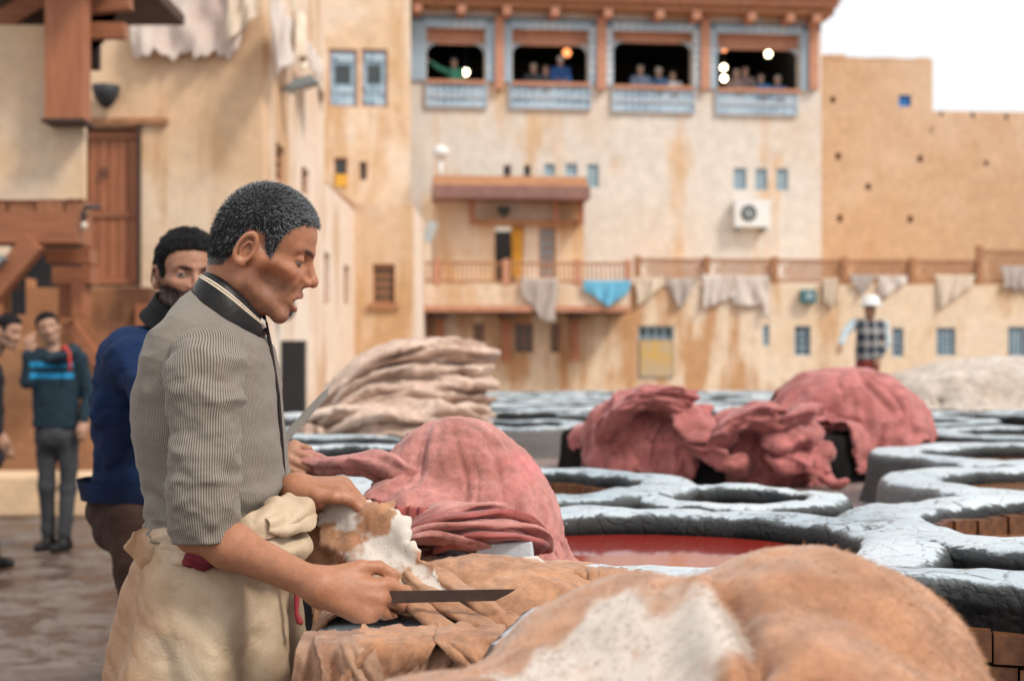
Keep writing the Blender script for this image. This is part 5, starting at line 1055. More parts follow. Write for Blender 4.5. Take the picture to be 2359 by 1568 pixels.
def head_sdf(q, lean=1.0, lid=0.35, mouth=0.004, nose=1.0):
    # canonical head, metres: y forward, z up, origin between the ears; symmetric in x
    p = q.copy(); p[:, 0] = np.abs(p[:, 0]); E = lambda c, r: s_ell(p, c, r); K = lambda a, b, ra, rb=None: s_cap(p, a, b, ra, rb)
    d = E((0,0.004,0.046), (0.073,0.079,0.078)); d = smin(d, E((0,0.030,0.046), (0.060,0.061,0.054)), 0.03)
    d = smin(d, E((0,0.040,-0.022), (0.050*lean,0.046,0.070)), 0.03); d = smin(d, E((0,-0.032,-0.005), (0.056,0.042,0.055)), 0.04)
    d = smin(d, K((0.050,0.006,-0.052), (0.018,0.074,-0.090), 0.015, 0.014), 0.022); d = smin(d, E((0,0.076,-0.088), (0.022,0.013,0.016)), 0.014)
    d = smin(d, K((0.063,0.008,-0.003), (0.043,0.066,-0.014), 0.008, 0.014), 0.018)
    d = smin(d, K((0.056,0.014,-0.012), (0.049,0.012,-0.052), 0.013), 0.02); d = smin(d, E((0,0.074,-0.050), (0.030,0.026,0.026)), 0.016)
    d = smin(d, E((0.012,0.076,-0.020), (0.024,0.020,0.030)), 0.014)
    d = smin(d, K((0.006,0.088,0.030), (0.044,0.069,0.031), 0.010, 0.008), 0.012)
    d = smax(d, -E((0.033,0.094,0.012), (0.019,0.020,0.0125)), 0.012)                        # eye sockets
    d = smax(d, -E((0.066,0.050,-0.042), (0.020,0.026,0.020)), 0.020)                        # cheek hollows
    d = smin(d, np.linalg.norm(p-S3(0.032,0.0705,0.012), axis=-1)-0.0112, 0.005)              # eyeball bulge under the lids
    yy = p-S3(0.032,0.0715,0.012); sp = np.linalg.norm(yy, axis=-1)
    upper = smax(sp-0.0146, (0.0125*(1-2*lid)-yy[:, 2]-0.0015-0.10*yy[:, 1]), 0.002); lower = smax(sp-0.0141, yy[:, 2]+0.0075-0.10*yy[:, 1], 0.002); d = smin(smin(d, upper, 0.003), lower, 0.003)
    n = K((0,0.088,0.024), (0,0.107*nose+0.001,-0.010), 0.0065, 0.0085); n = smin(n, np.linalg.norm(p-S3(0,0.111*nose+0.0005,-0.0165), axis=-1)-0.0098, 0.008)
    n = smin(n, E((0.0125,0.099,-0.0215), (0.0075,0.0105,0.0075)), 0.006); n = smax(n, -E((0.0065,0.104,-0.031), (0.0042,0.008,0.0055)), 0.003); d = smin(d, n, 0.009)
    l = K((0,0.0985,-0.0455), (0.023,0.083,-0.0535), 0.0055, 0.003); l = smin(l, K((0,0.0955,-0.0605-mouth), (0.021,0.082,-0.0555-mouth*0.5), 0.0062, 0.003), 0.002); d = smin(d, l, 0.006)
    d = smax(d, -E((0,0.096,-0.0530-mouth*0.5), (0.021,0.020,0.0012+mouth*0.55)), 0.002)
    d = smax(d, -K((0.024,0.098,-0.026), (0.036,0.086,-0.058), 0.003), 0.010)                  # fold from nose to mouth
    # ear: rim, bowl, lobe
    a = p-S3(0.0745,-0.012,0.000); ca, sa = math.cos(0.22), math.sin(0.22); ey, ez = a[:, 1]*ca - a[:, 2]*sa, a[:, 1]*sa + a[:, 2]*ca; ex = a[:, 0] + 0.30*ey
    rr = np.hypot(ey/0.0165, ez/0.030); ring = np.hypot((rr-0.88)*0.018, ex-0.007)-0.0036; bowl = np.maximum(np.abs(ex+0.003)-0.003, (rr-0.9)*0.018)
    ring2 = np.hypot((np.hypot((ey-0.003)/0.010, (ez+0.003)/0.019)-0.85)*0.012, ex-0.004)-0.0024
    e = smin(smin(ring, bowl, 0.0025), ring2, 0.0025); e = smin(e, np.linalg.norm(np.stack([ex-0.002, ey-0.007, ez+0.027], -1), axis=-1)-0.0068, 0.006); e = smin(e, np.linalg.norm(np.stack([ex+0.002, ey-0.015, ez+0.004], -1), axis=-1)-0.005, 0.005)
    return smin(d, e, 0.006)
def hair_line(q, back=-0.062):                                # >0 inside the haired scalp
    x, y, z = np.abs(q[:, 0]), q[:, 1], q[:, 2]
    front = np.interp(y, [-0.2,-0.075,-0.045,-0.033,-0.020,0.010,0.022,0.033,0.037,0.048,0.062,0.078,0.2], [-0.056,-0.050,-0.044,-0.020,0.034,0.034,0.002,-0.008,0.030,0.056,0.068,0.080,0.085])
    return z - np.where(x < 0.045, np.maximum(np.interp(y, [-0.2,-0.07,-0.05,0.03,0.062,0.085,0.2], [-0.056,-0.050,-0.046,0.0,0.068,0.078,0.085]), -1), front)
def hair_sdf(q, thick=0.008, amp=0.004, s=0):
    p = q.copy(); p[:, 0] = np.abs(p[:, 0]); d = s_ell(p, (0,0.004,0.046), (0.073,0.079,0.078)); d = smin(d, s_ell(p, (0,0.030,0.046), (0.060,0.061,0.054)), 0.03); d = smin(d, s_ell(p, (0,-0.032,-0.005), (0.056,0.042,0.055)), 0.04)
    d = smin(d, s_cap(p, (0.063,0.008,-0.003), (0.055,0.03,-0.005), 0.008, 0.008), 0.018)
    th = thick*np.clip(0.35+hair_line(q)/0.05, 0.2, 1.0)
    return smax(d - th - amp*fbm(q*[60,60,60], 2, s), -hair_line(q)+0.003*fbm(q*90, 2, s+3), 0.004)
def face_cols(q, skin, hair, beard=0.0, brow=1.0, lipc=(0.40,0.17,0.14)):
    x, y, z = np.abs(q[:, 0]), q[:, 1], q[:, 2]; c = np.tile(np.array(skin, float), (len(q), 1)); hair = np.array(hair, float)
    def blend(m, col, k=1.0):
        m = np.clip(m, 0, 1)[:, None]*k; c[:] = c*(1-m) + np.array(col)*m
    blend(1-np.abs(np.hypot((x-0.058)/0.03, (z+0.02)/0.03)), (skin[0]*1.1, skin[1]*0.92, skin[2]*0.88), 0.6*1.0)
    blend(1-np.hypot(x/0.02, (z+0.018)/0.016)+0.2, (skin[0]*1.08, skin[1]*0.86, skin[2]*0.82), 0.5)
    blend(2.2-2.2*np.hypot((x)/0.021, (z+0.0525)/0.0125) - 60*np.clip(0.082-y, 0, 1), lipc, 0.8)
    br = 2.0-2.0*np.hypot((x-0.028)/0.024, (z-0.0285-0.12*(x-0.02))/(0.0052*brow)) - 60*np.clip(0.05-y, 0, 1); blend(br + 0.4*fbm(q*160, 1, 2), hair*0.8+0.004, 0.9)
    blend(2.2-2.2*np.hypot((x-0.032)/0.016, (z-0.0045)/0.0032) - 60*np.clip(0.06-y, 0, 1), (0.03,0.018,0.014), 0.85)                      # lash line
    bm = np.clip((-(z+0.018) - 0.9*np.clip(y-0.03, 0, 1)*0.2)*110, 0, 1)*np.clip((0.100-y+0.01)*60, 0, 1)*np.clip((y+0.005)*60, 0, 1); bm *= np.clip(np.hypot((x)/0.026, (z+0.053)/0.015)*2-2, 0, 1)
    bm = np.clip(bm*1.5, 0, 1); mo = np.clip(1.6-1.6*np.hypot(x/0.03, (z+0.0385)/0.0062), 0, 1)*(y > 0.08); must = np.maximum(bm*0.9, mo)
    if beard: blend(np.clip(must*(0.9+0.4*fbm(q*150, 2, 5)), 0, 1), hair*0.8+0.003, beard)
    blend(np.clip(hair_line(q)*200, 0, 1), hair, 0.95)
    return np.clip(c, 0.004, 1)
def hand_sdf(p, wrist, ydir, zdir, side, curls, thumb, sc=1.0, spread=1.0):
    # wrist point, finger direction, back-of-hand normal; side +1: thumb along +x of the frame
    B_ = basis(ydir, zdir); q = ((p-np.array(wrist))@B_.T)/sc; q[:, 0] *= side
    d = s_cap(q, (0.012,0.0,0), (0.022,0.086,0), 0.0155, 0.0125); d = smin(d, s_cap(q, (0,0,0), (0.002,0.088,0.001), 0.017, 0.013), 0.012); d = smin(d, s_cap(q, (-0.010,0.0,0), (-0.020,0.084,-0.001), 0.0155, 0.012), 0.012); d = smin(d, s_cap(q, (-0.012,0.01,-0.004), (-0.031,0.074,-0.003), 0.013, 0.0105), 0.012)
    d = smin(d, s_cap(q, (0.018,0.012,-0.006), (0.034,0.048,-0.010), 0.016, 0.014), 0.012)
    for i, (bx_, by, ls) in enumerate(((0.027,0.090,(0.043,0.026,0.021)), (0.008,0.094,(0.047,0.030,0.022)), (-0.012,0.090,(0.043,0.027,0.022)), (-0.031,0.078,(0.034,0.021,0.019)))):
        a = S3(bx_, by, 0.0); ang = 0.0; r = 0.0098 if i < 3 else 0.0085; f = None
        for k, L in enumerate(ls):
            ang += curls[i][k]; sp_ = (bx_*0.9)*spread; b = a + S3(sp_*L*3*math.cos(ang) if k == 0 else 0, L*math.cos(ang), -L*math.sin(ang)); g = s_cap(q, a, b, r, r*0.91); f = g if f is None else smin(f, g, 0.004); a = b; r *= 0.91
        d = smin(d, f, 0.006)
    t = s_cap(q, thumb[0], thumb[1], 0.0145, 0.0115); t = smin(t, s_cap(q, thumb[1], thumb[2], 0.0112, 0.0100), 0.004); t = smin(t, s_cap(q, thumb[2], thumb[3], 0.0100, 0.0082), 0.004)
    return smin(d, t, 0.010)*sc
FIST = ((1.1,1.5,0.9),)*4
RELAX = ((0.35,0.5,0.3),(0.4,0.55,0.35),(0.45,0.6,0.35),(0.5,0.6,0.35))
THUMB = ((0.022,0.02,-0.008),(0.040,0.046,-0.018),(0.046,0.072,-0.026),(0.044,0.096,-0.032))
def skin_mat():
    m, t, b = nodes('skin'); co = coord(t); at = N(t, 'ShaderNodeAttribute', attribute_name='col')
    c = mix(t, 1.0, at.outputs['Color'], ramp(t, noise(t, co, 70, 5, 0.65), [(0.3,0.84),(0.7,1.10)]), 'MULTIPLY'); t.links.new(c, b.inputs['Base Color'])
    b.inputs['Roughness'].default_value = 0.46; b.inputs['Specular IOR Level'].default_value = 0.35; b.inputs['Subsurface Weight'].default_value = 0.12; b.inputs['Subsurface Radius'].default_value = (0.010,0.004,0.002); b.inputs['Subsurface Scale'].default_value = 0.5
    h = bump(t, b, noise(t, co, 420, 3, 0.6), 0.15, 0.0008); bump(t, b, noise(t, co, 95, 5, 0.65), 0.32, 0.0028, h); return m
M['skin'] = skin_mat()
def fabric(name, c1, c2, scale=14, rough=0.9, weave=500, wr=0.35):
    m, t, b = nodes(name); co = coord(t); t.links.new(mix(t, ramp(t, noise(t, co, scale, 5, 0.6), [(0.3,0.0),(0.7,1.0)]), c1, c2), b.inputs['Base Color']); b.inputs['Roughness'].default_value = rough; b.inputs['Specular IOR Level'].default_value = 0.2
    h = bump(t, b, noise(t, co, 26, 5, 0.6, 0.6), wr, 0.008); bump(t, b, noise(t, co, weave, 2, 0.5), 0.2, 0.001, h); return m
def sdf_part(name, f, lo, hi, h, mat, parent, cols=None):
    V, F = surfnet(f, lo, hi, h); return mesh_obj(name, V, F, mat, parent, True, cols=None if cols is None else cols(V))
def wr(p, a, sc, s): return a*(1-2.2*np.abs(fbm(p*np.array(sc), 3, s)))             # ridged cloth wrinkles

def person(root, J, col, h=0.012, hs=1.0, hat=None, style='sweater', fold=1.0, hair_thick=0.010, hem=0.06):
    # a clothed figure from joints: neck, head, chest, pelvis, sho/elb/wri/hip/knee/ank for l and r
    J = {k: np.array(v, float) for k, v in J.items() if k not in ('f','u','hf')}| {k: J[k] for k in ('f','u','hf') if k in J}
    Bh = basis(J['f'], J['u']); hc = J['head']; tol = lambda p: ((p-hc)@Bh.T)/hs
    bf = J.get('hf', J['f'])
    def hands(p):
        d = None
        for s, sg in (('l',-1),('r',1)):
            w_, e = J['wri'+s], J['elb'+s]; dr = w_-e; dr = dr/np.linalg.norm(dr); zd = J.get('pz'+s, np.array([0.2,-1,0.3])); g = cull(p, w_+dr*0.08, 0.16, lambda q: hand_sdf(q, w_, dr, zd, sg, col.get('curl'+s, RELAX), THUMB, 0.95*hs)); d = g if d is None else np.minimum(d, g)
        return d
    def arms(p, ex=0.0, upto=1.0):
        d = None
        for s in 'lr':
            a, b, c = J['sho'+s], J['elb'+s], J['wri'+s]; c2 = b+(c-b)*upto; g = smin(s_cap(p, a, b, 0.050+ex, 0.040+ex), s_cap(p, b, c2, 0.040+ex, (0.028 if upto == 1.0 else 0.030)+ex*1.05), 0.02); d = g if d is None else np.minimum(d, g)
        return d
    def torso(p, ex=0.0):
        d = s_cap(p, J['chest'], J['pelvis'], 0.125+ex, 0.125+ex); sh = s_cap(p, J['shol'], J['shor'], 0.062+ex, 0.062+ex); d = smin(d, sh, 0.09)
        lat = J['shor']-J['shol']; lat = lat/np.linalg.norm(lat); mid = J['chest']*0.6+J['pelvis']*0.4
        return smin(d, np.minimum(s_cap(p, J['chest']+lat*0.06, J['pelvis']+lat*0.06, 0.10+ex), s_cap(p, J['chest']-lat*0.06, J['pelvis']-lat*0.06, 0.10+ex)), 0.06)
    neck = lambda p: s_cap(p, J['neck'], hc+Bh.T@S3(0,-0.015,-0.03)*hs, 0.055*hs, 0.052*hs)
    body = lambda p: smin(smin(smin(cull(p, hc, 0.16*hs, lambda q: head_sdf(tol(q), lid=0.30)*hs), neck(p), 0.03), smin(torso(p, -0.03), arms(p, -0.006), 0.03), 0.04), hands(p), 0.015)
    allp = np.array([v for k, v in J.items() if hasattr(v, 'shape') and v.shape == (3,) and not k.startswith('p') or k == 'pelvis']); lo, hi = allp.min(0)-0.26, allp.max(0)+0.26
    sk = np.array(col['skin'])
    def bcol(V):
        q = tol(V); c = np.tile(sk, (len(V), 1)); m = np.linalg.norm(V-hc, axis=-1) < 0.17*hs; c[m] = face_cols(q[m], col['skin'], col['hair'], col.get('beard', 0.3), col.get('brow', 1.0)); return c
    lob = lo.copy(); lob[2] = J['pelvis'][2]-0.2
    sdf_part('body', body, lob, hi, h, M['skin'], root, bcol)
    if not hat: sdf_part('hair', lambda p: hair_sdf(tol(p), hair_thick)*hs, hc-0.17*hs, hc+0.17*hs, min(h, 0.006), col['hairm'], root)
    top = lambda p: smax(smin(torso(p, 0.012), arms(p, 0.014, col.get('sleeve', 0.93)), 0.03) + fold*wr(p, 0.009, (7,7,11), 3), np.maximum((J['pelvis'][2]-hem) - p[:, 2], -(s_cap(p, J['neck']-[0,0,0.02], J['neck']+[0,0,0.3], 0.068*hs))), 0.008)
    sdf_part(style, top, lob, hi, h, col['top'], root, col.get('topc'))
    def legs(p, ex=0.0):
        d = s_ell(p, J['pelvis']-[0,0,0.06], (0.15+ex, 0.15+ex, 0.14+ex))
        for s in 'lr': d = smin(d, smin(s_cap(p, J['hip'+s], J['knee'+s], 0.088+ex, 0.066+ex), s_cap(p, J['knee'+s], J['ank'+s]+[0,0,0.04], 0.066+ex, 0.058+ex), 0.03), 0.04)
        return d + wr(p, 0.009, (9,9,9), 8)
    lot = lo.copy(); sdf_part('trousers', legs, lot, np.array([hi[0],hi[1],J['pelvis'][2]+0.12]), h, col['trs'], root)
    for s in 'lr':
        a = J['ank'+s]; tf = np.array([bf[0], bf[1], 0.0]); tf = tf/np.linalg.norm(tf); 
        shoe = lambda p: smax(smin(s_cap(p, a+tf*-0.04+[0,0,-0.045], a+tf*0.13+[0,0,-0.055], 0.045, 0.038), s_cap(p, a+[0,0,0.05], a+[0,0,-0.04], 0.048, 0.05), 0.03), (a[2]-0.085)-p[:, 2], 0.006)
        sdf_part('shoe', shoe, a-0.22, a+0.22, h, col['shoe'], root)

# ---------------------------------------------------------------- the tanner with the dark knife
man = empty('person', (-0.50, 2.45, 0.0), 'grey-haired man in striped shirt and cream apron, bending over a knife', 'person')
SK1 = (0.37,0.163,0.090); HR = (0.030,0.030,0.033)
Bh1 = basis((0.945, 0.10, -0.33), (0.33, 0.02, 0.945)); HC1 = P(590, 583, 2.45); HS1 = 0.97
tol1 = lambda p: ((p-HC1)@Bh1.T)/HS1
w_r, e_r, s_r = P(738,1352,2.175), P(455,1222,2.25), P(475,860,2.27)
w_l, e_l, s_l = P(680,1124,2.425), P(560,1200,2.68), P(475,860,2.63)
HANDR = dict(wrist=w_r, ydir=(0.93,0.14,-0.26), zdir=(0.10,-0.92,0.36), side=-1, curls=((0.50,1.2,0.7),(0.75,1.4,0.8),(0.9,1.45,0.8),(1.0,1.45,0.8)), thumb=((0.024,0.022,-0.004),(0.044,0.050,-0.004),(0.052,0.078,-0.008),(0.047,0.104,-0.012)))
HANDL = dict(wrist=w_l, ydir=(0.97,-0.12,0.02), zdir=(0.05,-0.30,0.95), side=1, curls=((0.75,1.2,0.6),(0.85,1.3,0.7),(0.95,1.3,0.7),(1.0,1.3,0.7)), thumb=((0.024,0.020,-0.004),(0.040,0.048,0.000),(0.040,0.078,-0.002),(0.030,0.104,-0.010)))
def hnd(p, D, sc): return cull(p, np.array(D['wrist'])+np.array(D['ydir'])*0.07, 0.15, lambda q: hand_sdf(q, D['wrist'], D['ydir'], D['zdir'], D['side'], D['curls'], D['thumb'], sc))
def body1(p):
    hd = cull(p, HC1, 0.16, lambda q: head_sdf(tol1(q), lean=0.96, lid=0.52, mouth=0.011)*HS1)
    nk = s_cap(p, P(520,735,2.45), HC1+Bh1.T@S3(0,-0.020,-0.045), 0.058, 0.050); nk = smin(nk, s_cap(p, P(572,720,2.435), HC1+Bh1.T@S3(0.03,0.0,-0.06), 0.010, 0.016), 0.02)
    d = smin(hd, nk, 0.022); to = s_cap(p, P(490,830,2.45), P(500,1150,2.45), 0.07, 0.07); to = smin(to, s_cap(p, P(490,830,2.30), P(490,830,2.60), 0.04), 0.05); d = smin(d, to, 0.04)
    for a, b, c in ((s_r, e_r, w_r), (s_l, e_l, w_l)):
        m1 = b + (c-b)*0.28; d = smin(d, smin(smin(s_cap(p, a, b, 0.044, 0.034), s_cap(p, b, m1, 0.034, 0.0345), 0.02), s_cap(p, m1, c, 0.0345, 0.0235), 0.02), 0.02)
    d = smin(d, s_cap(p, e_r+(w_r-e_r)*0.45+[0,-0.012,0.006], w_r+[0,-0.008,0.006], 0.013, 0.010), 0.02)
    d = smin(d, hnd(p, HANDR, 1.04), 0.022); return smin(d, hnd(p, HANDL, 0.98), 0.022)
def cols1(V):
    c = np.tile(np.array(SK1), (len(V), 1))*(1+0.10*fbm(V*30, 2, 1))[:, None]; m = np.linalg.norm(V-HC1, axis=-1) < 0.165; c[m] = face_cols(tol1(V[m]), SK1, HR, 0.42); return c
V, F = surfnet(body1, (-0.72,2.12,1.00), (-0.10,2.85,1.76), 0.0024); b1 = mesh_obj('body', V, F, M['skin'], man, True, cols=cols1(V))
cap = sdf_part('hair', lambda p: hair_sdf(tol1(p), 0.0045, 0.002)*HS1, HC1-0.17, HC1+0.17, 0.003, simple('scalp_hair', (0.012,0.012,0.013), (0.024,0.024,0.026), 40, 0.8, 0.5, 200, 0.003, spec=0.1), man)
me = cap.data; root_, nr, rs = fur('x', cap, 24000, 0, 0, None, 5, region=lambda r, n: hair_line(tol1(r)) > 0.002)
q = tol1(root_); fl = Bh1.T@np.array([[0],[0.25],[-0.85]]); dirn = nr*0.75 + (fl.T)*0.8 + 0.22*rs.randn(len(nr), 3); top_ = np.clip(q[:, 2]/0.1, 0, 1)[:, None]; dirn = nr*(0.5+0.3*top_) + ((Bh1.T@np.array([0,0.55,0.0]))[None]*top_ + (Bh1.T@np.array([0,-0.10,-0.9]))[None]*(1-top_)) + 0.28*rs.randn(len(nr), 3)
gfac = np.clip(0.30+0.30*top_[:, 0]+0.45*fbm(q*22, 2, 6), 0.03, 0.85); isg = rs.rand(len(nr)) < gfac; hc_ = np.where(isg[:, None], np.array([[0.30,0.325,0.345]])*(0.45+0.8*rs.rand(len(nr),1)), np.array([[0.020,0.021,0.024]])*(0.6+0.8*rs.rand(len(nr),1)))
st = strands('strand', root_-nr*0.002, dirn, 0.0105*HS1, 0.00040, M['hair_col'], rs, cap, cols=hc_, bend=-0.15*nr+np.array([0,0,-0.12]), seg=2); tag(st, kind='stuff')
def eyes(parent, B_, hc, hs, gaze, spread=0.032):
    for sx in (1, -1):
        c = hc + B_.T@(S3(0.032*sx,0.0715,0.012)*hs); g = np.array(gaze, float); g /= np.linalg.norm(g); n = 18; V = []; F = []; cl = []; bs = basis(g, (0,0,1))
        for i in range(n+1):
            ph = math.pi*i/n
            for k in range(n*2):
                a = math.pi*k/n; V.append(c + 0.0128*hs*(math.cos(ph)*bs[1] + math.sin(ph)*(math.cos(a)*bs[0]+math.sin(a)*bs[2]))); cl.append((0.005,)*3 if ph < 0.22 else ((0.045,0.02,0.01) if ph < 0.52 else (0.26,0.225,0.205)))
        for i in range(n):
            for k in range(n*2): F.append((i*2*n+k, i*2*n+(k+1)%(2*n), (i+1)*2*n+(k+1)%(2*n), (i+1)*2*n+k))
        mesh_obj('eye', V, F, M['eye'], parent, True, cols=np.array(cl))
M['eye'] = col_mat('eye', 0.15, 0.6)
eyes(man, Bh1, HC1, HS1, Bh1.T@S3(0,0.85,-0.6))
# teeth glimpsed in the open mouth
mb = MB(); c0 = [HC1 + Bh1.T@(S3(0.014*math.sin(a),0.0935-0.006*(1-math.cos(a)),-0.0515)*HS1) for a in np.linspace(-1.1, 1.1, 9)]; up_ = Bh1.T@S3(0,0,1)
for a, b in zip(c0, c0[1:]): mb.add([a-up_*0.004, b-up_*0.004, b+up_*0.003, a+up_*0.003], [(0,1,2,3)])
mb.build('teeth', simple('teeth', (0.66,0.62,0.54), (0.6,0.56,0.48), 20, 0.3, 0), man)

# ---- shirt (body, sleeves, leather collar), stripes carried by a per-vertex coordinate
def stripe_mat():
    m, t, b = nodes('striped_shirt'); at = N(t, 'ShaderNodeAttribute', attribute_name='stripe'); co = coord(t)
    s = math_(t, 'SINE', math_(t, 'MULTIPLY', at.outputs['Fac'], 2*math.pi/0.0042)); f = ramp(t, math_(t, 'ADD', math_(t, 'MULTIPLY', s, 0.5), 0.5), [(0.42,0.0),(0.62,1.0)])
    fade = noise(t, co, 7, 4, 0.6); dk = mix(t, fade, (0.085,0.068,0.052), (0.13,0.108,0.086)); lt = mix(t, fade, (0.22,0.195,0.165), (0.32,0.29,0.255))
    c = mix(t, f, dk, lt); c = mix(t, ramp(t, noise(t, co, 5, 5, 0.65, 0.5), [(0.48,0.0),(0.72,0.35)]), c, (0.20,0.15,0.11)); t.links.new(c, b.inputs['Base Color'])
    b.inputs['Roughness'].default_value = 0.85; b.inputs['Specular IOR Level'].default_value = 0.2; b.inputs['Sheen Weight'].default_value = 0.1
    h = bump(t, b, noise(t, co, 38, 5, 0.6, 0.5), 0.35, 0.006); bump(t, b, s, 0.12, 0.0006, h); return m
M['stripe'] = stripe_mat()
def loft(name, rings, mat, parent, closed=True, stripe=None, thick=0.0, disp=None, cap_end=False):
    G = np.array(rings); n, m = G.shape[:2]
    if disp is not None:
        du = np.roll(G, -1, 1)-np.roll(G, 1, 1); dv = np.gradient(G, axis=0); nn = np.cross(du, dv); nn /= np.linalg.norm(nn, axis=-1, keepdims=True)+1e-9
        ce = G.mean(1, keepdims=True); sg = np.sign(((G-ce)*nn).sum(-1).mean()) or 1; G = G + sg*nn*disp(G, np.linspace(0,1,n)[:, None]+np.zeros((1,m)), np.linspace(0,1,m,endpoint=False)[None]+np.zeros((n,1)))[..., None]
    if stripe is not None: G = np.concatenate([G, G[:, :1]], 1); stripe = np.concatenate([stripe, stripe[:, :1]*0+stripe[:, -1:]+(stripe[:, -1:]-stripe[:, -2:-1])], 1); m += 1; closed = False
    F = [(i*m+k, i*m+(k+1)%m, (i+1)*m+(k+1)%m, (i+1)*m+k) for i in range(n-1) for k in range(m if closed else m-1)]
    ob = mesh_obj(name, G.reshape(-1,3), F, mat, parent, True, stripe=None if stripe is None else stripe)
    if thick: s = ob.modifiers.new('thickness','SOLIDIFY'); s.thickness = thick; s.offset = -1
    return ob
def torso_rings(table, dc, n, m, yaw=0.0, ex=2.3):
    # table rows: photo row, back column, front column, half width in depth
    T = np.array(table, float); R = []; ys = np.linspace(T[0,0], T[-1,0], n)
    for y in ys:
        xb, xf, hw = (np.interp(y, T[:,0], T[:,k]) for k in (1,2,3)); a = (xf-xb)/2/FPX*dc; cx = ((xf+xb)/2-CX)/FPX*dc; z = CAMZ+(HY-y)/FPX*dc; th = np.linspace(0, 2*np.pi, m, endpoint=False) + math.pi/2
        ct, st_ = np.cos(th), np.sin(th); X = cx + a*np.sign(ct)*np.abs(ct)**(2/ex); Y = dc + hw*np.sign(st_)*np.abs(st_)**(2/ex); R.append(np.stack([X, Y, np.full(m, z)], -1))
    return np.array(R), ys
def tilt_rings(table, dc, n, m, ex=2.3):
    # table rows: back row, back column, front row, front column, half width in depth
    T = np.array(table, float); k = np.linspace(0, len(T)-1, n); ii = np.arange(len(T)); R = []
    for t in k:
        yb, xb, yf, xf, hw = (np.interp(t, ii, T[:, j]) for j in range(5)); th = np.linspace(0, 2*np.pi, m, endpoint=False)+math.pi/2; ct, st_ = np.cos(th), np.sin(th); c_ = np.sign(ct)*np.abs(ct)**(2/ex)
        A, B2 = P(xb, yb, dc), P(xf, yf, dc); R.append((A+B2)/2 + np.outer(c_, (B2-A)/2) + np.outer(hw*np.sign(st_)*np.abs(st_)**(2/ex), [0,1,0]))
    return np.array(R)
TB = [(672,447,776,594,0.076),(690,424,786,606,0.108),(722,398,802,616,0.152),(766,366,832,626,0.180),(816,342,862,633,0.189),(900,324,912,640,0.186),(1000,328,1000,647,0.178),(1100,343,1100,654,0.172),(1170,352,1170,656,0.170),(1225,352,1225,650,0.172)]
R = tilt_rings(TB, 2.45, 150, 200)
def shirt_disp(G, v, u):
    p = G; th = u*2*np.pi; z = G[..., 2]
    d = 0.013*wrf(p*[5,5,13], 2) + 0.005*wrf(p*[14,14,24], 5); low = np.clip((1.22-z)/0.10, 0, 1); d = d*(0.35+0.9*low) + low*0.006*np.sin(z*120+6*np.sin(th*2)+4*fbm(p*6, 2, 4))
    d += 0.006*np.sin(30*(G[..., 0]*0.6+z*0.8)+3*fbm(p*5, 2, 9))*np.clip((z-1.22)/0.1, 0, 1)*np.clip((1.45-z)/0.1, 0, 1)*0.5
    return d
def wrf(p, s): return 1-2.2*np.abs(fbm(p, 3, s))-0.5
arc = np.linspace(0, 1, 200, endpoint=False)*1.06
shirt = loft('shirt', R, M['stripe'], man, stripe=np.repeat((arc*1.0)[None], 150, 0) - 0.10*(np.linspace(0,1,150)[:, None]-0.5)*0, thick=0.003, disp=shirt_disp)
def tube_rings(pts, rx, n, m, ry=None):
    pts = np.array(pts, float); t = np.linspace(0, len(pts)-1, n); ii = np.arange(len(pts)); Cc = np.stack([np.interp(t, ii, pts[:,k]) for k in range(3)], -1)
    for _ in range(6): Cc[1:-1] = (Cc[:-2]+2*Cc[1:-1]+Cc[2:])/4
    T = np.gradient(Cc, axis=0); T /= np.linalg.norm(T, axis=-1, keepdims=True); rr = np.interp(t, np.linspace(0,len(pts)-1,len(rx)), rx); R = []; th = np.linspace(0, 2*np.pi, m, endpoint=False)
    r2 = rr if ry is None else np.interp(t, np.linspace(0,len(pts)-1,len(ry)), ry)
    for k in range(n):
        a = np.array([0,1.0,0]); a -= T[k]*(a@T[k]); a /= np.linalg.norm(a); b = np.cross(T[k], a); R.append(Cc[k] + np.outer(np.cos(th)*r2[k], a) + np.outer(np.sin(th)*rr[k], b))
    return np.array(R)
for nm, pts, rr, ry in (('sleeve', [P(478,792,2.335),P(477,815,2.285),P(474,870,2.255),P(470,960,2.240),P(468,1060,2.232),P(468,1150,2.232),P(475,1242,2.235)], [0.030,0.058,0.064,0.062,0.056,0.053,0.052,0.051], [0.02,0.045,0.056,0.056,0.052,0.052,0.053,0.054]),
                        ('sleeve', [P(480,800,2.60),P(480,850,2.63),P(500,960,2.68),P(530,1080,2.72),P(560,1180,2.74)], [0.03,0.06,0.06,0.055,0.055], None)):
    R = tube_rings(pts, rr, 110, 90, ry); ar = np.linspace(0,1,90,endpoint=False)*0.36
    loft(nm, R, M['stripe'], shirt, stripe=np.repeat(ar[None], 110, 0), thick=0.003, disp=lambda G, v, u: (0.008*wrf(G*[9,9,16], 12) + 0.003*wrf(G*[22,22,40], 15) + 0.004*ridge(np.stack([G[..., 0]*10+G[..., 2]*14, G[..., 2]*9-G[..., 0]*14, G[..., 1]*6], -1), 41)*np.clip((v-0.25)*2, 0.2, 1)))
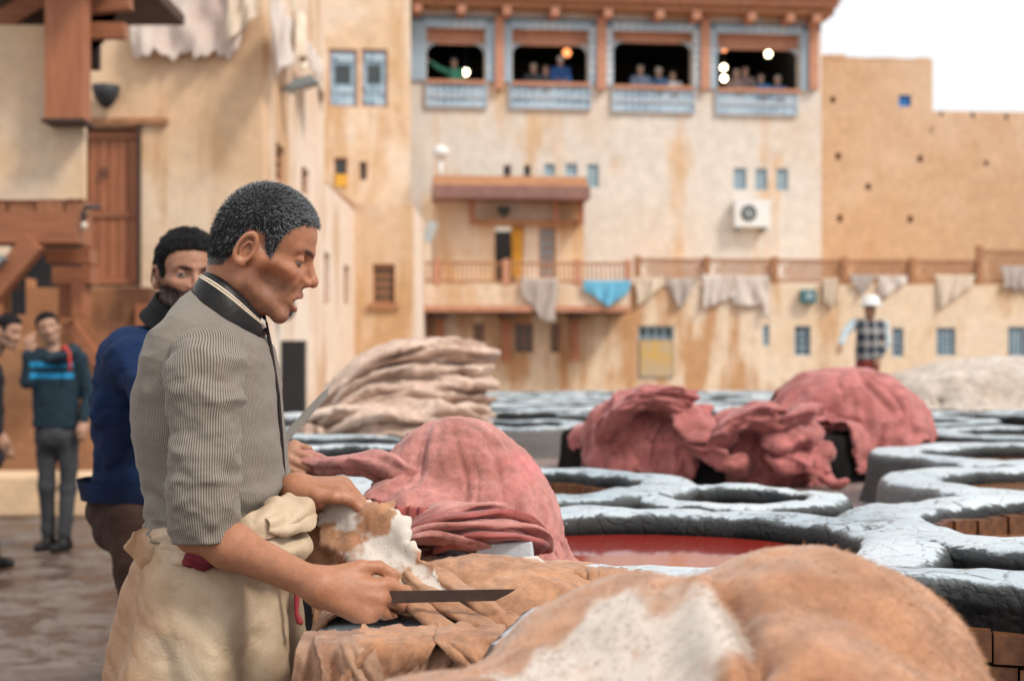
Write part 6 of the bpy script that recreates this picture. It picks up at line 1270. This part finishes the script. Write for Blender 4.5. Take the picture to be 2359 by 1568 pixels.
# leather collar
def collar_rings(n=10, m=90):
    tb, tf, bb, bf = P(478,632,2.45), P(607,736,2.45), P(449,680,2.45), P(600,780,2.45); R = []
    for i in range(n):
        f = i/(n-1); A = tb*(1-f)+bb*f; B2 = tf*(1-f)+bf*f; ce = (A+B2)/2; ax = (B2-A)/2; hw = 0.062+(0.084-0.062)*f**0.8; th = np.linspace(0, 2*np.pi, m, endpoint=False); bul = 0.004*math.sin(math.pi*f)
        R.append(ce + np.outer(np.cos(th), ax*(1+bul/np.linalg.norm(ax))) + np.outer(np.sin(th)*(hw+bul), [0,1,0]) + np.outer(np.abs(np.sin(th))**2*(0.018*(1-f) - 0.012*f), [0,0,1]))
    return np.array(R)
M['leather'] = simple('black_leather', (0.008,0.008,0.009), (0.018,0.016,0.016), 16, 0.42, 0.5, 90, 0.002, spec=0.2)
CR = collar_rings(); col_ = loft('collar', CR, M['leather'], shirt, thick=0.004)
for f in (0.20, 0.27):
    k = f*9; i = int(k); ring = CR[i]*(1-(k-i))+CR[i+1]*(k-i); c = ring.mean(0); ring = c + (ring-c)*1.06 + [0,0,0.002]; mb = MB(); mb.tube(list(ring)+[ring[0]], 0.0018, 5, cap=False); mb.build('stitching', M['hide_cream'], col_)
mb = MB(); pl = [P(x, y, 2.45) for x, y in ((612,742),(622,790),(632,850),(641,910),(648,1000),(654,1090),(657,1170))]; mb.tube([p+[0.001,-0.006,0] for p in pl], 0.0035, 6); mb.build('placket', fabric('placket_dark', (0.02,0.014,0.016), (0.035,0.025,0.026)), shirt, True)
ob = ribbon('undershirt_collar', PX((594,728,2.43),(601,735,2.425),(607,746,2.425),(611,756,2.43)), [0.003,0.005,0.006,0.004], (0.3,-1,0.3), simple('undershirt', (0.60,0.55,0.50), (0.40,0.30,0.28), 90, 0.9, 0.4, 90), ns=14, nw=8, curl=0.4, seed=2, thick=0.002, rel_amp=0.001); ob.parent = man; ob.matrix_parent_inverse = Matrix.Translation(-Vector(man.location))
# apron with bunched waist
def apron_mat():
    m, t, b = nodes('apron_cloth'); co = coord(t); n1 = noise(t, co, 5, 5, 0.6, 0.8); vo = N(t, 'ShaderNodeTexVoronoi', feature='DISTANCE_TO_EDGE'); vo.inputs['Scale'].default_value = 24
    wp = N(t, 'ShaderNodeVectorMath', operation='ADD'); nc = N(t, 'ShaderNodeTexNoise'); nc.inputs['Scale'].default_value = 6; sc = N(t, 'ShaderNodeVectorMath', operation='SCALE'); sc.inputs['Scale'].default_value = 0.25
    t.links.new(co, nc.inputs['Vector']); t.links.new(nc.outputs['Color'], sc.inputs[0]); t.links.new(co, wp.inputs[0]); t.links.new(sc.outputs[0], wp.inputs[1]); t.links.new(wp.outputs[0], vo.inputs['Vector'])
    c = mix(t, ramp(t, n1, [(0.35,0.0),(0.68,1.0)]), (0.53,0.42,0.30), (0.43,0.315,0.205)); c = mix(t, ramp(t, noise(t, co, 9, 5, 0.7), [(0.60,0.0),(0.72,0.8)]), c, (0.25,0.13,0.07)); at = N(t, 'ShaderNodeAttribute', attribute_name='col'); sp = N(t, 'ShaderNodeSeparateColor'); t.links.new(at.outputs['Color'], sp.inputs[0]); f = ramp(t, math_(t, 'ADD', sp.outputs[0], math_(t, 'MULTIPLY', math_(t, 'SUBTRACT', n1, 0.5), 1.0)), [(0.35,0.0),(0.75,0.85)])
    c = mix(t, f, c, (0.36,0.19,0.095))                         # tanning liquor stains plus shading of the side and back, painted into the colour
    t.links.new(c, b.inputs['Base Color'])
    b.inputs['Roughness'].default_value = 0.5; b.inputs['Specular IOR Level'].default_value = 0.3; h = bump(t, b, ramp(t, vo.outputs['Distance'], [(0.0,0.0),(0.12,1.0)]), 0.10, 0.003); bump(t, b, noise(t, co, 22, 7, 0.68, 0.5, (1,1,0.6)), 0.6, 0.007, h); return m
M['apron'] = apron_mat()
def set_cols(ob, fn):
    V = np.empty(len(ob.data.vertices)*3); ob.data.vertices.foreach_get('co', V); V = V.reshape(-1, 3); c = np.ones((len(V), 4), np.float32); c[:, :3] = fn(V)
    ob.data.color_attributes.new('col', 'FLOAT_COLOR', 'POINT').data.foreach_set('color', c.ravel())
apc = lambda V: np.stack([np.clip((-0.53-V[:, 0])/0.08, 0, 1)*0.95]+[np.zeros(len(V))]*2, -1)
TA = [(1215,352,652,0.175),(1250,345,668,0.185),(1300,330,672,0.195),(1400,308,674,0.21),(1500,291,671,0.22),(1700,270,668,0.23),(2050,250,675,0.24),(2350,245,680,0.25)]
R, ys = torso_rings(TA, 2.45, 120, 200)
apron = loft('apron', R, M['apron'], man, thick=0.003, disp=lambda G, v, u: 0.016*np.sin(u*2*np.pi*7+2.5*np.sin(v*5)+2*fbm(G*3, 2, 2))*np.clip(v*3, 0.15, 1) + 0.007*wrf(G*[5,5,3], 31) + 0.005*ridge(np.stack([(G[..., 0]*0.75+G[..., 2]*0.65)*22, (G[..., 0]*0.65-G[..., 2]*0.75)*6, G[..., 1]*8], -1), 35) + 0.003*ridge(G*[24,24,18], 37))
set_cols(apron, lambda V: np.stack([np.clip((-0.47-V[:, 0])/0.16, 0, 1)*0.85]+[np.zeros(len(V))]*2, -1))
def torus_roll(name, tab, rad, mat, parent, dc=2.45, n=180, m=40, seed=0):
    # bunched roll around the waist; tab rows: angle fraction, row in photo, radius scale
    th = np.linspace(0, 2*np.pi, n, endpoint=False); R = []
    for a in th:
        cx = np.cos(a); y = np.interp(cx, [-1, 0, 1], tab[0]); xc = np.interp(cx, [-1, 0, 1], tab[1]); r = rad*np.interp(cx, [-1, 0, 1], tab[2]); hw = tab[3]*math.sin(a); c = S3((xc-CX)/FPX*dc, dc-hw, CAMZ+(HY-y)/FPX*dc)
        out = S3(cx, -math.sin(a), 0); ph = np.linspace(0, 2*np.pi, m, endpoint=False); rp = r*(1+0.20*np.sin(4*ph+2.5*math.sin(2*a+seed)+seed)+0.10*np.sin(9*ph+3*math.sin(3*a)+a)); R.append(c + np.outer(np.cos(ph)*rp*0.62, out) + np.outer(np.sin(ph)*rp, [0,0,1]))
    G = np.array(R); G = G + 0.016*np.stack([fbm(G*[13,13,20], 3, seed), fbm(G*[13,13,20], 3, seed+4), fbm(G*[13,13,22], 3, seed+8)], -1)
    F = [(i*m+k, ((i+1)%n)*m+k, ((i+1)%n)*m+(k+1)%m, i*m+(k+1)%m) for i in range(n) for k in range(m)]; return mesh_obj(name, G.reshape(-1,3), F, mat, parent, True)
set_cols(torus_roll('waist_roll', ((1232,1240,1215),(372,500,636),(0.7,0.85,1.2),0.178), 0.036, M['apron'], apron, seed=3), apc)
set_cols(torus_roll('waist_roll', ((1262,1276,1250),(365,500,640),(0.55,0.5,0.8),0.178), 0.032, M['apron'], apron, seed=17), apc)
for i, (pts, wd, cu) in enumerate((
    (((520,1232,2.255),(580,1215,2.25),(630,1190,2.27),(668,1165,2.31),(692,1145,2.36)), [0.012,0.022,0.030,0.036,0.030], 0.4),
    (((530,1262,2.255),(590,1262,2.25),(645,1258,2.275),(680,1245,2.31),(692,1225,2.35)), [0.012,0.022,0.028,0.030,0.020], 0.6),
    (((620,1210,2.25),(660,1205,2.275),(688,1190,2.32),(700,1165,2.37)), [0.010,0.022,0.026,0.018], 0.5),
    (((440,1262,2.25),(395,1250,2.28),(362,1232,2.33),(352,1205,2.38)), [0.014,0.024,0.024,0.014], 0.5),
    (((400,1238,2.275),(362,1248,2.295),(330,1268,2.30),(308,1290,2.305)), [0.014,0.026,0.036,0.030], 0.2))):
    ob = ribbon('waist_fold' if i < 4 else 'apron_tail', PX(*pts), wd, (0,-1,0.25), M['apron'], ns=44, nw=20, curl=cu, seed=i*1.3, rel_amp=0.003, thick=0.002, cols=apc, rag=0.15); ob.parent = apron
ob = fold_roll('cord_knot', PX((428,1300,2.245),(445,1290,2.235),(468,1296,2.235),(478,1305,2.245)), [0.012,0.016,0.012], [0.010,0.014,0.010], fabric('cord_red', (0.22,0.03,0.045), (0.14,0.02,0.03)), apron, seed=5, amp=0.006, ns=24)
mb = MB(); mb.tube([P(x,y,2.33) for x,y in ((676,1300),(684,1370),(682,1410),(690,1432),(697,1436))], [0.004,0.005,0.004,0.006,0.003], 7); mb.build('cord', fabric('cord_red2', (0.42,0.06,0.08), (0.3,0.04,0.05)), apron, True)
# legs and boots below the frame
for s in (-0.09, 0.10):
    R = tube_rings([S3(-0.49,2.45+s,0.80), S3(-0.48,2.45+s,0.45), S3(-0.50,2.45+s,0.08)], [0.085,0.065,0.055], 20, 24); loft('trouser_leg', R, fabric('work_trousers', (0.05,0.04,0.035), (0.03,0.025,0.02)), man)
    sdf_part('boot', lambda p: smax(smin(s_cap(p, (-0.53,2.45+s,0.05), (-0.36,2.45+s,0.04), 0.055, 0.045), s_cap(p, (-0.50,2.45+s,0.22), (-0.51,2.45+s,0.06), 0.06), 0.03), -p[:, 2]+0.012, 0.01), (-0.7,2.3+s,-0.02), (-0.25,2.6+s,0.35), 0.012, M['leather'], man)

# ---------------------------------------------------------------- knives
steel = simple('dark_steel', (0.035,0.028,0.026), (0.09,0.055,0.04), 30, 0.45, 0.3, 120, 0.001, metal=0.4); bright = simple('pale_steel', (0.50,0.50,0.47), (0.40,0.38,0.34), 20, 0.35, 0.2, 80, 0.001, metal=0.55)
def knife(name, label, outline, d, dy, mat, handle, group):
    k = empty(name, P(*outline[0], d), label, 'knife', group); n = len(outline); fr = [P(x, y, d+dy(x)) for x, y in outline]; V = [p-[0,0.0016,0] for p in fr]+[p+[0,0.0016,0] for p in fr]
    mb = MB(); mb.add(V, [tuple(range(n)), tuple(range(2*n-1, n-1, -1))]+[(i, n+i, n+(i+1)%n, (i+1)%n) for i in range(n)]); mb.build('blade', mat, k)
    mb = MB(); mb.tube(handle, [0.011,0.013,0.013,0.012], 10); mb.build('handle', M['wood_dark'], k, True); return k
knife('knife', 'long dark steel knife held level by the grey-haired man', [(838,1361),(1189,1356),(1172,1367),(1140,1383),(1000,1386),(862,1390),(846,1384)], 2.20, lambda x: (x-838)/340*-0.03, steel, [P(735,1385,2.215),P(775,1381,2.21),P(815,1377,2.205),P(850,1375,2.20)], 'tanners knives')
knife('knife', 'pale steel knife pointing up from the fist of the man in blue', [(640,1012),(742,903),(757,893),(755,912),(672,1008),(652,1030)], 2.985, lambda x: 0, bright, [P(622,1052,2.985),P(632,1042,2.985),P(640,1032,2.985),P(652,1018,2.985)], 'tanners knives')

# ---------------------------------------------------------------- the man in blue behind
m2 = empty('person', (-0.98, 3.9, 0.0), 'bearded man in blue sweater looking over his shoulder, behind the striped shirt', 'person')
hairm = simple('dark_hair', (0.006,0.006,0.007), (0.014,0.013,0.013), 60, 0.7, 1.0, 110, 0.008, spec=0.12)
J2 = dict(head=P(428,640,3.86), f=(0.46,-0.86,-0.10), u=(0.06,-0.05,1), neck=P(395,742,3.90), chest=P(335,860,3.92), pelvis=P(330,1130,3.92),
          shor=P(300,835,3.76), shol=P(400,825,4.10), elbr=P(440,1060,3.42), wrir=P(630,1052,3.02), elbl=P(500,1080,3.8), wril=P(600,1100,3.45), hipr=P(315,1180,3.82), hipl=P(350,1180,4.0), hf=(1,0.15,0))
for s, o in (('r',-0.09),('l',0.10)):
    hp = J2['hip'+s]; J2['knee'+s] = S3(hp[0]+0.05, hp[1], 0.50); J2['ank'+s] = S3(hp[0]+0.02, hp[1], 0.085)
def blue_mat():
    m = fabric('blue_sweater', (0.009,0.027,0.088), (0.004,0.009,0.028), 3.0, 0.95, 420, 0.5); return m
person(m2, J2, dict(skin=(0.37,0.185,0.115), hair=(0.014,0.013,0.013), beard=1.0, hairm=hairm, top=blue_mat(), trs=fabric('brown_trousers', (0.065,0.035,0.026), (0.035,0.018,0.014), 6, 0.9, 300, 0.6), shoe=M['leather'], sleeve=0.72, curlr=((0.9,1.4,0.8),)*4, brow=1.5), 0.0040, 1.0, hair_thick=0.013, hem=0.02, fold=1.8)
h2 = [c for c in m2.children if c.name.startswith('hair')][0]; B2_ = basis(J2['f'], J2['u']); t2 = lambda p: (p-J2['head'])@B2_.T
root_, nr, rs = fur('x', h2, 9000, 0, 0, None, 8, region=lambda r, n: hair_line(t2(r)) > -0.001)
cv = np.stack([fbm(root_*60, 2, 1), fbm(root_*60, 2, 4), fbm(root_*60, 2, 7)], -1)
tag(strands('strand', root_-nr*0.003, nr*0.6+cv*0.9+0.25*rs.randn(len(nr),3)+(B2_.T@S3(0,0.25,0.1))[None], 0.017, 0.0008, M['hair_col'], rs, h2, cols=np.array([[0.012,0.012,0.013]])*(0.5+1.2*rs.rand(len(nr),1)), bend=-0.5*nr), kind='stuff')
b2 = [c for c in m2.children if c.name.startswith('body')][0]
def beard_zone(r, n):
    q = t2(r); x, y, z = np.abs(q[:, 0]), q[:, 1], q[:, 2]; jaw = (z < -0.020-0.10*np.clip(y-0.02, 0, 1)) & (z > -0.115) & (y > -0.002) & (np.hypot(x/0.024, (z+0.054)/0.011) > 1); mo = (y > 0.08) & (np.abs(z+0.0385) < 0.006) & (x < 0.032)
    side = (y > 0.0) & (y < 0.028) & (z < 0.01) & (z > -0.03) & (x > 0.05); return (np.linalg.norm(q, axis=-1) < 0.17) & (jaw | mo | side)
root_, nr, rs = fur('x', b2, 70000, 0, 0, None, 18, region=beard_zone)
tag(strands('beard', root_, nr*0.4+0.3*rs.randn(len(nr),3)+[0,0,-0.8], 0.006, 0.0006, M['hair_col'], rs, b2, cols=np.array([[0.010,0.010,0.010]])*(0.5+1.0*rs.rand(len(nr),1))), kind='stuff')
eyes(m2, basis(J2['f'], J2['u']), J2['head'], 1.0, (0.20,-1,0.02))
R = tube_rings([P(388,752,3.90),P(400,725,3.89),P(412,700,3.88)], [0.082,0.074,0.068], 20, 40); loft('roll_neck', R, fabric('black_knit', (0.012,0.012,0.014), (0.022,0.022,0.024)), m2, disp=lambda G, v, u: 0.006*fbm(G*[18,18,30], 2, 3), thick=0.006)
R = tube_rings([P(330,1100,3.92),P(330,1145,3.92)], [0.175,0.165], 12, 60, [0.185,0.18]); loft('waistband', R, fabric('sweater_rib', (0.008,0.018,0.06), (0.004,0.008,0.025)), m2, disp=lambda G, v, u: 0.002*np.sin(u*400))

# ---------------------------------------------------------------- standing men on the left
def stripes_top(base, bar, y0s, xr, d):
    def f(V):
        c = np.tile(np.array(base), (len(V), 1)); py = HY-(V[:,2]-CAMZ)/d*FPX; px_ = V[:,0]/d*FPX+CX
        for a, b in y0s:
            m = (py > a) & (py < b) & (px_ > xr[0]) & (px_ < xr[1]) & (V[:,1] < d); c[m] = bar
        return c
    return f
d3 = 10.6; m3 = empty('person', (P(120,0,d3)[0], d3, 0), 'man in dark hooded top with bright blue bars, hand raised to his ear', 'person')
J3 = dict(head=P(112,757,d3), f=(0.28,-0.95,-0.08), u=(-0.28,0,0.96), neck=P(125,812,d3), chest=P(128,850,d3), pelvis=P(130,985,d3), shor=P(80,822,d3), shol=P(182,828,d3), elbr=P(62,880,d3-0.1), wrir=P(66,812,d3-0.12), elbl=P(205,905,d3+0.02), wril=P(192,968,d3-0.08),
          hipr=P(108,1000,d3), hipl=P(158,1000,d3), kneer=P(108,1120,d3-0.02), kneel=P(158,1125,d3-0.02), ankr=S3(P(112,0,d3)[0], d3, 0.085), ankl=S3(P(156,0,d3)[0], d3-0.08, 0.085), hf=(-0.25,-1,0), pzr=np.array([0,-1,0.1]))
person(m3, J3, dict(skin=(0.42,0.24,0.16), hair=(0.014,0.013,0.013), beard=0.35, hairm=hairm, top=col_mat('hooded_top', 0.9), topc=stripes_top((0.012,0.028,0.042), (0.02,0.26,0.50), ((834,846),(858,872)), (84,176), d3), trs=fabric('grey_jeans', (0.055,0.056,0.062), (0.035,0.035,0.04), 6), shoe=M['leather'], sleeve=0.95), 0.010, 1.0, hem=0.0)
ob = fold_roll('hood', [P(x,y,d3-0.02+o) for x,y,o in ((105,812,0.02),(122,828,-0.13),(150,818,-0.13),(172,808,0.02),(150,800,0.10))], [0.05,0.045,0.05,0.05], [0.04,0.04,0.04], fabric('hood_cloth', (0.015,0.03,0.045), (0.025,0.04,0.055)), m3, seed=2, amp=0.01)
mb = MB(); mb.tube([P(x,y,d3-0.17) for x,y in ((140,805),(150,800),(158,812),(161,835),(161,856))], [0.018,0.022,0.018,0.014,0.012], 8); mb.build('hood_lining', fabric('hood_red', (0.50,0.06,0.05), (0.4,0.05,0.04)), m3, True)
d4 = 9.6; m4 = empty('person', (P(-30,0,d4)[0], d4, 0), 'dark-haired man in black jacket facing the hooded man', 'person')
J4 = dict(head=P(14,765,d4), f=(0.92,-0.25,-0.25), u=(0.25,0,0.97), neck=P(-22,825,d4), chest=P(-40,870,d4), pelvis=P(-40,1030,d4), shor=P(-40,845,d4-0.18), shol=P(-40,845,d4+0.18), elbr=P(-28,940,d4-0.22), wrir=P(-2,995,d4-0.2), elbl=P(-30,950,d4+0.2), wril=P(0,1010,d4+0.1),
          hipr=P(-45,1050,d4-0.09), hipl=P(-45,1050,d4+0.09), kneer=P(-42,1170,d4-0.09), kneel=P(-42,1170,d4+0.09), ankr=S3(P(-45,0,d4)[0], d4-0.09, 0.085), ankl=S3(P(-30,0,d4)[0], d4+0.09, 0.085), hf=(1,-0.2,0))
person(m4, J4, dict(skin=(0.42,0.24,0.16), hair=(0.014,0.013,0.013), beard=0.5, hairm=hairm, top=fabric('black_jacket', (0.014,0.014,0.018), (0.022,0.022,0.026), 5), trs=fabric('dark_trousers', (0.02,0.022,0.03), (0.03,0.03,0.04), 5), shoe=M['leather'], sleeve=0.92), 0.011, 1.0)

# ---------------------------------------------------------------- far tanner in a white hat
d5 = 19.0; m5 = empty('person', (P(1990,0,d5)[0], d5, 0.5), 'man in white hat and argyle vest working behind the red hides', 'person')
J5 = dict(head=P(2004,716,d5), f=(-0.35,-0.9,-0.25), u=(-0.1,-0.2,1), neck=P(2003,738,d5), chest=P(2002,765,d5), pelvis=P(1998,830,d5), shor=P(1968,745,d5), shol=P(2036,748,d5), elbr=P(1945,768,d5-0.1), wrir=P(1938,795,d5-0.25), elbl=P(2044,790,d5-0.05), wril=P(2025,825,d5-0.15),
          hipr=P(1985,838,d5), hipl=P(2012,838,d5), kneer=P(1985,905,d5-0.1), kneel=P(2012,905,d5-0.1), ankr=S3(P(1985,0,d5)[0], d5, 0.085), ankl=S3(P(2012,0,d5)[0], d5, 0.085), hf=(-0.4,-1,0))
def argyle(V):
    px_ = V[:,0]/d5*FPX+CX; py = HY-(V[:,2]-CAMZ)/d5*FPX; a = np.floor((px_*1.0+py*0.75)/22)+np.floor((px_*1.0-py*0.75)/22); c = np.where((a % 2 == 0)[:, None], np.array([[0.30,0.29,0.28]]), np.array([[0.03,0.04,0.06]]))
    ax = np.abs(px_-2001) > 36+0*py; c[ax] = (0.42,0.50,0.54); return c
person(m5, J5, dict(skin=(0.36,0.19,0.12), hair=(0.02,0.02,0.02), beard=0.4, hairm=hairm, top=col_mat('argyle_vest', 0.9), topc=argyle, trs=fabric('red_trousers', (0.22,0.035,0.03), (0.15,0.025,0.02), 4), shoe=M['leather'], sleeve=0.9), 0.016, 1.0, hat=True, hem=0.0)
hp = P(2006,702,d5); mb = MB(); mb.lathe(hp, [(0.02,0.13),(0.08,0.125),(0.115,0.08),(0.12,0.02),(0.17,0.0),(0.165,-0.015),(0.02,-0.01)], 18); mb.build('hat', M['white_metal'], m5, True)

# ---------------------------------------------------------------- visitors in the gallery
def visitor(x, y, top, hair, label, point=None, tilt=0.0, skin=(0.42,0.27,0.20)):
    u, z = FG.uz(x, y, -0.42); c = np.array(FG.pt(u, z, -0.42)); o = empty('person', c-[0,0,1.6], label, 'person', 'visitors in the gallery'); hc = c
    B_ = basis((tilt,-1,-0.25), (0,0,1)); to = lambda p: (p-hc)@B_.T; nk = hc-[0,0,0.13]; sh = [nk+S3(sx*0.18,0.02,-0.08) for sx in (-1,1)]; pel = hc-[0,-0.05,0.75]
    aw = [nk+S3(sx*0.22,-0.18,-0.38) for sx in (-1,1)]; wr_ = [nk+S3(sx*0.10,-0.42,-0.42) for sx in (-1,1)]
    if point is not None: aw[0] = nk+S3(-0.38,-0.15,-0.02); wr_[0] = nk+S3(-0.58,-0.2,0.12)
    body = lambda p: np.minimum(smin(smin(cull(p, hc, 0.16, lambda q: head_sdf(to(q))), s_cap(p, nk-[0,0,0.02], hc, 0.055), 0.03), s_cap(p, nk-[0,0,0.1], pel, 0.08), 0.05), np.minimum(s_cap(p, aw[0], wr_[0]+(wr_[0]-aw[0])*0.45, 0.04, 0.032), s_cap(p, aw[1], wr_[1]+(wr_[1]-aw[1])*0.45, 0.04, 0.032)))
    cl = lambda V: np.where((np.linalg.norm(V-hc, axis=-1) < 0.17)[:, None], face_cols(to(V), skin, hair, 0.0), np.array([skin]))
    lo, hi = hc-[0.75,0.55,0.95], hc+[0.45,0.35,0.2]; sdf_part('body', body, lo, hi, 0.022, M['skin'], o, cl)
    jk = lambda p: smin(smin(s_cap(p, nk-[0,0,0.16], pel, 0.15, 0.16), s_cap(p, sh[0], sh[1], 0.075), 0.08), np.minimum(smin(s_cap(p, sh[0], aw[0], 0.065, 0.055), s_cap(p, aw[0], wr_[0], 0.055, 0.045), 0.02), smin(s_cap(p, sh[1], aw[1], 0.065, 0.055), s_cap(p, aw[1], wr_[1], 0.055, 0.045), 0.02)), 0.04)
    sdf_part('jacket', jk, lo, hi, 0.024, simple('jacket', top, tuple(v*0.6 for v in top), 8, 0.85, 0.2), o); sdf_part('hair', lambda p: hair_sdf(to(p), 0.012), hc-0.17, hc+0.17, 0.014, simple('visitor_hair', hair, tuple(v*0.7 for v in hair), 20, 0.7, 0), o)
for a in ((1046,146,(0.05,0.26,0.17),(0.05,0.06,0.09),'visitor in green pointing out of the gallery with one arm',1),
          (1229,158,(0.03,0.035,0.045),(0.30,0.28,0.26),'visitor in black jacket and white collar beside the blue-jacketed one'),(1257,163,(0.05,0.05,0.06),(0.10,0.06,0.04),'short visitor in grey squeezed between black and blue jackets'),
          (1291,142,(0.02,0.09,0.28),(0.66,0.66,0.66),'white-haired visitor in bright blue jacket in the gallery'),
          (1475,163,(0.16,0.21,0.30),(0.34,0.28,0.24),'visitor in grey-blue coat leaning on the handrail'),(1517,168,(0.05,0.11,0.22),(0.60,0.58,0.55),'white-haired visitor in navy top leaning forward on the handrail'),(1549,176,(0.62,0.62,0.64),(0.04,0.035,0.03),'dark-haired visitor in white top next to the navy one'),
          (1696,172,(0.26,0.19,0.17),(0.45,0.38,0.33),'grey-haired visitor in brown coat in the end bay'),(1716,166,(0.17,0.12,0.12),(0.10,0.06,0.05),'dark-haired visitor in dark brown standing behind the brown coat'),
          (1752,182,(0.02,0.13,0.33),(0.05,0.04,0.035),'dark-haired visitor in blue jacket in the end bay'),(1791,186,(0.02,0.11,0.27),(0.40,0.36,0.33),'grey-haired visitor in blue at the outer end of the gallery')):
    visitor(*a[:5], *(a[5:] or ()))
